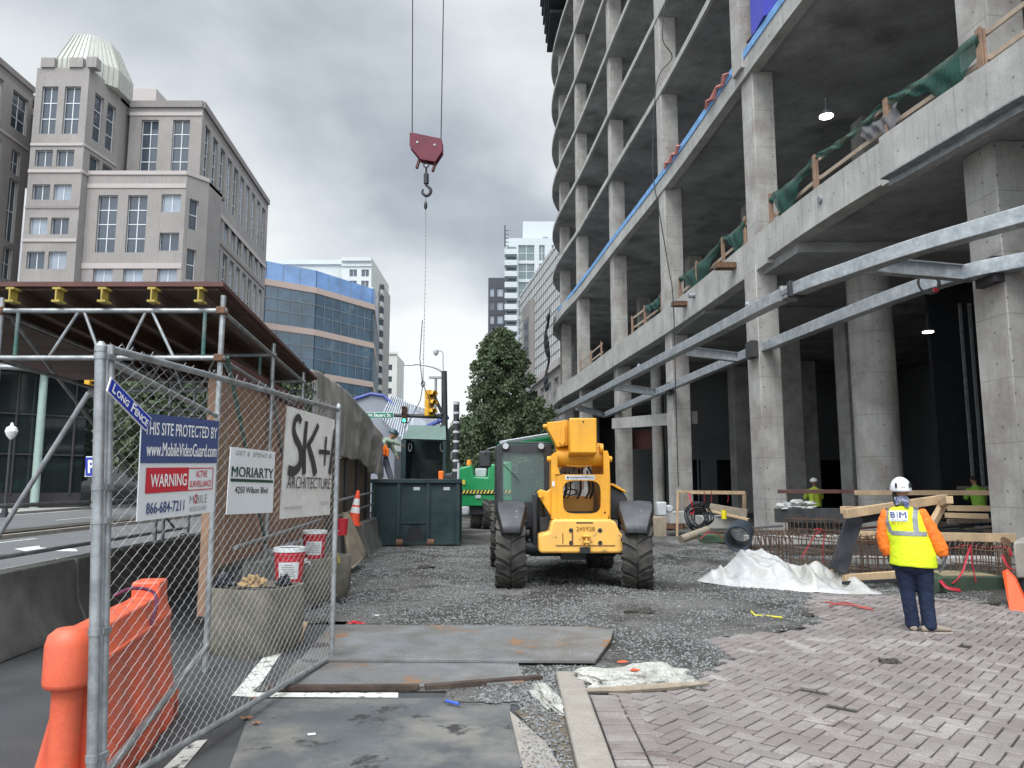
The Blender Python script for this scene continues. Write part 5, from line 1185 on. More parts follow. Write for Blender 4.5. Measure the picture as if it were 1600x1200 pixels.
def bucket(label, c, h=.36, r=.155, lid=True, style=0):
    t = thing('paint_bucket', label, 'bucket', c, group='red and white buckets on the planters'); c = V(c); mb = MB()
    mb.lathe([(r * .84, 0), (r * .86, .01), (r, h - .07), (r * 1.05, h - .07), (r * 1.05, h - .05), (r * 1.01, h - .045), (r * 1.04, h - .03), (r * 1.04, h)], c=c, n=28); mb.build('pail', m_red, t)
    mb = MB(); mb.lathe([(r * 1.09, h - .035), (r * 1.09, h + .008), (r * 1.0, h + .012), (r * .96, h)], c=c, n=28); mb.build('lid', m_white, t)
    mb = MB(); n = 12; z0, z1 = (.05, h * .62) if style == 0 else (.08, h * .66); rr = lambda z: r * (.86 + .14 * z / (h - .07)) + .002
    A = [R(-120 + 85 * k / n) for k in range(n + 1)]
    mb.add([c + V((rr(z0) * math.cos(a), rr(z0) * math.sin(a), z0)) for a in A] + [c + V((rr(z1) * math.cos(a), rr(z1) * math.sin(a), z1)) for a in A], [(i, i + 1, n + 2 + i, n + 1 + i) for i in range(n)]); lb_ = mb.build('label', m_white, t)
    mb = MB(); rx = random.Random(style)
    for k in range(6):
        z = z0 + (z1 - z0) * (.15 + .13 * k); i0, i1 = rx.randrange(1, 4), rx.randrange(7, 12)
        mb.add([c + V(((rr(z) + .002) * math.cos(a), (rr(z) + .002) * math.sin(a), z + dz)) for dz in (0, .012) for a in A[i0:i1 + 1]], [(i, i + 1, i1 - i0 + 2 + i, i1 - i0 + 1 + i) for i in range(i1 - i0)])
    mb.build('print', m_inkl, lb_); return t
bucket('red bucket with white lid and label on the near planter', (-2.36, 8.32, .62)); bucket('red and white bucket on the farther planter', (-2.78, 11.0, .60), h=.40, r=.16, style=1)
def crumple(name, c, dims, seed, mat, label, cat, rough=.4, sub=4, smooth=25):
    bm = bmesh.new(); bmesh.ops.create_icosphere(bm, subdivisions=sub, radius=1)
    for v in bm.verts:
        a = v.co.copy(); n = abs(noise.noise(a * 1.6 + V((seed, 0, 0)))) * rough * 2 + abs(noise.noise(a * 3.7 + V((0, seed, 0)))) * rough + abs(noise.noise(a * 8 + V((seed, seed, 0)))) * rough * .4
        v.co *= (.7 + n) * .62; v.co = V((v.co.x * dims[0], v.co.y * dims[1], max(v.co.z, -.2) * dims[2]))
    me = bpy.data.meshes.new(name); bm.to_mesh(me); bm.free(); me.materials.append(mat); me.polygons.foreach_set('use_smooth', [True] * len(me.polygons)); me.set_sharp_from_angle(angle=R(smooth))
    o = bpy.data.objects.new(name, me); col.objects.link(o); o.location = c; ORG[o.name] = V(c); return tag(o, label, cat)
crumple('rubbish_bag', (-2.86, 7.82, .68), (.17, .15, .14), 2, m_bag, 'black rubbish bag lying on the near planter', 'rubbish bag')
crumple('paper_bundle', (-2.55, 7.75, .68), (.13, .08, .11), 5, M('crumpled_kraft_paper', (.42, .28, .13), .85, var=.2, c2=(.30, .20, .1)), 'crumpled brown paper bundle on the near planter', 'paper', .7)
crumple('rubbish_heap', (-2.35, 8.1, .64), (.10, .10, .10), 9, m_bag, 'small dark rubbish heap beside the red bucket on the near planter', 'rubbish', .6)
crumple('plastic_wrap', (-2.8, 10.4, .60), (.16, .14, .10), 12, m_plastic, 'pale plastic wrap on the edge of the farther planter', 'plastic', .6)
for a, b, w, lab in (((-1.98, 7.82, .03), (-2.02, 7.95, .16), .07, 'short pale lumber offcut standing beside the near planter'), ((-2.3, 7.55, .02), (-2.2, 8.35, .05), .07, 'brown lumber plank on the ground against the near planter')):
    pass
mb = MB(); mb.bar(G(463, 1000, .03), G(474, 975, .10), .09, .05); mb.build('lumber_offcut', m_wood, label='short pale lumber offcut lying between the near planter and the steel plate', cat='lumber')
mb = MB(); mb.bar(G(428, 1018, .03), G(444, 985, .04), .07, .04); mb.build('lumber_plank', m_woodg, label='brown lumber plank on the ground against the near planter', cat='lumber')
crumple('black_plastic', tuple(G(532, 942, .01)), (.30, .22, .05), 21, m_bag, 'crumpled black plastic sheet on the gravel beyond the large steel plate', 'plastic', .8)
crumple('black_hose_scrap', tuple(G(497, 950, .01)), (.12, .25, .05), 25, m_bag, 'dark plastic scrap on the gravel behind the fence mesh', 'plastic', .8)
crumple('red_scrap', tuple(G(556, 975, .02)), (.10, .06, .035), 23, m_red, 'scrap of red plastic on the gravel just beyond the large steel plate', 'plastic', .8)
crumple('yellow_scrap', tuple(G(541, 884, .02)), (.06, .05, .06), 24, M('yellow_scrap', (.6, .5, .05), .6), 'small yellow scrap on the gravel by the barrier foot', 'scrap', .5)
for k, (px, py, s_) in enumerate(((545, 899, .05), (548, 911, .06), (544, 921, .04), (588, 962, .06))):
    crumple('paper_scrap', tuple(G(px, py, .02)), (s_, s_ * .6, .02), 30 + k, m_white, ['small white paper scrap nearest the yellow scrap', 'white paper scrap second from the yellow scrap', 'tiny white paper scrap nearer the black plastic', 'pale plastic scrap on the gravel beside the red scrap'][k], 'scrap', .4, 3)
# leaf litter and small litter on the near asphalt
m_dl = M('dead_leaf', (.28, .13, .07), .8, var=.3, bump=0)
for k, (px, py, s_) in enumerate(((385, 1123, .05), (400, 1131, .035), (395, 1092, .03))):
    mb = MB(); c = G(px, py, .012); mb.add([c + V((s_ * math.cos(a) * (1 if j % 2 else .45), s_ * math.sin(a) * (1 if j % 2 else .45), .008 * (j % 3))) for j, a in enumerate([2 * math.pi * j / 10 for j in range(10)])], [tuple(range(10))])
    mb.build('dead_leaf', m_dl, label=['large curled brown leaf on the asphalt before the fence', 'small brown leaf just right of the large curled leaf', 'brown leaf near the corner of the white paint line'][k], cat='leaf', smooth=0)
mb = MB(); mb.box(G(487, 1147, .012), (.05, .035, .004), rz=.3); mb.build('white_litter', m_white, label='small white paper chip on the dark asphalt stain', cat='litter', smooth=0)
mb = MB(); mb.tube([G(697, 1095, .03), G(717, 1100, .03)], .012, 8); mb.build('blue_marker', M('blue_plastic', (.05, .12, .5), .4, bump=0), label='small blue plastic tube in the gravel by the white line', cat='litter')
# traffic cone on the barrier and leaning board
t = thing('traffic_cone', 'orange traffic cone with two white bands by the hoarding', 'cone', (-3.15, 16.1, .55))
cc = V(P(552, 818, 16.0)); 
tl_ = Matrix.Translation(cc) @ Matrix.Rotation(R(7), 4, 'Y')
mb = MB(); mb.lathe([(.13, 0), (.10, .22)], n=20); mb.lathe([(.083, .34), (.075, .38)], n=20, cap=False); mb.lathe([(.055, .51), (.035, .66), (.02, .68)], n=20); mb.box((0, 0, -.015), (.3, .3, .03)); mb.xf(tl_); mb.build('cone_body', m_cone, t)
mb = MB(); mb.lathe([(.10, .22), (.083, .34)], n=20, cap=False); mb.lathe([(.075, .38), (.055, .51)], n=20, cap=False); mb.xf(tl_); mb.build('white_band', m_signw, t)
mb = MB(); a = [P(536, 800, 14.6), P(546, 802, 14.8), P(572, 862, 15.3), P(568, 872, 15.0), P(552, 888, 14.3), P(545, 888, 14.2)]
mb.add([tuple(q) for q in a] + [tuple(q + V((-.03, .03, 0))) for q in a], [tuple(range(6)), tuple(range(11, 5, -1))] + [(i, (i + 1) % 6, 6 + (i + 1) % 6, 6 + i) for i in range(6)])
mb.build('leaning_board', m_woodg, label='grey weathered board leaning on the barrier below the traffic cone', cat='board', smooth=0, fixn=True)
mb = MB(); mb.lathe([(.10, 0), (.12, .28)], c=P(533, 836, 13.6), n=16); mb.build('red_drum', m_red, label='small red pail behind the far fence post', cat='pail')

# ------------------------------------------------------------------ street furniture across the street
t = thing('street_globe_lamp', 'white globe street lamp on a dark post across the street', 'street lamp', (P(18, 757, 36).x, 36, .14))
c = P(18, 674, 36); mb = MB(); mb.lathe([(.05, -.38), (.2, -.2), (.27, .0), (.22, .17), (.08, .26), (.06, .36), (.02, .42)], c=c, n=20); mb.build('globe', m_signw, t)
mb = MB(); mb.lathe([(.18, .14), (.12, .5), (.06, .8), (.06, c.z - .38)], c=(c.x, c.y, 0), n=12); mb.build('post', m_blackp, t)
t = thing('parking_sign', 'blue parking sign with a white letter P beside the fence post', 'sign', (P(136, 757, 26).x, 26, 0))
q = [P(132, 745, 26), P(158, 745, 26), P(158, 713, 26), P(132, 713, 26)]; mb = MB(); mb.b2(q[0] + V((0, .01, 0)), q[2] + V((0, .04, 0))); mb.build('plate', m_signw, t)
q = [v + V((0, -.004, 0)) for v in q]; patch(q, .06, 1, .05, .95, m_blue, 'blue_field', t); text_mesh('P', q, .22, .60, .18, .82, m_signw, 'lettering', t, weight=.03, lift=.01)
mb = MB(); mb.tube([(q[0].x + .3, 26.08, 0), (q[0].x + .3, 26.08, 2.7)], .035, 8); mb.build('post', m_pipe, t)
# traffic signals
m_sigy = M('signal_yellow', (.62, .34, .03), .5, var=.1, bump=0); m_lens = M('unlit_signal_lens', (.04, .02, .02), .3, bump=0); m_lit = EM('lit_green_lens', (.1, 1, .6), 1.6)
def signal(c, rz, mat, par, s=1.0, lit=None):
    Mx = Matrix.Translation(c) @ Matrix.Rotation(rz, 4, 'Z')
    mb = MB()
    for k in range(3): mb.box((0, 0, (1 - k) * .36 * s), (.36 * s, .22 * s, .345 * s))
    mb.xf(Mx); h = mb.build('signal_head', mat, par, bevel=.02)
    for k in range(3):
        mb = MB(); z = (1 - k) * .36 * s; mb.lathe([(.12 * s, -.13 * s), (.12 * s, -.11 * s)], c=(0, 0, z), n=16, axis='Y'); mb.xf(Mx); mb.build('lens', m_lit if lit == k else m_lens, h)
        mb = MB(); n = 10; rr = .14 * s; ring = lambda y_: [(rr * math.cos(R(-20 + 220 * j / n)), y_, z + rr * math.sin(R(-20 + 220 * j / n))) for j in range(n + 1)]
        mb.loft([ring(-.11 * s), ring(-.34 * s)], cap=False, closed=False); mb.xf(Mx); v = mb.build('visor', mat, h); sm_ = v.modifiers.new('s', 'SOLIDIFY'); sm_.thickness = .01
t = thing('traffic_signal', 'mast arm with a yellow traffic signal hanging over the street at the left', 'traffic signal', (-18.5, 25, 0))
mb = MB(); mb.tube([(-18.5, 25, .0), (-18.5, 25, 6.5)], [.16, .11], 12); mb.tube([(-18.5, 25, 5.5), (-13.2, 25, 5.45)], [.09, .06], 10); mb.build('mast', m_pipe, t)
signal(V((-13.85, 25.0, 5.35)), R(80), m_sigy, t, .9)
t = thing('signal_mast', 'dark steel mast with a long arm, street lamp and traffic signals behind the dumpster', 'traffic signal', (P(697, 757, 30).x, 30, 0))
Y_ = 30; pb = P(697, 757, Y_); ptp = P(694, 580, Y_)
mb = MB(); mb.tube([(pb.x, Y_, 0), (ptp.x, Y_, ptp.z)], [.15, .11], 12); mb.build('pole', m_blackp, t)
mb = MB(); mb.tube([P(697, 651, Y_), P(572, 648, Y_)], [.1, .05], 10); mb.build('arm', m_blackp, t)
mb = MB(); mb.tube(cr([P(693, 583, Y_), P(680, 575, Y_), P(660, 570, Y_), P(645, 569, Y_)], 4), .035, 8); mb.build('lamp_arm', m_pipe, t)
mb = MB(); c = P(639, 570, Y_); mb.loft([[(c.x - .25 + x, Y_ + y * w, c.z + z * w) for y, z in ((-.12, -.02), (-.08, .05), (.08, .05), (.12, -.02))] for x, w in ((0, .3), (.1, 1), (.4, .9), (.55, .4))]); mb.build('luminaire', m_pipe, t, fixn=True)
mb = MB(); mb.tube(cr([P(693, 583, Y_), P(692, 565, Y_), P(692, 552, Y_), P(688, 548, Y_), P(683, 549, Y_)], 4), .025, 8); mb.lathe([(.02, .14), (.1, .1), (.11, 0), (.07, -.09), (.01, -.13)], c=P(681, 551, Y_), n=12); mb.build('camera_dome', m_lg, t)
signal(P(671, 630, Y_ - .3), R(50), m_sigy, t, .95); signal(P(632, 648, Y_ - .2), R(0), M('signal_brown', (.12, .06, .03), .6, bump=0), t, .62, lit=2)
mb = MB(); mb.bar(P(676, 614, Y_), P(692, 648, Y_), .3, .12); mb.build('bracket', m_blackp, t)
q = [P(572, 653.5, Y_ - .1), P(615, 653.5, Y_ - .1), P(615, 644, Y_ - .1), P(572, 644, Y_ - .1)]; mb = MB(); mb.b2(q[0], q[2] + V((0, .03, 0))); sp_ = mb.build('street_sign', m_signw, t)
q = [v + V((0, -.004, 0)) for v in q]; patch(q, .015, .985, .07, .93, M('sign_green', (.01, .20, .12), .5, bump=0), 'green_field', sp_, .004); text_mesh('N Stuart St', q, .1, .9, .25, .78, m_signw, 'lettering', sp_, weight=.02, lift=.012)
t = thing('twin_lamp_post', 'distant twin head lamp post between the signal mast and the yellow signal', 'street lamp', (P(681, 757, 55).x, 55, 0))
c = P(681, 590, 55); mb = MB(); mb.tube([(c.x, 55, 0), (c.x, 55, c.z)], .09, 8); mb.box((c.x - .25, 55, c.z), (.5, .3, .15)); mb.box((c.x + .25, 55, c.z), (.5, .3, .15)); mb.build('post', m_pipe, t)
t = thing('striped_pipe', 'tall dark vertical pipe with white rings beside the tree', 'pipe', (P(712, 757, 27).x, 27, 0))
c = P(712, 757, 27); zt_ = P(712, 628, 27).z; mb = MB(); mb.tube([(c.x, 27, 0), (c.x, 27, zt_)], .105, 14); mb.build('pipe', m_blackp, t)
for k in range(8):
    z = zt_ - .1 - k * .335; mb = MB(); mb.lathe([(.115, 0), (.118, .04), (.115, .08)], c=(c.x, 27, z), n=14); mb.build('ring', m_lg, t)
mb = MB(); mb.tube([(c.x + .08, 26.9, .8), (c.x + .1, 26.9, 2.4)], .04, 8); mb.build('vent_pipe', m_lg, t)
# ------------------------------------------------------------------ wheels
def wheel(par, c, r, w, rz=0, nl=18, lug=.03, rimr=.33, mat=m_rubber, rimm=None):
    Mx = Matrix.Translation(c) @ Matrix.Rotation(rz, 4, 'Z'); mb = MB(); k = r / .63
    mb.lathe([(rimr, -w * .42), (r * .80, -w * .5), (r * .93, -w * .49), (r - lug, -w * .42), (r - lug, w * .42), (r * .93, w * .49), (r * .80, w * .5), (rimr, w * .42)], n=48, axis='X')
    for side in (-1, 1):
        for i in range(nl):
            a = 2 * math.pi * (i + (.5 if side > 0 else 0)) / nl; da = 2 * math.pi / nl * .6
            pr = []
            for (fx, aa, wd) in ((.50, a, .37), (.27, a + da * .3, .40), (.03, a + da * .9, .34)):
                x = side * w * fx; hw = 2 * math.pi / nl * wd
                for (rr, h_) in ((r - lug * 1.3, hw), (r, hw * .82)):
                    pr.append((V((x, math.cos(aa - h_) * rr, math.sin(aa - h_) * rr)), V((x, math.cos(aa + h_) * rr, math.sin(aa + h_) * rr))))
            rings = [[pr[2 * j][0], pr[2 * j][1], pr[2 * j + 1][1], pr[2 * j + 1][0]] for j in range(3)]
            mb.loft(rings)
            a2 = a; mb.bar(V((side * w * .49, math.cos(a2) * r * .80, math.sin(a2) * r * .80)), V((side * w * .49, math.cos(a2) * (r - lug), math.sin(a2) * (r - lug))), .03, .05, up=(1, 0, 0))
    mb.xf(Mx); o = mb.build('wheel', mat, par, fixn=True, smooth=30)
    mb = MB(); mb.lathe([(.06, -w * .30), (rimr * .55, -w * .28), (rimr * .6, -w * .12), (rimr * .95, -w * .16), (rimr * 1.03, -w * .43), (rimr * 1.03, w * .43), (rimr * .95, w * .2), (rimr * .5, w * .15), (.06, w * .2)], n=32, axis='X')
    mb.xf(Mx); mb.build('rim', rimm or m_blackp, o); return o
# ------------------------------------------------------------------ yellow telehandler
th = thing('telehandler', 'yellow telescopic handler parked on the gravel with its boom over the rear', 'telehandler', (1.0, 12.4, 0))
K = .00996
def FX(px, k=K): return (px - 800) * k
def FZ(py, k=K): return 1.65 - (py - 757) * k
def plate(par, name, mat, pts, y0, y1, k=K, bevel=.0, holes=None, seg=2):
    mb = MB(); n = len(pts); q = [(FX(a, k), FZ(b, k)) for a, b in pts]
    mb.add([(x, y0, z) for x, z in q] + [(x, y1, z) for x, z in q], [tuple(range(n)), tuple(range(2 * n - 1, n - 1, -1))] + [(i, n + i, n + (i + 1) % n, (i + 1) % n) for i in range(n)])
    return mb.build(name, mat, par, bevel=bevel, seg=seg, fixn=True)
cwt = plate(th, 'counterweight', m_yelw, [(866, 811), (954, 811), (962, 815), (969, 832), (977, 836), (977, 860), (972, 863), (846, 863), (841, 860), (841, 835), (858, 831), (862, 815)], 12.1, 12.62, bevel=.035, seg=3)
for px, py in ((892, 828), (937, 828), (892, 847), (937, 847)):
    mb = MB(); mb.lathe([(.034, 12.092), (.034, 12.2)], c=(FX(px), 0, FZ(py)), n=16, axis='Y'); mb.build('bolt_hole', m_black, cwt)
mb = MB(); mb.bar((FX(868), 12.094, FZ(851)), (FX(960), 12.094, FZ(851)), .008, .012); mb.box((FX(879), 12.095, FZ(840)), (.012, .01, .16)); mb.box((FX(894), 12.095, FZ(838)), (.02, .01, .2)); mb.build('scrape', m_rust, cwt, smooth=0)
mb = MB(); mb.box((FX(915), 12.05, FZ(836)), (.13, .1, .03)); mb.box((FX(915), 12.05, FZ(845)), (.09, .1, .03)); mb.tube([(FX(915), 12.03, FZ(831)), (FX(915), 12.03, FZ(851))], .018, 8); mb.build('tow_hitch', m_yelw, th, bevel=.005)
mb = MB(); mb.box((FX(913), 12.08, FZ(858)), (.16, .06, .09)); mb.build('hitch_pocket', m_black, th)
qn = [(FX(900), 12.096, FZ(829)), (FX(929), 12.096, FZ(829)), (FX(929), 12.096, FZ(822)), (FX(900), 12.096, FZ(822))]
text_mesh('245928', qn, .0, 1, 0, 1, M('faded_number', (.30, .17, .03), .6, bump=0), 'lettering', th, weight=.02)
mb = MB(); mb.bar((FX(900), 12.094, FZ(816)), (FX(926), 12.094, FZ(816)), .008, .014); mb.build('slot', m_black, th)
# rear frame with rounded window
def ring_plate(par, name, mat, outer, hole, y0, y1, bevel=.0):
    """outer rectangle px box, hole superellipse px box"""
    n = 40; x0, x1, z0, z1 = FX(outer[0]), FX(outer[1]), FZ(outer[3]), FZ(outer[2]); cx, cz = FX((hole[0] + hole[1]) / 2), FZ((hole[2] + hole[3]) / 2); hw, hh = (hole[1] - hole[0]) / 2 * K, (hole[3] - hole[2]) / 2 * K
    O, Hh = [], []
    for i in range(n):
        a = 2 * math.pi * (i + .5) / n; c_, s_ = math.cos(a), math.sin(a); p = 4.5; q = 1 / (abs(c_) ** p + abs(s_) ** p) ** (1 / p); Hh.append((cx + hw * q * c_, cz + hh * q * s_))
        sc1 = min(((x1 - cx) / c_ if c_ > 0 else (x0 - cx) / c_ if c_ < 0 else 9), ((z1 - cz) / s_ if s_ > 0 else (z0 - cz) / s_)); O.append((cx + c_ * sc1, cz + s_ * sc1))
    vs = [(x, y0, z) for x, z in O] + [(x, y0, z) for x, z in Hh] + [(x, y1, z) for x, z in O] + [(x, y1, z) for x, z in Hh]; fs = []
    for i in range(n):
        j = (i + 1) % n; fs += [(i, j, n + j, n + i), (2 * n + j, 2 * n + i, 3 * n + i, 3 * n + j), (n + i, n + j, 3 * n + j, 3 * n + i), (j, i, 2 * n + i, 2 * n + j)]
    mb = MB(); mb.add(vs, fs); return mb.build(name, mat, par, fixn=True, smooth=30)
ring_plate(th, 'rear_frame', m_yel, (872, 954, 741, 811.5), (881, 941, 751, 803), 12.28, 12.34)
plate(th, 'side_plate', m_yel, [(863, 712), (868, 706), (873, 706), (873, 812), (862, 812)], 12.3, 14.2, bevel=.008)
plate(th, 'side_plate', m_yel, [(946, 704), (953, 703), (956, 712), (957, 757), (956, 812), (954, 812), (952, 742), (946, 741)], 12.3, 14.2, bevel=.008)
plate(th, 'side_plate', m_yel, [(941, 741), (954, 742), (954, 811), (950, 811)], 12.36, 14.6, bevel=.006)
plate(th, 'frame_lip', m_yel, [(869, 741), (873, 730), (877, 741)], 12.27, 12.4)
mb = MB(); mb.lathe([(.165, FX(872)), (.165, FX(946))], c=(0, 12.55, FZ(712)), n=32, axis='X'); mb.build('boom_pivot', m_yel, th)
plate(th, 'pivot_web', m_yel, [(872, 700), (946, 700), (946, 712), (930, 728), (910, 730), (890, 728), (873, 724)], 12.46, 12.7, bevel=.01)
for a, b in (((905, 722), (898, 741)), ((914, 722), (914, 741)), ((922, 722), (930, 741))):
    mb = MB(); mb.tube([(FX(a[0]), 12.6, FZ(a[1])), (FX(b[0]), 12.5, FZ(b[1]))], .02, 7); mb.build('hydraulic_hose', m_blackp, th)
for px in (862, 958):
    mb = MB(); mb.lathe([(.02, -.05), (.045, -.045), (.05, .0), (.045, .05), (.02, .055)], c=(FX(px), 12.55, FZ(716)), n=16, axis='X'); mb.build('pivot_pin', m_yel, th)
mb = MB(); mb.lathe([(.075, 0), (.085, .03), (.085, .06)], c=(FX(941), 12.4, FZ(700)), n=20, axis='X'); mb.lathe([(.10, 0), (.10, .07)], c=(FX(938), 12.55, FZ(700)), n=20, axis='X'); mb.build('pivot_boss', m_yel, th)
# boom
bm_ = MB(); x0, x1, z0, z1 = FX(890.5, .0099), FX(934, .0099), FZ(709, .0099), FZ(652.5, .0099)
bm_.loft([[(x0, y, z0 + d), (x1, y, z0 + d), (x1, y, z1 + d), (x0, y, z1 + d)] for y, d in ((12.0, 0), (17.8, -.55))]); boom = bm_.build('boom', m_yel, th, bevel=.02, seg=3, fixn=True)
mb = MB(); mb.b2((x0 + .015, 11.985, z0 + .02), (x1 - .015, 11.999, z1 - .02)); mb.build('end_cover', m_yel, boom, bevel=.004)
mb = MB(); mb.lathe([(.014, 11.975), (.014, 11.99)], c=((x0 + x1) / 2, 0, z1 - .06), n=12, axis='Y'); mb.build('cover_hole', m_black, boom)
plate(th, 'boom_bracket', m_yel, [(857, 657), (873, 656), (890, 653), (890, 695), (872, 698), (868, 688), (857, 668)], 12.35, 12.75, bevel=.012)
plate(th, 'boom_cheek', m_yel, [(880, 664), (885, 662), (886, 690), (881, 696), (876, 690)], 12.31, 12.4, bevel=.006)
mb = MB(); mb.lathe([(.04, -.05), (.04, .03)], c=(FX(856), 12.5, FZ(663)), n=14, axis='X'); mb.build('bracket_pin', m_yel, th)
plate(th, 'cylinder_mount', m_yel, [(840, 769), (846, 765), (856, 768), (871, 757), (872, 802), (861, 806), (845, 780)], 12.35, 12.55, bevel=.012)
mb = MB(); mb.lathe([(.04, 12.30), (.045, 12.36)], c=(FX(846), 0, FZ(774)), n=14, axis='Y'); mb.build('mount_pin', m_yel, th)
mb = MB(); mb.tube([(FX(846), 12.6, FZ(776)), (FX(850), 12.8, FZ(830))], .055, 12); mb.build('hydraulic_cylinder', m_blackp, th)
# things inside the frame
mb = MB(); mb.b2((FX(874), 13.3, FZ(803)), (FX(940), 13.5, FZ(777))); mb.build('tank', m_yelw, th, bevel=.01)
mb = MB()
for px, py0, w in ((889, 750, .02), (896, 750, .012), (913, 745, .02), (927, 748, .016), (934, 752, .02)): mb.tube(cr([(FX(px), 13.0, FZ(py0 - 14)), (FX(px + 2), 12.9, FZ(765)), (FX(px - 3), 13.0, FZ(780))], 4), w, 7)
mb.build('hose_bundle', m_blackp, th)
mb = MB(); mb.tube([(FX(900) + .11 * math.cos(a * .314), 13.15, FZ(770) + .05 * math.sin(a * .314)) for a in range(21)], .013, 6, cap=False); mb.build('fan_guard', m_blackp, th)
mb = MB(); mb.b2((FX(893), 13.6, FZ(770)), (FX(898), 13.62, FZ(747))); mb.build('reflector_strip', m_signw, th, smooth=0); mb = MB(); mb.b2((FX(922), 13.6, FZ(765)), (FX(927), 13.62, FZ(747))); mb.build('reflector_strip', m_signw, th, smooth=0)
q = [(FX(886), 12.272, FZ(749)), (FX(931), 12.272, FZ(749)), (FX(931), 12.272, FZ(743)), (FX(886), 12.272, FZ(743))]
mb = MB(); mb.b2((q[0][0] - .01, 12.274, q[0][2] - .005), (q[2][0] + .01, 12.279, q[2][2] + .005)); mb.build('decal', m_white, th, smooth=0); text_mesh('EquipmentShare', q, .14, .98, .15, .85, m_ink, 'lettering', th, weight=.01)
mb = MB(); mb.lathe([(.018, 12.268), (.018, 12.273)], c=(FX(889), 0, FZ(746)), n=12, axis='Y'); mb.build('decal_emblem', m_ink, th)
mb = MB(); mb.b2((FX(864), 12.29, FZ(760)), (FX(868), 12.299, FZ(752))); mb.build('sticker', m_white, th, smooth=0)
mb = MB(); mb.lathe([(.016, 12.27), (.016, 12.275)], c=(FX(947), 0, FZ(801)), n=12, axis='Y'); mb.build('bolt_hole', m_black, th)
# engine pod on the right
mb = MB(); pr = [(FX(955), 1.10), (FX(955), 1.64), (FX(966), 1.61), (FX(985), 1.50), (FX(990), 1.42), (FX(990), 1.05)]
mb.loft([[(x + .0, y, z) for x, z in pr] for y in (12.75, 15.4)]); mb.build('engine_pod', m_blackp, th, bevel=.02, fixn=True)
mb = MB(); pr = [(FX(954), 1.65), (FX(954), 1.69), (FX(968), 1.66), (FX(988), 1.54), (FX(987), 1.51), (FX(966), 1.62)]
mb.loft([[(x, y, z) for x, z in pr] for y in (12.68, 15.5)]); mb.build('hood', m_yel, th, bevel=.01, fixn=True)
# chassis, axles
mb = MB(); mb.b2((.45, 12.65, .55), (1.6, 16.4, 1.12)); mb.b2((.3, 13.2, .45), (1.75, 15.0, .62)); mb.build('chassis', m_blackp, th, bevel=.02)
mb = MB(); mb.tube([(.1, 12.85, .62), (1.9, 12.85, .62)], .11, 12); mb.box((1.0, 12.85, .62), (.4, .35, .36)); mb.build('rear_axle', m_blackp, th)
mb = MB(); mb.tube([(-.05, 15.6, .62), (1.75, 15.6, .62)], .11, 12); mb.box((.85, 15.6, .62), (.4, .4, .36)); mb.build('front_axle', m_blackp, th)
wheel(th, (-.02, 12.62, .625), .64, .46, 0, rimm=m_blackp); wheel(th, (2.0, 12.55, .625), .64, .46, R(-8)); wheel(th, (-.19, 15.6, .625), .64, .44); wheel(th, (1.74, 15.6, .625), .64, .44)
def fender(c, w, r, rz, a0=20, a1=158):
    Mx = Matrix.Translation(c) @ Matrix.Rotation(rz, 4, 'Z'); mb = MB(); rings = []
    for k in range(13):
        a = R(a0 + (a1 - a0) * k / 12); f = k / 12; ww = w * (1 - .42 * max(0, (f - .72) / .28)); yy, zz = math.cos(a), math.sin(a)
        pr_ = [(-ww / 2, r - .08), (-ww / 2 + .03, r), (-.04, r + .015), (0, r + .005), (.04, r + .015), (ww / 2 - .03, r), (ww / 2, r - .08)]
        rings.append([(x, yy * q, zz * q) for x, q in pr_])
    mb.loft(rings, cap=False, closed=False); mb.xf(Mx); o = mb.build('fender', m_greyp, th, smooth=40); s_ = o.modifiers.new('s', 'SOLIDIFY'); s_.thickness = .02
    for dx in (-.06, .08):
        for da in (126, 136):
            a = R(da); mb = MB(); p = V((dx, math.cos(a) * (r + .012), math.sin(a) * (r + .012))); d = V((0, math.cos(a), math.sin(a)))
            mb.tube([p - d * .01, p + d * .012], .022, 10); mb.xf(Mx); mb.build('fender_bolt', m_black, o); mb = MB(); mb.tube([p + d * .012, p + d * .016], .010, 8); mb.xf(Mx); mb.build('fender_bolt', m_lg, o)
fender((-.01, 12.62, .64), .46, .71, 0); fender((1.99, 12.55, .64), .54, .72, R(-8))
# cab
kc = .0106
cabx0, cabx1, cz0, cz1, cy0, cy1 = FX(779, kc), FX(863, kc), .95, 2.31, 12.95, 14.7
def rr_(x0, x1, z0, z1, r_=.08, n=5):
    o = []
    for (cx, cz, a0) in ((x1 - r_, z1 - r_, 0), (x0 + r_, z1 - r_, 90), (x0 + r_, z0 + r_, 180), (x1 - r_, z0 + r_, 270)):
        for k in range(n + 1): a = R(a0 + 90 * k / n); o.append((cx + r_ * math.cos(a), cz + r_ * math.sin(a)))
    return o
O = rr_(cabx0, cabx1, cz0, cz1, .07); I = rr_(cabx0 + .05, cabx1 - .13, 1.36, 2.19, .09); mb = MB(); n = len(O)
vs = [(x, cy0, z) for x, z in O] + [(x, cy0, z) for x, z in I] + [(x, cy0 + .05, z) for x, z in I]; mb.add(vs, [(i, (i + 1) % n, n + (i + 1) % n, n + i) for i in range(n)] + [(n + i, n + (i + 1) % n, 2 * n + (i + 1) % n, 2 * n + i) for i in range(n)])
mb.build('cab_rear_frame', m_blackp, th, smooth=30, fixn=True)
mb = MB(); mb.add([(x, cy0 + .04, z) for x, z in I], [tuple(range(n))]); mb.build('rear_window', M('dark_tinted_glass', (.12, .19, .18), .05, var=.1, bump=0, fine=0, spec=1, alpha=.5), th, smooth=0)
mb = MB(); mb.b2((cabx0, cy0 + .06, cz1 - .14), (cabx1, cy1, cz1 + .02)); mb.b2((cabx0 + .02, cy0 + .06, .95), (cabx1, cy1, 1.36))
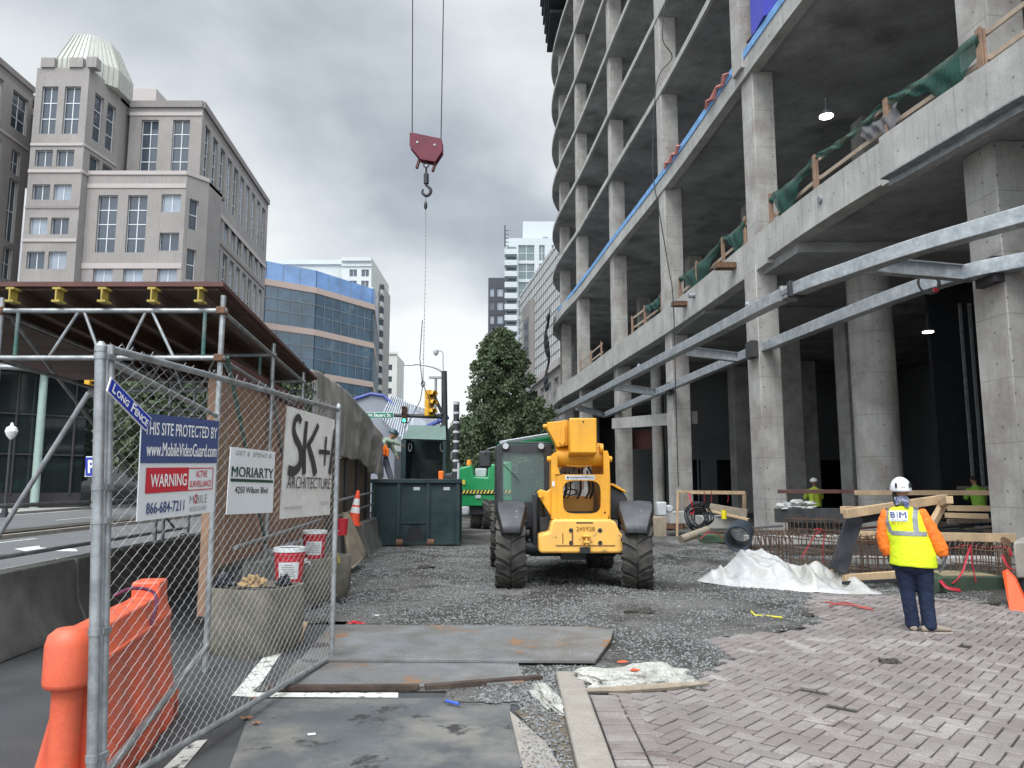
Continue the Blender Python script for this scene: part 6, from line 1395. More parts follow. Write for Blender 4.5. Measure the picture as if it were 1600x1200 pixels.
for x in (cabx0 + .03, cabx1 - .03):
    for y_ in (cy0 + .09, cy1 - .04): mb.b2((x - .03, y_ - .03, 1.3), (x + .03, y_ + .03, 2.25))
mb.build('cab_frame', m_blackp, th, bevel=.01)
mb = MB(); mb.box((.22, 13.7, 1.55), (.42, .12, .6)); mb.box((.22, 13.95, 1.33), (.45, .45, .15)); mb.box((.22, 13.68, 1.95), (.22, .1, .18)); mb.build('seat', m_blackp, th, bevel=.03)
mb = MB(); mb.tube([(.22 + .17 * math.cos(a * .314), 14.35 - .05 * math.sin(a * .314), 1.66 + .15 * math.sin(a * .314)) for a in range(21)], .014, 6, cap=False); mb.build('steering_wheel', m_blackp, th)
mb = MB(); mb.tube([(FX(786, kc), cy0 - .01, FZ(725, kc)), (FX(812, kc), cy0 - .012, FZ(752, kc))], .008, 6); mb.build('wiper', m_black, th)
for px in (790, 846):
    mb = MB(); c = (FX(px, kc), cy0 - .05, FZ(697, kc)); mb.lathe([(.055, -.03), (.062, 0), (.05, .06), (.02, .08)], c=c, n=20, axis='Y'); lw_ = mb.build('work_lamp', m_blackp, th)
    mb = MB(); mb.lathe([(.05, -.036), (.05, -.031)], c=c, n=20, axis='Y'); mb.build('lamp_glass', m_lg, lw_)
mb = MB(); mb.tube(cr([(FX(786, kc), 13.0, 2.33), (FX(800, kc), 13.2, 2.36), (FX(850, kc), 13.2, 2.36), (FX(862, kc), 13.0, 2.34)], 4), .015, 6); mb.build('roof_bar', m_blackp, th)
mb = MB(); mb.tube([(FX(778, kc), 13.0, .45), (FX(778, kc), 13.0, 2.30)], .035, 8); mb.b2((FX(771, kc), 13.6, .75), (FX(777, kc), 14.6, 2.28)); mb.build('door', m_blackp, th, bevel=.01)
mb = MB(); mb.tube(cr([(FX(776, kc), 13.4, 2.30), (FX(760, kc), 13.5, 2.26), (FX(751, kc), 13.6, 2.16)], 4), .012, 6); mr_ = mb.build('mirror_arm', m_pipe, th)
mb = MB(); mb.box((FX(757, .0111), 13.6, FZ(717, .0111)), (.22, .07, .29)); mb.build('mirror', m_blackp, mr_, bevel=.03, seg=3)
mb = MB(); mb.b2((.32, 12.9, .7), (.70, 14.5, 1.1)); mb.b2((.33, 12.75, .58), (.42, 12.85, 1.5)); mb.build('step_box', m_blackp, th, bevel=.02)

# ------------------------------------------------------------------ green crane behind
gc = thing('green_crane', 'green wheeled crane with a hazard stripe, behind the dumpster and the yellow telehandler', 'crane', (-.8, 28.5, 0))
kg = .02345; 
def gplate(name, mat, pts, y0, y1, **k): return plate(gc, name, mat, pts, y0, y1, k=kg, **k)
gplate('superstructure', m_green, [(716, 770), (716, 738), (719, 731), (738, 727), (741, 745), (762, 746), (764, 727), (790, 722), (800, 722), (800, 770)], 28, 30.2, bevel=.06)
gplate('lower_body', m_green, [(716, 772), (800, 772), (800, 786), (790, 790), (716, 790)], 28.02, 30.2, bevel=.03)
m_hzy = M('hazard_yellow', (.62, .55, .08), .5, bump=0)
gplate('stripe_band', m_ink, [(716, 765), (800, 765), (800, 771.5), (716, 771.5)], 27.97, 28.05)
mb = MB()
for k in range(15):
    x = FX(718 + k * 5.4, kg); mb.add([(x, 27.955, FZ(771, kg)), (x + .06, 27.955, FZ(771, kg)), (x + .12, 27.955, FZ(765.5, kg)), (x + .06, 27.955, FZ(765.5, kg))], [(0, 1, 2, 3)])
mb.build('hazard_stripe', m_hzy, gc, smooth=0)
mb = MB(); mb.b2((FX(723, kg), 27.95, FZ(757, kg)), (FX(728, kg), 27.99, FZ(750, kg))); mb.build('yellow_label', m_hzy, gc); mb = MB(); mb.b2((FX(744, kg), 27.96, FZ(778, kg)), (FX(752, kg), 28.0, FZ(773, kg))); mb.build('white_label', m_lg, gc)
mb = MB(); mb.lathe([(.09, 0), (.09, .12), (.05, .2)], c=(FX(732, kg), 28.6, FZ(727, kg)), n=12); mb.build('beacon', EM('amber_beacon', (.75, .25, .02), .15), gc)
mb = MB(); mb.b2((FX(742, kg), 28.4, FZ(746, kg)), (FX(760, kg), 29.4, FZ(732, kg))); mb.build('engine_block', m_lg, gc, bevel=.05)
mb = MB(); mb.b2((-1.6, 28.2, .55), (.6, 33, .9)); mb.build('carrier', m_blackp, gc, bevel=.03)
mb = MB(); mb.box((FX(724, kg), 28.3, FZ(797, kg)), (.5, .6, .35)); mb.build('white_drum', m_lg, gc, bevel=.08)
for x, y_ in ((FX(744, kg), 28.9), (FX(762, kg), 28.4), (.5, 28.4), (-1.1, 32), (.5, 32)): wheel(gc, (x, y_, .62), .63, .40, R(6), rimm=m_lg)
mb = MB(); a, b = P(786, 702, 28.5), P(905, 680, 34); mb.bar(a, b, .5, .38); mb.build('boom', m_green, gc, bevel=.03); mb = MB(); mb.bar(a + V((0, -.02, .26)), b + V((0, 0, .26)), .3, .1); mb.build('boom_rail', m_lg, gc)

# ------------------------------------------------------------------ dumpster and the container being tipped into it
dp = thing('dumpster', 'dark green steel roll off dumpster standing on the gravel', 'dumpster', (-2.6, 20.8, 0))
kd = .01705
DX = lambda px: (px - 800) * kd; DZ = lambda py: 1.65 - (py - 757) * kd
x0, x1, zb_, zt_ = DX(581), DX(717), DZ(848), DZ(755)
mb = MB(); mb.prism([(x0, 20.8), (x1, 20.8), (x1, 20.88), (x0, 20.88)], zb_, zt_); mb.b2((x0, 20.88, zb_), (x0 + .07, 26, zt_)); mb.b2((x1 - .07, 20.88, zb_), (x1, 26, zt_)); mb.b2((x0, 26, zb_), (x1, 26.08, zt_)); mb.b2((x0 + .07, 20.88, zb_), (x1 - .07, 26, zb_ + .08)); mb.build('tub', m_dump, dp, smooth=0)
mb = MB(); mb.b2((x0 - .07, 20.72, zt_), (x1 + .07, 20.90, zt_ + .11)); mb.b2((x0 - .07, 20.91, zt_), (x0 + .06, 26.1, zt_ + .11)); mb.b2((x1 - .06, 20.91, zt_), (x1 + .07, 26.1, zt_ + .11)); mb.build('top_rail', m_dump, dp, bevel=.01)
for px in (583, 622, 668, 715):
    mb = MB(); mb.b2((DX(px) - .05, 20.74, zb_), (DX(px) + .05, 20.80, zt_)); mb.build('rib', m_dump, dp, bevel=.008)
for k in range(8):
    mb = MB(); y_ = 21.3 + k * .62; mb.b2((x1, y_, zb_), (x1 + .07, y_ + .1, zt_)); mb.build('side_rib', m_dump, dp, smooth=0)
    mb = MB(); mb.b2((x0 - .07, y_, zb_), (x0, y_ + .1, zt_)); mb.build('side_rib', m_dump, dp, smooth=0)
mb = MB(); mb.b2((DX(627), 20.76, DZ(818)), (DX(665), 20.80, DZ(815))); mb.b2((DX(580), 20.70, DZ(850)), (DX(719), 20.82, DZ(846))); mb.build('cross_rib', m_dump, dp, smooth=0)
plate(dp, 'hook_recess', m_black, [(632, 847), (638, 830), (642, 823), (655, 823), (660, 830), (665, 847)], 20.785, 20.80, k=kd)
plate(dp, 'gusset', m_dump, [(627, 820), (641, 820), (634, 838)], 20.77, 20.80, k=kd); plate(dp, 'gusset', m_dump, [(667, 820), (656, 820), (663, 838)], 20.77, 20.80, k=kd)
for px in (625, 673):
    mb = MB(); mb.lathe([(.1, -.09), (.1, .09)], c=(DX(px), 20.75, .11), n=16, axis='X'); mb.build('roller', m_rust, dp)
mb = MB(); mb.b2((DX(618), 20.9, .02), (DX(634), 26, zb_)); mb.b2((DX(666), 20.9, .02), (DX(680), 26, zb_)); mb.build('skid_rail', m_dump, dp, smooth=0)
for px in (650, 697):
    mb = MB(); mb.b2((DX(px) - .085, 20.79, DZ(766)), (DX(px) + .085, 20.798, DZ(761))); mb.build('label_plate', m_lg, dp, smooth=0)
dp.rotation_euler = (0, 0, R(3.6))
# rubble showing above the rim
crumple('demolition_rubble', (DX(640), 23.5, zt_ - .05), (1.0, 1.6, .3), 41, m_rubble, 'grey demolition rubble heaped inside the dark green dumpster', 'rubble', .6)
tb = thing('tipping_container', 'dark green steel container with pale lid, hung on chains and tipped into the dumpster', 'container', (-2.45, 21.6, 1.75))
kt = .0178
def tX(px): return (px - 800) * kt
def tZ(py): return 1.65 - (py - 757) * kt
for nm, a, b in (('side', (629, 662), (635, 755)), ('side', (692, 664), (697, 755))):
    mb = MB(); pts = [(tX(a[0]) if nm else 0, tZ(686)), (tX(b[0]), tZ(686)), (tX(b[0] - (4 if b[0] < 640 else -0)), tZ(755)), (tX(a[0] - (3 if b[0] < 640 else 0)), tZ(755))]
    mb.loft([[(x, y, z) for x, z in pts] for y in (21.4, 22.9)]); mb.build('side_wall', m_dump, tb, smooth=0, fixn=True)
mb = MB(); mb.b2((tX(628), 22.9, tZ(755)), (tX(697), 22.96, tZ(664))); mb.build('bottom_plate', m_dump, tb, smooth=0)
mb = MB(); mb.add([(tX(634), 22.2, tZ(661)), (tX(692), 22.2, tZ(663)), (tX(697), 21.35, tZ(688)), (tX(629), 21.35, tZ(686)), (tX(634), 22.25, tZ(662.5)), (tX(692), 22.25, tZ(664.5)), (tX(697), 21.42, tZ(690)), (tX(629), 21.42, tZ(688))], [(3, 2, 1, 0), (4, 5, 6, 7), (0, 1, 5, 4), (1, 2, 6, 5), (2, 3, 7, 6), (3, 0, 4, 7)]); mb.build('lid', m_dumpl, tb, smooth=0, fixn=True)
mb = MB(); mb.b2((tX(634), 22.26, tZ(664)), (tX(692), 22.95, tZ(662))); mb.b2((tX(627), 21.36, tZ(752)), (tX(634.5), 21.41, tZ(688))); mb.b2((tX(693), 21.36, tZ(752)), (tX(697), 21.41, tZ(690))); mb.build('frame', m_dump, tb, smooth=0)
for px in (640, 690):
    mb = MB(); mb.tube([(tX(px) + .045 * math.cos(a * .52), 21.5, tZ(699) + .12 * math.sin(a * .52)) for a in range(13)], .012, 6, cap=False); mb.build('handle', m_pipe, tb)
mb = MB(); mb.b2((tX(648), 22.86, tZ(750)), (tX(690), 22.89, tZ(716))); mb.build('dust_stain', M('dusty_paint', (.09, .11, .105), .9, var=.5, scale=2.5, c2=(.03, .06, .06)), tb, smooth=0)
# hook block, hoist ropes and chain
hb = thing('hook_block', 'dark red crane hook block hanging on two hoist ropes against the sky', 'hook block', P(665, 240, 21.3))
Yh = 21.3
def HP(px, py, dy=0): return P(px, py, Yh) + V((0, dy, 0))
for sy in (-1, 1):
    pts = [(641, 211), (648, 211), (690, 220), (692, 224), (692, 239), (681, 256), (658, 252), (641, 231)]
    mb = MB(); n = len(pts); y = sy * .13
    mb.add([HP(a, b, y - .02) for a, b in pts] + [HP(a, b, y + .02) for a, b in pts], [tuple(range(n)), tuple(range(2 * n - 1, n - 1, -1))] + [(i, n + i, n + (i + 1) % n, (i + 1) % n) for i in range(n)])
    mb.build('cheek_plate', M('dark_red_paint', (.13, .015, .035), .5, var=.2, scale=3, bump=.05) if sy < 0 else bpy.data.materials['dark_red_paint'], hb, fixn=True, bevel=.006)
for px, py in ((653, 226), (680, 230)):
    mb = MB(); mb.lathe([(.2, -.1), (.2, .1)], c=HP(px, py), n=24, axis='Y'); sv = mb.build('sheave', m_blackp, hb); mb = MB(); mb.lathe([(.035, -.17), (.035, .17)], c=HP(px, py), n=10, axis='Y'); mb.build('sheave_pin', m_pipe, sv)
for a, b in (((655, 250), (651, 263)), ((681, 253), (676, 268))):
    mb = MB(); mb.bar(HP(*a), HP(*b), .07, .12, up=(0, 1, 0)); mb.build('link_arm', m_redwood, hb, bevel=.01)
mb = MB(); c = HP(666, 258); mb.tube([c + V((.075 * math.cos(a * .52), 0, .07 * math.sin(a * .52))) for a in range(13)], .018, 6, cap=False); mb.build('shackle', m_blackp, hb)
mb = MB(); mb.tube([HP(666, 262), HP(666, 274)], .03, 8); mb.tube([HP(666, 272), HP(666, 287)], .075, 14); mb.tube([HP(666, 286), HP(666, 291)], .035, 8)
hk = [(666, 290), (662, 292), (672, 296), (673, 302)]; c = HP(666.5, 298)
mb.tube(cr([HP(665, 288), HP(668, 291), HP(672, 295), HP(673, 300), HP(669, 305), HP(664, 305), HP(660, 301), HP(661, 296)], 5), [.03 + .02 * math.sin(math.pi * k / 35) for k in range(36)], 9)
mb.build('hook', m_blackp, hb)
for a, b in (((644, 212), (645, -60)), ((689, 220), (694, -60))):
    mb = MB(); mb.tube([HP(*a), HP(*b)], .017, 6); mb.build('hoist_rope', m_blackp, hb)
sl_ = thing('sling_chain', 'long grey lifting chain hanging from the hook to the tipping container', 'chain', HP(660, 600))
path = cr([HP(666, 305), HP(665, 318), HP(665, 400), HP(663, 500), HP(661, 585), HP(661, 602)], 30); mb = MB(); k = 0; i = 0
L_acc = 0
for i in range(0, len(path) - 1):
    a, b = path[i], path[i + 1]; m_ = max(1, int((b - a).length / .055))
    for j in range(m_):
        c = a.lerp(b, (j + .5) / m_); w = V((1, 0, 0)) if k % 2 else V((0, 1, 0)); mb.add([c + V((0, 0, .034)), c + w * .022, c - V((0, 0, .034)), c - w * .022, c + w.cross(V((0, 0, 1))) * .009, c - w.cross(V((0, 0, 1))) * .009], [(0, 1, 4), (1, 2, 4), (2, 3, 4), (3, 0, 4), (1, 0, 5), (2, 1, 5), (3, 2, 5), (0, 3, 5)]); k += 1
mb.build('chain', m_pipe, sl_, smooth=0)
mb = MB(); mb.lathe([(.02, .2), (.05, .12), (.05, .02), (.02, -.05)], c=HP(665, 325), n=10); mb.build('swivel', m_blackp, sl_)
for k, (a, b, c_) in enumerate((((661, 600), (657, 625), (641, 656)), ((661, 600), (668, 618), (676, 640)), ((660, 500), (656, 560), (660, 600)))):
    mb = MB(); pts_ = [HP(*a), HP(*b), HP(*c_)]; mb.tube(pts_, .012, 5); mb.build('sling_leg', m_blackp, sl_)
for a_, b_ in ((HP(641, 656), P(632, 668, 21.8)), (HP(676, 640), P(690, 668, 21.8))): mb = MB(); mb.tube([a_, b_], .012, 5); mb.build('lower_leg', m_blackp, sl_)
mb = MB(); c = HP(661, 600); mb.tube([c + V((.05 * math.cos(a * .52), 0, .08 * math.sin(a * .52))) for a in range(13)], .015, 6, cap=False); mb.build('master_ring', m_blackp, sl_)
# ------------------------------------------------------------------ people
def limb(mb, pts, rad, side=(1, 0, 0), n=16, caps=True):
    """tapered limb: rad = (half width along side, half depth)"""
    pts = [V(p) for p in pts]; rings = []
    def ringat(p, d, ra, rb):
        s = V(side); s = (s - d * s.dot(d)).normalized(); f = d.cross(s)
        return [p + s * math.cos(2 * math.pi * k / n) * ra + f * math.sin(2 * math.pi * k / n) * rb for k in range(n)]
    ds = [(pts[min(i + 1, len(pts) - 1)] - pts[max(i - 1, 0)]).normalized() for i in range(len(pts))]
    rd = [r if isinstance(r, tuple) else (r, r) for r in rad]
    if caps: rings.append(ringat(pts[0] - ds[0] * min(rd[0]) * .45, ds[0], rd[0][0] * .55, rd[0][1] * .55))
    for p, d, r in zip(pts, ds, rd): rings.append(ringat(p, d, *r))
    if caps: rings.append(ringat(pts[-1] + ds[-1] * min(rd[-1]) * .45, ds[-1], rd[-1][0] * .55, rd[-1][1] * .55))
    mb.loft(rings)
def ell(mb, c, r, n=16, m=10, M3=None):
    rings = []
    for j in range(1, m):
        a = math.pi * j / m; rings.append([V((r[0] * math.sin(a) * math.cos(2 * math.pi * k / n), r[1] * math.sin(a) * math.sin(2 * math.pi * k / n), -r[2] * math.cos(a))) for k in range(n)])
    c = V(c); rings = [[c + ((M3 @ q) if M3 else q) for q in rg] for rg in rings]; mb.loft(rings)
def soft(o, vox, smooth=6, wr=0, wscale=.12):
    m = o.modifiers.new('r', 'REMESH'); m.mode = 'VOXEL'; m.voxel_size = vox; m.use_smooth_shade = True
    s = o.modifiers.new('s', 'SMOOTH'); s.iterations = smooth; s.factor = .5
    if wr:
        t = bpy.data.textures.new('folds', 'CLOUDS'); t.noise_scale = wscale; t.noise_depth = 2
        d = o.modifiers.new('d', 'DISPLACE'); d.texture = t; d.strength = wr; d.mid_level = .5; d.texture_coords = 'LOCAL'
    return o
def hand(mb, w, d, palm_n, thumb, s=1.0, curl=.5):
    """w wrist, d pointing direction, palm_n normal out of the palm, thumb side direction"""
    w, d, pn, th_ = V(w), V(d).normalized(), V(palm_n).normalized(), V(thumb).normalized()
    limb(mb, [w - d * .02 * s, w + d * .03 * s, w + d * .075 * s, w + d * .095 * s], [(.028 * s, .02 * s), (.038 * s, .018 * s), (.043 * s, .016 * s), (.040 * s, .013 * s)], side=th_, n=12)
    for k, ln in enumerate((.070, .078, .072, .056)):
        b = w + d * (.090 - .006 * abs(k - 1)) * s + th_ * (.031 - .0205 * k) * s; pts = [b]; dd = d; p = b
        for j in range(3):
            a = curl * (.55 + .35 * j + .08 * k); dd = (d * math.cos(a) + pn * math.sin(a)).normalized(); p = p + dd * ln * s * (.45 - .08 * j); pts.append(p)
        limb(mb, pts, [.0095 * s, .0092 * s, .0085 * s, .0072 * s], side=th_, n=8)
    b = w + d * .025 * s + th_ * .030 * s; p1 = b + (th_ * .8 + d * .7).normalized() * .035 * s + pn * .008 * s; p2 = p1 + (d + th_ * .25).normalized() * .03 * s + pn * .012 * s
    limb(mb, [b, p1, p2], [.013 * s, .011 * s, .009 * s], side=pn, n=8)
def helmet(par, c, M3, mat, r=(.118, .145, .115), name='hard_hat'):
    mb = MB(); rings = []
    for j in range(9):
        a = R(4 + 92 * j / 8); rings.append([V((r[0] * math.sin(a) * math.cos(2 * math.pi * k / 28), r[1] * math.sin(a) * math.sin(2 * math.pi * k / 28), r[2] * math.cos(a))) for k in range(28)])
    rings.append([V((q.x * 1.06, q.y * (1.1 if q.y > 0 else 1.04), q.z - .015 - (0.012 if q.y < 0 else 0))) for q in rings[-1]]); c = V(c)
    mb.loft([[c + M3 @ q for q in rg] for rg in rings]); h = mb.build(name, mat, par, fixn=True); s_ = h.modifiers.new('s', 'SUBSURF'); s_.levels = 1; s_.render_levels = 1
    return h
def face(par, c, M3, sk):
    """eyes, nose and ears on a head centred at c, facing M3's +Y"""
    c = V(c)
    for sx in (-1, 1):
        mb = MB(); ell(mb, c + M3 @ V((sx * .03, .088, .0)), (.011, .008, .008), 8, 6, M3); mb.build('eye', m_black, par)
    mb = MB(); mb.box(c + M3 @ V((0, .09, -.065)), (.045, .01, .008), M=M3); mb.build('mouth', m_red if 0 else m_ink, par)
def headmesh(mb, c, M3):
    c = V(c); ell(mb, c, (.078, .098, .112), 18, 12, M3); ell(mb, c + M3 @ V((0, .025, -.05)), (.058, .07, .065), 14, 8, M3)
    ell(mb, c + M3 @ V((0, .102, -.025)), (.013, .018, .02), 8, 6, M3)
    for sx in (-1, 1): ell(mb, c + M3 @ V((sx * .08, .0, -.01)), (.012, .02, .032), 8, 6, M3)
I3 = Matrix.Identity(3)
# --- the worker on the brick paving, seen from behind
w1 = thing('person', 'worker standing on the brick paving, back turned, in a yellow BIM vest with orange sleeves', 'person', (4.5, 8.86, 0.02))
YB = 8.86; z0_ = .03
mb = MB(); Mh = Matrix.Rotation(R(12), 3, 'Z'); headmesh(mb, (4.445, 8.88, 1.585), Mh); limb(mb, [(4.45, 8.86, 1.36), (4.447, 8.87, 1.52)], [.06, .055])
limb(mb, [(4.50, 8.86, .86), (4.47, 8.86, 1.1), (4.45, 8.86, 1.33)], [(.17, .11), (.15, .10), (.17, .09)])
for q in (((4.27, 8.86, 1.32), (4.215, 8.85, 1.08), (4.245, 8.87, .86)), ((4.64, 8.86, 1.32), (4.78, 8.84, 1.08), (4.855, 8.85, .87))): limb(mb, q, [.05, .042, .03])
for q in (((4.43, 8.86, .85), (4.445, 8.88, .48), (4.475, 8.84, .1)), ((4.60, 8.86, .85), (4.635, 8.88, .48), (4.655, 8.86, .1))): limb(mb, q, [.075, .055, .04])
body = soft(mb.build('body', m_skin, w1, fixn=True), .009, 3)
face(w1, (4.445, 8.88, 1.585), Mh, None)
mb = MB()
limb(mb, [(4.525, 8.85, .74), (4.53, 8.85, .84), (4.51, 8.85, .98), (4.48, 8.855, 1.12), (4.455, 8.86, 1.25), (4.45, 8.86, 1.345), (4.45, 8.865, 1.40)], [(.262, .205), (.258, .205), (.236, .188), (.232, .17), (.240, .155), (.215, .12), (.09, .08)], n=28, caps=False)
vest = soft(mb.build('vest', m_hiviz, w1, fixn=True), .009, 5, .012, .07)
mb = MB(); limb(mb, [(4.52, 8.85, .70), (4.525, 8.85, .78)], [(.258, .20), (.262, .205)], n=28, caps=False); 
mb = MB()
for q, rr in ((((4.285, 8.86, 1.325), (4.235, 8.85, 1.20), (4.212, 8.845, 1.06), (4.235, 8.86, .93), (4.255, 8.875, .865)), (.08, .078, .073, .072, .055)), (((4.635, 8.86, 1.325), (4.71, 8.85, 1.20), (4.785, 8.84, 1.06), (4.84, 8.845, .93), (4.855, 8.85, .865)), (.082, .082, .08, .078, .055))):
    limb(mb, q, rr, n=18)
soft(mb.build('sleeves', m_hvor, w1, fixn=True), .009, 6, .022, .06)
mb = MB()
limb(mb, [(4.525, 8.855, .90), (4.53, 8.855, .80), (4.525, 8.86, .70)], [(.205, .155), (.222, .178), (.21, .165)], n=24)
limb(mb, [(4.432, 8.86, .80), (4.437, 8.865, .62), (4.447, 8.875, .46), (4.462, 8.86, .28), (4.477, 8.85, .14), (4.478, 8.85, .09)], [(.122, .135), (.108, .115), (.086, .09), (.079, .085), (.078, .085), (.08, .088)], n=20)
limb(mb, [(4.618, 8.86, .80), (4.63, 8.865, .62), (4.64, 8.88, .46), (4.647, 8.865, .28), (4.655, 8.855, .13), (4.656, 8.855, .08)], [(.125, .135), (.112, .118), (.09, .094), (.082, .088), (.08, .088), (.082, .09)], n=20)
soft(mb.build('jeans', m_jean, w1, fixn=True), .009, 4, .016, .05)
for (ax, ay, dx, dy) in ((4.478, 8.845, -.02, .12), (4.665, 8.845, .15, .07)):
    mb = MB(); a = V((ax, ay, .03)); d = V((dx, dy, 0)); sd = V((-d.y, d.x, 0)).normalized()
    limb(mb, [a + V((0, 0, .125)) - d * .1, a + V((0, 0, .05)) - d * .1], [(.050, .054), (.054, .064)], side=tuple(sd)); limb(mb, [a - d * .55 + V((0, 0, .035)), a + d * .3 + V((0, 0, .045)), a + d * 1.0 + V((0, 0, .032)), a + d * 1.45 + V((0, 0, .022))], [(.04, .034), (.045, .04), (.048, .03), (.035, .018)], side=tuple(sd))
    o = soft(mb.build('shoe', m_boot, w1, fixn=True), .007, 4)
    mb = MB(); limb(mb, [a - d * .6 + V((0, 0, -.008)), a + d * .3 + V((0, 0, -.008)), a + d * 1.0 + V((0, 0, -.008)), a + d * 1.5 + V((0, 0, -.004))], [(.043, .012), (.047, .012), (.052, .012), (.037, .01)], side=tuple(sd)); mb.build('sole', m_sole, o, fixn=True)
mb = MB(); hand(mb, (4.262, 8.875, .855), (.12, .05, -1), (.9, .2, .1), (-.15, 1, 0), 1.02, .5); soft(mb.build('glove', M('dark_glove', (.05, .05, .06), .8, var=.3), w1, fixn=True), .0045, 2)
mb = MB(); hand(mb, (4.858, 8.84, .86), (.0, .05, -1), (-.9, .1, .1), (-.2, -1, 0), 1.15, .7); limb(mb, [(4.855, 8.85, .90), (4.857, 8.85, .84)], [.045, .042]); soft(mb.build('glove', m_glove, w1, fixn=True), .0045, 2)
hh = helmet(w1, (4.445, 8.865, 1.60), Mh, m_helm, (.121, .145, .138))
for sx in (-1, 1):
    mb = MB(); c = V((4.445, 8.865, 1.615)) + Mh @ V((sx * .078, -.122, .025)); mb.box(c, (.022, .03, .055), M=Mh @ Matrix.Rotation(sx * R(28), 3, 'Z')); mb.build('vent', m_black, hh, bevel=.008)
mb = MB(); c = V((4.445, 8.865, 1.615)) + Mh @ V((0, -.146, .015)); mb.box(c, (.045, .012, .02), M=Mh); mb.build('ratchet', m_helm, hh, bevel=.004)
mb = MB(); ell(mb, (4.45, 8.84, 1.47), (.085, .085, .06)); limb(mb, [(4.395, 8.80, 1.50), (4.39, 8.77, 1.42)], [(.035, .02), (.022, .012)]); limb(mb, [(4.475, 8.79, 1.49), (4.50, 8.755, 1.41), (4.505, 8.75, 1.385)], [(.04, .02), (.032, .015), (.02, .01)])
m_band = M('patterned_bandana', (.06, .075, .16), .8, var=.3, scale=30, bump=.3, c2=(.25, .27, .34), cthr=(.48, .52)); soft(mb.build('bandana', m_band, w1, fixn=True), .007, 3)
mb = MB(); limb(mb, [(4.375, 8.85, 1.55), (4.385, 8.83, 1.44), (4.40, 8.81, 1.38)], [(.03, .03), (.03, .028), (.015, .015)]); mb.build('hair', m_hair, w1)
from mathutils.bvhtree import BVHTree
_dg = bpy.context.evaluated_depsgraph_get(); _dg.update(); _me = vest.evaluated_get(_dg).to_mesh()
_mw = V(ORG[w1.name]); _bvh = BVHTree.FromPolygons([v.co + _mw for v in _me.vertices], [tuple(p.vertices) for p in _me.polygons])
def wrap(o, target, off):
    last = 8.69
    bm = bmesh.new(); bm.from_mesh(o.data); bmesh.ops.triangulate(bm, faces=bm.faces[:]); bmesh.ops.subdivide_edges(bm, edges=[e for e in bm.edges if e.calc_length() > .012], cuts=2, use_grid_fill=True); bm.to_mesh(o.data); bm.free()
    for v in o.data.vertices:
        w = v.co + _mw; h = _bvh.ray_cast(V((w.x, 8.3, w.z)), V((0, 1, 0)))
        if h[0] is not None and h[0].y < 8.84: last = h[0].y
        v.co.y = last - off - _mw.y + min(0, (v.co.y + _mw.y - 8.45)) * (off > .01)
    o.data.update(); return o
def cloth_strip(par, pts, w, mat, name, target, off=.006, y=8.45):
    mb = MB(); pts = cr([(a, y, b) for a, b in pts], 10) if len(pts) > 2 else [V((pts[0][0], y, pts[0][1])).lerp(V((pts[1][0], y, pts[1][1])), t / 24) for t in range(25)]
    rows = []
    for i, p in enumerate(pts):
        d = (pts[min(i + 1, len(pts) - 1)] - pts[max(i - 1, 0)]).normalized(); nn = V((-d.z, 0, d.x)) * w / 2; rows.append([p - nn, p - nn * .33, p + nn * .33, p + nn])
    for i in range(len(rows) - 1):
        for j in range(3): mb.add([rows[i][j], rows[i + 1][j], rows[i + 1][j + 1], rows[i][j + 1]], [(0, 1, 2, 3)])
    return wrap(mb.build(name, mat, par, smooth=60), target, off)
k_ = .0070   # depth of her back
q2 = lambda a, b: (4.5 + (a - 1430) * .0070, 1.65 - (b - 757) * .00702)
cloth_strip(w1, [q2(1402, 834), q2(1458, 835)], .05, m_reflect, 'reflective_tape', vest)
cloth_strip(w1, [q2(1442, 832), q2(1441, 812), q2(1444, 793)], .058, m_reflect, 'reflective_tape', vest, .005)
cloth_strip(w1, [q2(1402, 834), q2(1397, 812), q2(1399, 795)], .042, m_reflect, 'reflective_tape', vest, .005)
def vtext(s, a0, b0, a1, b1, mat, wgt=.02, name='lettering', off=.011):
    q = [(q2(a0, b1)[0], 8.45, q2(a0, b1)[1]), (q2(a1, b1)[0], 8.45, q2(a1, b1)[1]), (q2(a1, b0)[0], 8.45, q2(a1, b0)[1]), (q2(a0, b0)[0], 8.45, q2(a0, b0)[1])]
    return wrap(text_mesh(s, q, 0, 1, 0, 1, mat, name, w1, weight=wgt, lift=0.0001, res=2), vest, off)
mb = MB(); a, b = q2(1402, 815.5), q2(1430, 799); n = 8
for i in range(n):
    for j in range(4):
        f = lambda u, w: (a[0] + (b[0] - a[0]) * u, 8.45, a[1] + (b[1] - a[1]) * w); mb.add([f(i / n, j / 4), f((i + 1) / n, j / 4), f((i + 1) / n, (j + 1) / 4), f(i / n, (j + 1) / 4)], [(0, 1, 2, 3)])
wrap(mb.build('logo_field', m_signw, w1, smooth=60), vest, .007)
vtext('B', 1403, 800.5, 1411, 810.5, m_navy, .03); vtext('I', 1413, 800.5, 1414.6, 810.5, m_navy, .0); vtext('M', 1416.5, 800.5, 1428.5, 810.5, m_navy, .03); vtext('CONSTRUCTION', 1403.5, 812.3, 1428.5, 814.8, m_navy, .01); vtext('Built for More', 1405, 817, 1427, 819.6, m_red, .01)
w1.rotation_euler = (0, 0, R(-26)); w1.scale = (.93, .93, 1)
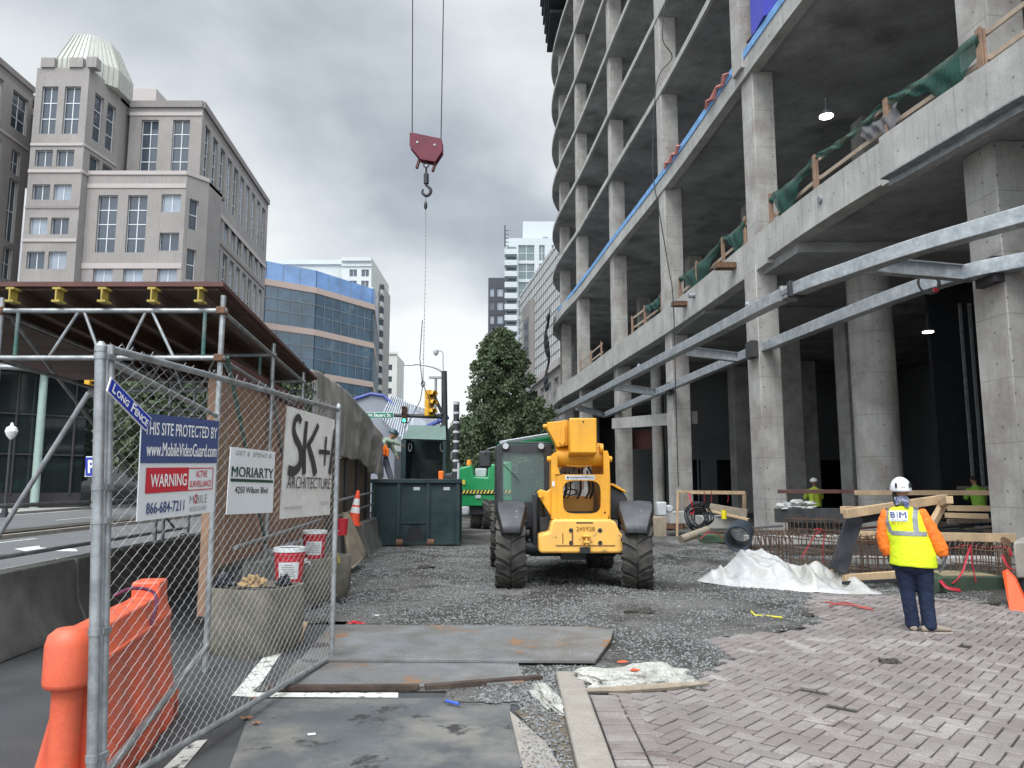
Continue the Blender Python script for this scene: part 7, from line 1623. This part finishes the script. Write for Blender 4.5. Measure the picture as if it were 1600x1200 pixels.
# --- worker inside the building, seen from behind
def simple_worker(t, bx, by, bz, sc_, shirt, trousers, hat, lean=(0, 0), face_=0, arms='down', straps=None):
    U = lambda x, y, z: V((bx, by, bz)) + Matrix.Rotation(face_, 3, 'Z') @ V((x * sc_, y * sc_, z * sc_)) + V((lean[0] * max(0, z - .9), lean[1] * max(0, z - .9), 0)) * sc_
    M3 = Matrix.Rotation(face_, 3, 'Z'); sd = tuple(M3 @ V((1, 0, 0)))
    mb = MB(); headmesh(mb, U(0, .03, 1.62), M3); limb(mb, [U(0, 0, 1.40), U(0, .02, 1.55)], [.055, .05], sd)
    hands = [((-.22, 0, 1.36), (-.29, -.03, 1.10), (-.25, .12, .90)), ((.22, 0, 1.36), (.30, -.03, 1.10), (.25, .14, .92))] if arms == 'down' else [((-.22, 0, 1.36), (-.27, .12, 1.12), (-.12, .32, 1.08)), ((.22, 0, 1.36), (.28, .12, 1.12), (.15, .34, 1.08))]
    for h in hands:
        p = [U(*q) for q in h]; limb(mb, p, [.045, .04, .028], sd); d = (p[2] - p[1]).normalized(); hand(mb, p[2], d, d.cross(V(sd)), V(sd) * (1 if h[0][0] < 0 else -1), 1.0, .7)
    limb(mb, [U(0, 0, .9), U(0, 0, 1.35)], [(.13, .09), (.15, .09)], sd)
    for sx in (-1, 1): limb(mb, [U(sx * .09, 0, .88), U(sx * .10, .02, .48), U(sx * .10, 0, .08)], [.07, .05, .04], sd)
    soft(mb.build('body', m_skin, t, fixn=True), .012, 2)
    mb = MB(); limb(mb, [U(0, 0, .84), U(0, 0, 1.05), U(0, 0, 1.27), U(0, 0, 1.40), U(0, .01, 1.46)], [(.20, .14), (.19, .13), (.21, .13), (.17, .10), (.07, .06)], sd, 20)
    for h in hands: p = [U(*q) for q in h]; limb(mb, p, [.068, .06, .045], sd)
    sh_ = soft(mb.build('shirt', shirt, t, fixn=True), .014, 4, .02, .08)
    mb = MB(); limb(mb, [U(0, 0, .95), U(0, 0, .80)], [(.18, .13), (.18, .13)], sd)
    for sx in (-1, 1): limb(mb, [U(sx * .09, 0, .84), U(sx * .10, .02, .48), U(sx * .10, 0, .1)], [.095, .078, .07], sd)
    soft(mb.build('trousers', trousers, t, fixn=True), .014, 4, .015, .08)
    for sx in (-1, 1):
        mb = MB(); limb(mb, [U(sx * .10, -.05, .05), U(sx * .10, .08, .05), U(sx * .10, .19, .035)], [(.05, .05), (.05, .045), (.04, .03)], sd); mb.build('boot', m_boot, t, fixn=True)
    if hat: helmet(t, U(0, .025, 1.66), M3, hat)
    else:
        mb = MB(); ell(mb, U(0, .0, 1.66), (.085, .095, .09)); mb.build('hair', m_hair, t)
    face(t, U(0, .03, 1.62), M3, None)
    for x in (straps or []):
        mb = MB(); mb.tube([U(x, -.135, 1.0), U(x * .9, -.14, 1.25), U(x * .8, -.09, 1.42)], .02, 6, flat=.4); mb.build('strap', m_tape, t)
    return t
m_hv2 = M('yellow_green_work_shirt', (.42, .58, .06), .8, var=.15, scale=6, bump=.3, bscale=14); m_blk = M('black_work_trousers', (.02, .022, .03), .9, var=.3)
t = thing('person', 'worker with a white hard hat and lime shirt with red straps, far inside between columns', 'person', (9.95, 25.5, .1)); simple_worker(t, 9.95, 25.5, .1, 1.0, m_hv2, m_blk, m_helm, arms='front', straps=(-.09, .09))
t = thing('person', 'bareheaded worker in a green shirt bending behind the timber rail at the right', 'person', (13.0, 21.6, .15)); simple_worker(t, 13.0, 21.6, .15, 1.0, M('green_work_shirt', (.22, .42, .05), .85, var=.2), m_jean, None, lean=(0, .25), arms='front')
# --- worker leaning on the tipped container
t = thing('person', 'worker in orange vest and dark helmet up on the dumpster, leaning on the container', 'person', (-3.3, 21.2, 1.75))
W_ = lambda px, py, dy=0: V(((px - 800) * .01775, 21.25 + dy, 1.65 - (py - 757) * .01775))
fy = (0, 1, 0); mb = MB(); Mw = Matrix.Rotation(R(-80), 3, 'Z') @ Matrix.Rotation(R(-20), 3, 'X')
headmesh(mb, W_(615.5, 680), Mw); limb(mb, [W_(608, 688), W_(613, 683)], [.055, .05], fy); limb(mb, [W_(598, 708), W_(602, 696), W_(607, 688)], [(.13, .09), (.14, .09), (.14, .09)], fy)
armA = [W_(607, 689, -.17), W_(616, 692, -.2), W_(627, 696, -.12)]; armB = [W_(608, 690, .12), W_(614, 702, .1), W_(621, 713, .0)]
for p in (armA, armB): limb(mb, p, [.045, .038, .028], fy); d = (p[2] - p[1]).normalized(); hand(mb, p[2], d, V((0, 0, -1)), V((0, 1, 0)), 1.0, .3)
legA = [W_(598, 708, -.08), W_(597, 728, -.08), W_(598, 748, -.08)]; legB = [W_(600, 710, .1), W_(606, 730, .1), W_(613, 751, .1)]
for p in (legA, legB): limb(mb, p, [.075, .055, .04], fy)
soft(mb.build('body', m_skin, t, fixn=True), .012, 2); face(t, W_(615.5, 680), Mw, None)
mb = MB(); limb(mb, [W_(597, 712), W_(599, 704), W_(603, 695), W_(607, 688)], [(.18, .14), (.18, .14), (.19, .14), (.14, .11)], fy, 20)
for p in (armA, armB): limb(mb, p, [.07, .058, .042], fy)
soft(mb.build('shirt', M('grey_green_shirt', (.20, .26, .20), .85, var=.2), t, fixn=True), .014, 4, .02, .08)
mb = MB(); limb(mb, [W_(597.5, 711), W_(598.5, 705), W_(600.5, 699)], [(.20, .165), (.2, .165), (.195, .155)], fy, 20); limb(mb, [W_(604, 697, -.14), W_(609, 706, -.16), W_(608, 714, -.16)], [(.06, .04), (.05, .04), (.03, .03)], fy); soft(mb.build('vest', m_hvor, t, fixn=True), .012, 4, .02, .08)
mb = MB(); limb(mb, [W_(598, 706), W_(597, 714)], [(.17, .14), (.17, .14)], fy)
for p in (legA, legB): limb(mb, p, [.10, .085, .075], fy)
soft(mb.build('trousers', M('grey_work_trousers', (.10, .11, .14), .9, var=.3), t, fixn=True), .014, 4, .015, .08)
for p in (legA, legB):
    mb = MB(); a = p[2]; limb(mb, [a + V((-.08, 0, .0)), a + V((.08, 0, -.02)), a + V((.16, 0, -.03))], [.05, .05, .035], fy); mb.build('boot', m_boot, t, fixn=True)
helmet(t, W_(615, 677.5), Mw, M('dark_teal_hard_hat', (.02, .06, .07), .35, var=.1, bump=0, coat=.3))
t = thing('orange_black_debris', 'orange and black debris heap lying on the dumpster rim right of the tipped container', 'debris', W_(694, 752))  # unidentified orange and black heap, only shaped like a tool
mb = MB(); mb.box(W_(692, 744, -.3), (.14, .2, .26)); mb.build('housing', m_hvor, t, bevel=.03); mb = MB(); mb.lathe([(.1, -.02), (.13, 0), (.1, .02)], c=W_(703, 747, -.3), n=20, axis='Y'); mb.box(W_(698, 746, -.3), (.2, .08, .12)); mb.build('guard', m_blackp, t, bevel=.01)

# ------------------------------------------------------------------ excavation side: white sheet, timbers, rebar, rubbish
m_soil = M('dark_excavated_soil', (.06, .055, .048), .95, var=.4, scale=1.2, bump=1, bscale=20, fine=.5, c2=(.035, .032, .03))
mb = MB(); xs = [3.4 + i * .25 for i in range(80)]; ys = [10.8 + j * .25 for j in range(130)]
ok = lambda x, y: x > edge_at(min(72, max(3, y))) - 1.6 - (1.6 if y < 21 else 0) and not inpoly(x, y, PAVE)
for y in ys:
    for x in xs: mb.v.append(V((x, y, max(.03, .06 + .10 * noise.noise(V((x * .7, y * .7, 3))) + .05 * noise.noise(V((x * 2.4, y * 2.4, 3)))))))
for j in range(len(ys) - 1):
    for i in range(len(xs) - 1):
        if ok(xs[i] + .12, ys[j] + .12): a = j * 80 + i; mb.f.append([a, a + 1, a + 81, a + 80]); mb.m.append(0)
mb.build('excavated_ground', m_soil, kind='structure', origin=(0, 0, 0), smooth=80)
# crumpled white sheet
c0 = V((4.32, 12.98, 0)); ax = V((1.78, -2.1, 0)).normalized(); ay_ = V((-ax.y, ax.x, 0)); nU, nV = 150, 90; mb = MB()
def ridged(p, f, oct_=4):
    s_, a, t_ = 0, 1, 0
    for k in range(oct_): s_ += a * (1 - abs(noise.noise(p * f)) * 2.2); t_ += a; a *= .5; f *= 2.05
    return s_ / t_
for j in range(nV + 1):
    for i in range(nU + 1):
        u, v = -1 + 2 * i / nU, -1 + 2 * j / nV; a = math.atan2(v, u); rr = max(abs(u), abs(v)); 
        if rr > 0: rad = rr / max(abs(math.cos(a)), abs(math.sin(a))) if rr else 0; cu, cv = math.cos(a) * rr, math.sin(a) * rr
        else: cu = cv = 0
        edge = 1 + .12 * math.sin(a * 3 + 1) + .10 * noise.noise(V((math.cos(a) * 2, math.sin(a) * 2, 4)))
        X = cu * 1.52 * edge; Yv = cv * .80 * edge; p = c0 + ax * X + ay_ * Yv
        hgt = (1 - rr ** 5.0) * (.17 + .24 * math.exp(-((X + .55) / .6) ** 2 - ((Yv - .05) / .6) ** 2) + .12 * math.exp(-((X - .35) / .6) ** 2))
        wv = V((X * .8 + .35 * noise.noise(V((X * 1.6, Yv * 1.6, 1))), Yv * 1.7 + X * 1.1 + .3 * noise.noise(V((X * 1.3, Yv * 1.3, 7))), 2.3))
        fold = ridged(wv, 1.15, 2) - .5; z = .035 + hgt + .32 * fold * min(1, (1 - rr) * 4 + .10) * (hgt * 1.6 + .30) + .02 * (ridged(wv + V((5, 1, 0)), 3.0, 1) - .5) * min(1, (1 - rr) * 4)
        mb.v.append(V((p.x, p.y, max(.03, z))) + ax * .05 * noise.noise(V((X * 4, Yv * 4, 8))))
for j in range(nV):
    for i in range(nU): a = j * (nU + 1) + i; mb.f.append([a, a + 1, a + nU + 2, a + nU + 1]); mb.m.append(0)
mb.build('plastic_sheet', m_plastic, label='big crumpled heap of white plastic sheeting on the gravel right of the yellow machine', cat='plastic sheet', smooth=180)
# black pipe
cp = P(1153, 842, 14.6); d = V((.35, .9, .12)).normalized(); e1 = d.cross(V((0, 0, 1))).normalized(); e2 = e1.cross(d); mb = MB(); prof = [(.20, .9), (.215, .8)] ; rings = []
for r_, s_ in ((.20, .8), (.205, 0.02), (.22, 0), (.245, .0), (.255, .03), (.24, .06), (.24, .10), (.255, .13), (.255, .18), (.235, .2), (.235, .8)): rings.append([cp + d * s_ + e1 * r_ * math.cos(2 * math.pi * k / 28) + e2 * r_ * math.sin(2 * math.pi * k / 28) for k in range(28)])
mb.loft(rings, cap=False); mb.build('black_pipe', M('blue_black_pipe', (.035, .045, .06), .45, var=.2, bump=.05), label='short blue black plastic pipe with its open end up behind the white sheet', cat='pipe', fixn=True)
# timbers
def beam(a, b, w, h, mat, label, name='timber_beam', up=(0, 0, 1), group=None):
    mb = MB(); mb.bar(a, b, w, h, up=up); return mb.build(name, mat, label=label, cat='timber', bevel=.006, group=group)
beam(P(1320, 803, 12.2), P(1478, 779, 12.9), .09, .14, m_wood, 'long pale timber lying across the frame top, rising to the right past the worker')
beam(P(1316, 797, 12.9), P(1420, 796, 13.6), .09, .12, m_wood, 'short pale timber end at the left of the frame above the black panel')
beam(P(1468, 788, 12.95), P(1484, 781, 12.2), .1, .12, m_wood, 'stub of pale timber crossing the right end of the frame top')
beam(P(1476, 784, 12.8), P(1450, 830, 12.6), .1, .1, m_wood, 'slanting pale timber leg under the right end of the frame')
mb = MB(); mb.bar(P(1336, 806, 12.5), P(1309, 893, 12.2), .27, .06, up=(0, 1, 0)); mb.build('formwork_board', M('black_formwork_board', (.022, .023, .03), .55, var=.4, c2=(.05, .05, .055), scale=3), label='black formwork board leaning under the left end of the timber frame', cat='board', bevel=.005)
mb = MB(); mb.bar(P(1330, 806, 12.62), P(1300, 893, 12.36), .03, .04, up=(0, 1, 0)); mb.build('board_edge', m_wood, label='thin pale timber strip along the left edge of the black leaning board', cat='timber')
beam(P(1330, 812, 13.2), P(1400, 800, 13.4), .06, .18, m_black, 'dark steel channel under the long pale timber', 'steel_channel')
beam(P(1340, 836, 15.2), P(1600, 841, 14.6), .14, .16, m_wood, 'long pale timber waler across the pit behind the worker')
beam(P(1480, 794, 17.0), P(1570, 795, 16.6), .1, .12, m_wood, 'upper stacked timber plank right of the worker, top of the pile')
beam(P(1476, 805, 17.0), P(1545, 807, 16.6), .1, .11, m_wood, 'second stacked timber plank right of the worker, under the top one')
beam(P(1480, 815, 17.2), P(1572, 812, 16.9), .1, .1, m_woodg, 'grey timber plank under the stacked timber planks')
beam(P(1318, 904, 12.2), P(1415, 897, 12.4), .10, .12, m_wood, 'pale timber on the ground at the edge of the paving, left of the worker')
beam(P(1316, 911, 12.1), P(1412, 906, 12.2), .04, .05, m_black, 'dark steel edge under the pale ground timber left of the worker', 'steel_edge')
beam(P(1215, 805, 20.5), P(1330, 806, 18.6), .25, .36, M('dark_steel_beam', (.05, .052, .056), .6, var=.3), 'dark steel beam across the pit just right of the tall second column', 'steel_beam')
beam(P(1335, 770, 20), P(1565, 770, 18.5), .05, .12, m_wood, 'horizontal timber guard rail behind the worker, spanning to the right column', 'guard_rail_timber')
beam(P(1215, 768, 21), P(1340, 768, 20.5), .05, .1, m_redwood, 'red stained horizontal rail in front of the worker inside the building', 'guard_rail_timber')
beam(P(1058, 769, 27), P(1165, 770, 26), .05, .12, m_wood, 'horizontal timber guard rail between the second and third columns', 'guard_rail_timber')
for k, px in enumerate((1061, 1072, 1163)): beam(P(px, 769, 26.5), P(px, 812, 26.5), .1, .1, m_woodg if k < 2 else m_wood, ['left timber post of the guard rail by the third column', 'second timber post of the guard rail by the third column', 'timber post of the guard rail next to the tall second column'][k], 'guard_post_timber')
crumple('grey_sheet_heap', tuple(P(1248, 792, 20.2)), (.62, .4, .26), 51, m_plastic, 'small heap of grey white sheeting on the dark steel beam', 'plastic sheet', .5, 4)
# concrete grade beams, wall, boxes
def cbox(a, b, depth, name, mat, label, cat, bevel=.01):
    a, b = V(a), V(b); mb = MB(); mb.b2((a.x, a.y, b.z), (b.x, a.y + depth, a.z)); return mb.build(name, mat, label=label, cat=cat, bevel=bevel)
cbox(P(1172, 838, 17.5), P(1335, 851, 17.5), .5, 'grade_beam', m_conc, 'pale concrete grade beam behind the rebar, left of the black leaning board', 'concrete beam')
cbox(P(1345, 872, 14.0), P(1570, 882, 14.0), .5, 'grade_beam', m_conc, 'pale concrete grade beam low behind the rebar, right of the black leaning board', 'concrete beam')
cbox(P(1098, 807, 21.5), P(1166, 826, 21.5), .9, 'low_concrete_wall', m_conc, 'low pale concrete wall left of the tall second column', 'concrete wall')
cbox(P(1046, 800, 24), P(1080, 818, 24), .9, 'concrete_block', m_conc, 'pale concrete block at the foot of the third column', 'concrete block')
mb = MB(); mb.bar(P(1096, 795, 20.8), P(1170, 812, 20.2), .25, .05); mb.build('long_plank', m_wood, label='long pale plank lying on the low concrete wall by the yellow cap', cat='plank')
mb = MB(); mb.bar(P(1110, 793, 21.6), P(1168, 803, 21.2), .3, .22); mb.build('grey_plank_stack', m_woodg, label='grey plank stack lying on the low concrete wall by the tall second column', cat='plank')
mb = MB(); c = P(1131, 797, 19.5); mb.tube([c, c + V((0, 0, -.22))], .065, 14); mb.build('yellow_tub', M('yellow_plastic', (.75, .62, .02), .4, bump=0, var=.05), label='bright yellow plastic cap standing on the plank by the low concrete wall', cat='cap')
mb = MB(); c = P(1033, 795, 18); mb.box(c, (.22, .25, .32)); mb.lathe([(.09, 0), (.09, .16)], c=c + V((.2, 0, .0)), n=12, axis='Y'); mb.build('power_box', m_lg, label='pale blue electrical box behind the right rear wheel of the yellow machine', cat='box', bevel=.03)
cbox(P(1021, 808, 16.5), P(1042, 839, 16.5), .5, 'plywood_crate', m_woodg, 'brown plywood crate beside the right rear wheel of the yellow machine', 'crate')
mb = MB(); mb.tube([P(1059, 768, 17), P(1058, 838, 17)], .028, 6); mb.build('timber_stake', m_wood, label='upright thin timber stake behind the yellow machine with red tape at its foot', cat='stake')
mb = MB(); mb.tube([P(1064, 843, 16.2), P(1105, 828, 16.6)], .085, 12); mb.build('cardboard_tube', m_woodg, label='grey brown concrete form tube lying by the timber stake', cat='tube')
mb = MB(); mb.box(P(1112, 841, 15.9), (.42, .4, .16), rz=.1); mb.build('green_box', M('dull_green_board', (.06, .10, .06), .8, var=.3), label='dull green box left of the blue black pipe', cat='box', bevel=.01)
mb = MB(); mb.bar(G(1080, 856, .05), G(1112, 865, .05), .2, .04); mb.build('flat_board', m_wood, label='flat tan board on the gravel left of the white sheeting', cat='board')
mb = MB(); rc = random.Random(4)
for k in range(8):
    c = P(1092, 808, 20) + V((rc.uniform(-.12, .12), rc.uniform(-.1, .1), rc.uniform(-.05, .05))); rx_, rz_ = rc.uniform(.18, .3), rc.uniform(.25, .38)
    mb.tube([c + V((rx_ * math.cos(a * .35), .1 * math.sin(a), rz_ * math.sin(a * .35))) for a in range(19)], .022, 6, cap=False)
mb.build('hose_coil', m_blackp, label='tangled coil of black hoses hung by the low concrete wall', cat='hose', kind=None)
def tape(pts, label, w=.02, mat=m_tape, r=6):
    mb = MB(); mb.tube(cr(pts, 5), w, r, flat=.35); return mb.build('red_tape', mat, label=label, cat='tape', fixn=False)
tape([P(1062, 842, 16.8), P(1068, 838, 16.8), P(1074, 844, 16.7)], 'red tape knotted at the foot of the timber stake', .018)
tape([P(1076, 770, 20), P(1080, 785, 19.8), P(1084, 800, 19.9), P(1078, 803, 19.8)], 'red tape hanging by the black hose coil')
tape([P(1094, 842, 15.6), P(1108, 832, 15.6), P(1122, 835, 15.6), P(1130, 842, 15.5)], 'red tape arched over the dull green box', .025)
for k, px in enumerate((1100, 1111, 1137)): tape([P(px, 767, 26.3), P(px + 1, 777, 26.3), P(px, 785, 26.3)], ['red tape on the far rail, left strip', 'red tape on the far rail, middle strip', 'red tape on the far rail, right strip near the second column'][k], .03)
tape([P(1284, 826, 13.4), P(1272, 838, 13.4), P(1262, 855, 13.4), P(1252, 872, 13.3)], 'slanting red tape strand on the rebar left of the black leaning board', .018)
tape([P(1272, 828, 13.4), P(1280, 826, 13.4), P(1288, 835, 13.4), P(1285, 860, 13.3), P(1287, 878, 13.3)], 'hooked red tape strand on the rebar next to the slanting one', .018)
tape([P(1488, 912, 11.8), P(1503, 895, 11.9), P(1512, 865, 12.0), P(1517, 853, 12.0)], 'red tape strand rising right of the worker', .018)
tape([P(1517, 853, 12.0), P(1519, 880, 11.9), P(1525, 910, 11.8)], 'red tape strand falling at the right of the rising one', .018)
tape([P(1485, 858, 12.6), P(1510, 852, 12.6), P(1540, 856, 12.6), P(1572, 855, 12.4), P(1580, 868, 12)], 'long horizontal red tape strung behind the rising strand', .025)
tape([P(1566, 868, 11.8), P(1575, 885, 11.6), P(1590, 892, 11.4)], 'red tape strand at the foot of the brown stake at far right', .018)
tape([P(1468, 905, 11.8), P(1480, 918, 11.6), P(1500, 922, 11.6)], 'red tape tangle on the ground right of the worker', .03)
mb = MB(); mb.tube(cr([G(1290, 940, .06), G(1310, 944, .05), G(1335, 946, .06), G(1362, 951, .05)], 5), .012, 5); mb.tube(cr([G(1295, 947, .06), G(1320, 941, .05), G(1345, 949, .06), G(1366, 953, .05)], 5), .010, 5); mb.build('red_string', M('faded_red_string', (.38, .08, .07), .7, bump=0), label='faded red string lying on the gravel in front of the white sheeting', cat='string')
mb = MB(); mb.tube(cr([G(1174, 955, .07), G(1180, 961, .06), G(1195, 962, .05), G(1222, 965, .06)], 5), .012, 5); mb.build('yellow_strap', M('yellow_strap', (.62, .55, .06), .6, bump=0), label='thin yellow strap lying on the gravel before the white sheeting', cat='strap')
# rebar cages
m_rebar = M('rusty_rebar', (.12, .075, .05), .8, var=.3, scale=8, c2=(.07, .05, .04))
def cage(a, b, z0, z1, dpt, n, label, hooks=True):
    a, b = V((a[0], a[1], 0)), V((b[0], b[1], 0)); t = thing('rebar_cage', label, 'rebar', (a.x, a.y, 0), group='rusty rebar cages in the pit'); d = (b - a); nn = V((-d.y, d.x, 0)).normalized() * dpt; rr = random.Random(n)
    for k in range(n):
        p = a + d * (k / (n - 1)) + V((rr.uniform(-.02, .02), 0, 0)); h = z1 + rr.uniform(-.03, .03); mb = MB()
        if hooks: mb.tube([p + V((0, 0, z0)), p + V((0, 0, h - .06)), p + nn * .1 + V((0, 0, h)), p + nn * .3 + V((0, 0, h + .01)), p + nn * .42 + V((0, 0, h - .08))], .009, 5)
        else: mb.tube([p + V((0, 0, z0)), p + V((0, 0, h))], .009, 5)
        mb.build('stirrup', m_rebar, t, smooth=0)
        if k % 2 == 0: mb = MB(); mb.tube([p + nn + V((0, 0, z0)), p + nn + V((0, 0, h))], .009, 5); mb.build('stirrup', m_rebar, t, smooth=0)
    for z in (z0 + .12, (z0 + z1) / 2, z1 - .1):
        for o_ in (V((0, 0, 0)), nn): mb = MB(); mb.tube([a + o_ - d * .02 + V((0, 0, z + .02)), b + o_ + d * .02 + V((0, 0, z))], .011, 5); mb.build('long_bar', m_rebar, t, smooth=0)
cage(P(1170, 757, 15.5), P(1318, 757, 13.6), .05, .74, .7, 24, 'rusty rebar cage left of the black leaning board, behind the white sheeting')
cage(P(1332, 757, 13.0), P(1400, 757, 13.0), .05, .80, .6, 13, 'rusty rebar cage right of the black leaning board, left of the worker')
cage(P(1478, 757, 12.6), P(1568, 757, 12.0), .05, .72, .6, 14, 'rusty rebar cage right of the worker, behind the green form')
cage(P(1225, 757, 19.0), P(1330, 757, 18.2), .2, .9, .5, 16, 'rebar cage farther back under the dark steel beam', hooks=False)
mb = MB(); rc = random.Random(9)
for k in range(7):
    c = P(1172 + k * 8, 834, 15.4 - k * .15); pts = [c + V((0, 0, -.35)), c + V((.02, 0, .0)), c + V((.10, 0, .05)), c + V((.15, 0, -.03)), c + V((.17 + rc.uniform(0, .1), 0, -.3))]; mb.tube(cr(pts, 3), .013, 5)
mb.build('bent_rebar', m_rebar, label='row of bent rebar hooks in front of the tall second column', cat='rebar')
# green form board with tan top, orange sheet, white block
mb = MB(); mb.prism([(5.95, 12.15), (6.38, 11.75), (6.9, 11.9), (7.9, 11.9), (7.6, 12.8), (6.3, 12.9)], .05, .26); gf = mb.build('green_form', M('green_form_board', (.045, .075, .045), .8, var=.3, c2=(.03, .04, .03)), label='low dark green form box at the paving edge right of the worker', cat='form box', bevel=.01)
mb = MB(); mb.prism([(6.55, 11.98), (7.4, 11.98), (7.35, 12.7), (6.75, 12.7)], .262, .275); mb.build('tan_board', M('dirty_tan_board', (.25, .21, .13), .9, var=.3, scale=4), label='dirty tan board lying on top of the low green form box', cat='board', smooth=0)
mb = MB(); mb.bar(G(1372, 905, .08), G(1462, 925, .08), .05, .2); mb.build('green_form_edge', bpy.data.materials['green_form_board'], label='dark green form board on edge left of the worker at the paving edge', cat='form board')
mb = MB(); q = [P(1566, 893, 10.7), P(1578, 956, 10.3), P(1612, 962, 10.1), P(1586, 905, 10.6), P(1572, 890, 10.75)]; n_ = V((.1, .12, 0)); mb.add(q + [v + n_ for v in q], [tuple(range(5)), tuple(range(9, 4, -1))] + [(i, 5 + i, 5 + (i + 1) % 5, (i + 1) % 5) for i in range(5)])
mb.build('orange_sign_sheet', M('fluorescent_orange_sheet', (.90, .10, .03), .5, var=.05, bump=.05), label='folded fluorescent orange sheet standing at the right edge of the paving', cat='sign', smooth=0, fixn=True)
mb = MB(); a = P(1583, 846, 11.2); mb.prism([(a.x, 11.2), (a.x + 1.6, 11.2), (a.x + 2.4, 12.2), (a.x + .75, 12.2)], .32, a.z); mb.build('white_barrier_block', m_kerb, label='pale concrete block at the right edge of the photo by the orange sheet', cat='concrete block', bevel=.03)
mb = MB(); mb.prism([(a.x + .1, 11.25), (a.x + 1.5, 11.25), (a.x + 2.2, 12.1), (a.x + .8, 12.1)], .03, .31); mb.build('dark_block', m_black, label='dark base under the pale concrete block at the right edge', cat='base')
mb = MB(); mb.bar(P(1571, 842, 12.6), P(1574, 905, 12.2), .12, .06, up=(0, 1, 0)); mb.build('brown_stake', m_rust, label='rusty brown stake standing left of the pale concrete block at the right edge', cat='stake')
# clutter inside the ground floor
rc = random.Random(77)
for k in range(14):
    px, Y_ = rc.uniform(1000, 1560), rc.uniform(19, 30); p = P(px, 757, Y_); s_ = rc.uniform(.3, .9)
    if any(abs(p.x - x) < 1.2 and abs(p.y - y) < 1.5 for x, y in ((9.95, 25.5), (13, 21.6), (7.8, 23.4), (10.75, 22.6))): continue
    mb = MB(); mb.box((p.x, p.y, .1 + s_ * .25), (s_ * 1.6, s_ * .5, s_ * .5), rz=rc.uniform(-.4, .4)); mb.bar((p.x - .5, p.y - .2, .15 + s_ * .5), (p.x + .7, p.y + .2, .2 + s_ * .5), .12, .05)
    mb.build('material_stack', [m_woodg, m_darkwall, m_rust, m_blackp][k % 4], label='dim %s of %s on the ground floor, %s' % (['small stack', 'low stack', 'stack', 'wide stack', 'tall stack'][k % 5], ['grey lumber', 'dark blocks', 'rusty steel', 'black boxes'][k % 4], ['left of the second column', 'between second and round columns', 'right of the round column'][0 if px < 1170 else 1 if px < 1350 else 2]), cat='material stack', group='dim stacks of material on the ground floor', smooth=0)
# plates, portal and panel between the third and fourth columns
mb = MB(); mb.bar(P(960, 662, 41), P(1085, 652, 33.5), .3, .55); mb.build('portal_beam', m_conc, label='concrete portal beam between the third and fourth columns', cat='beam')
mb = MB(); mb.b2((P(986, 672, 44).x, 44, P(990, 702, 44).z), (P(1019, 672, 44).x, 44.1, P(990, 672, 44).z)); mb.build('red_brown_panel', M('red_brown_panel', (.14, .06, .05), .8, var=.3, scale=1.5), label='red brown hoarding panel behind the third and fourth columns', cat='panel', smooth=0)
mb = MB(); mb.b2((P(975, 760, 46).x, 46.2, 0), (P(1040, 760, 46).x, 46.4, 3.8)); mb.build('grey_partition', m_darkwall, label='dim partition wall below the red brown panel', cat='wall', smooth=0)
# small dark lumps and mud on the gravel
for k, (px, py, s_) in enumerate(((664, 888, .16), (652, 903, .13), (1000, 958, .16), (1262, 963, .10), (620, 902, .10), (1390, 1035, .10))):
    lump('dirt_clod', tuple(G(px, py, .03)), (s_, s_ * .6, s_ * .35), 60 + k, m_soil, ['dark dirt clod on the gravel, the larger of the two between dumpster and wheel', 'smaller dark dirt clod just below the larger one', 'dark dirt clod on the gravel right of the steel plate', 'dark dirt clod near the yellow strap', 'low dark dirt clod left of the two clods', 'dark lump lying on the brick paving'][k], 'dirt clod', .4, 3)
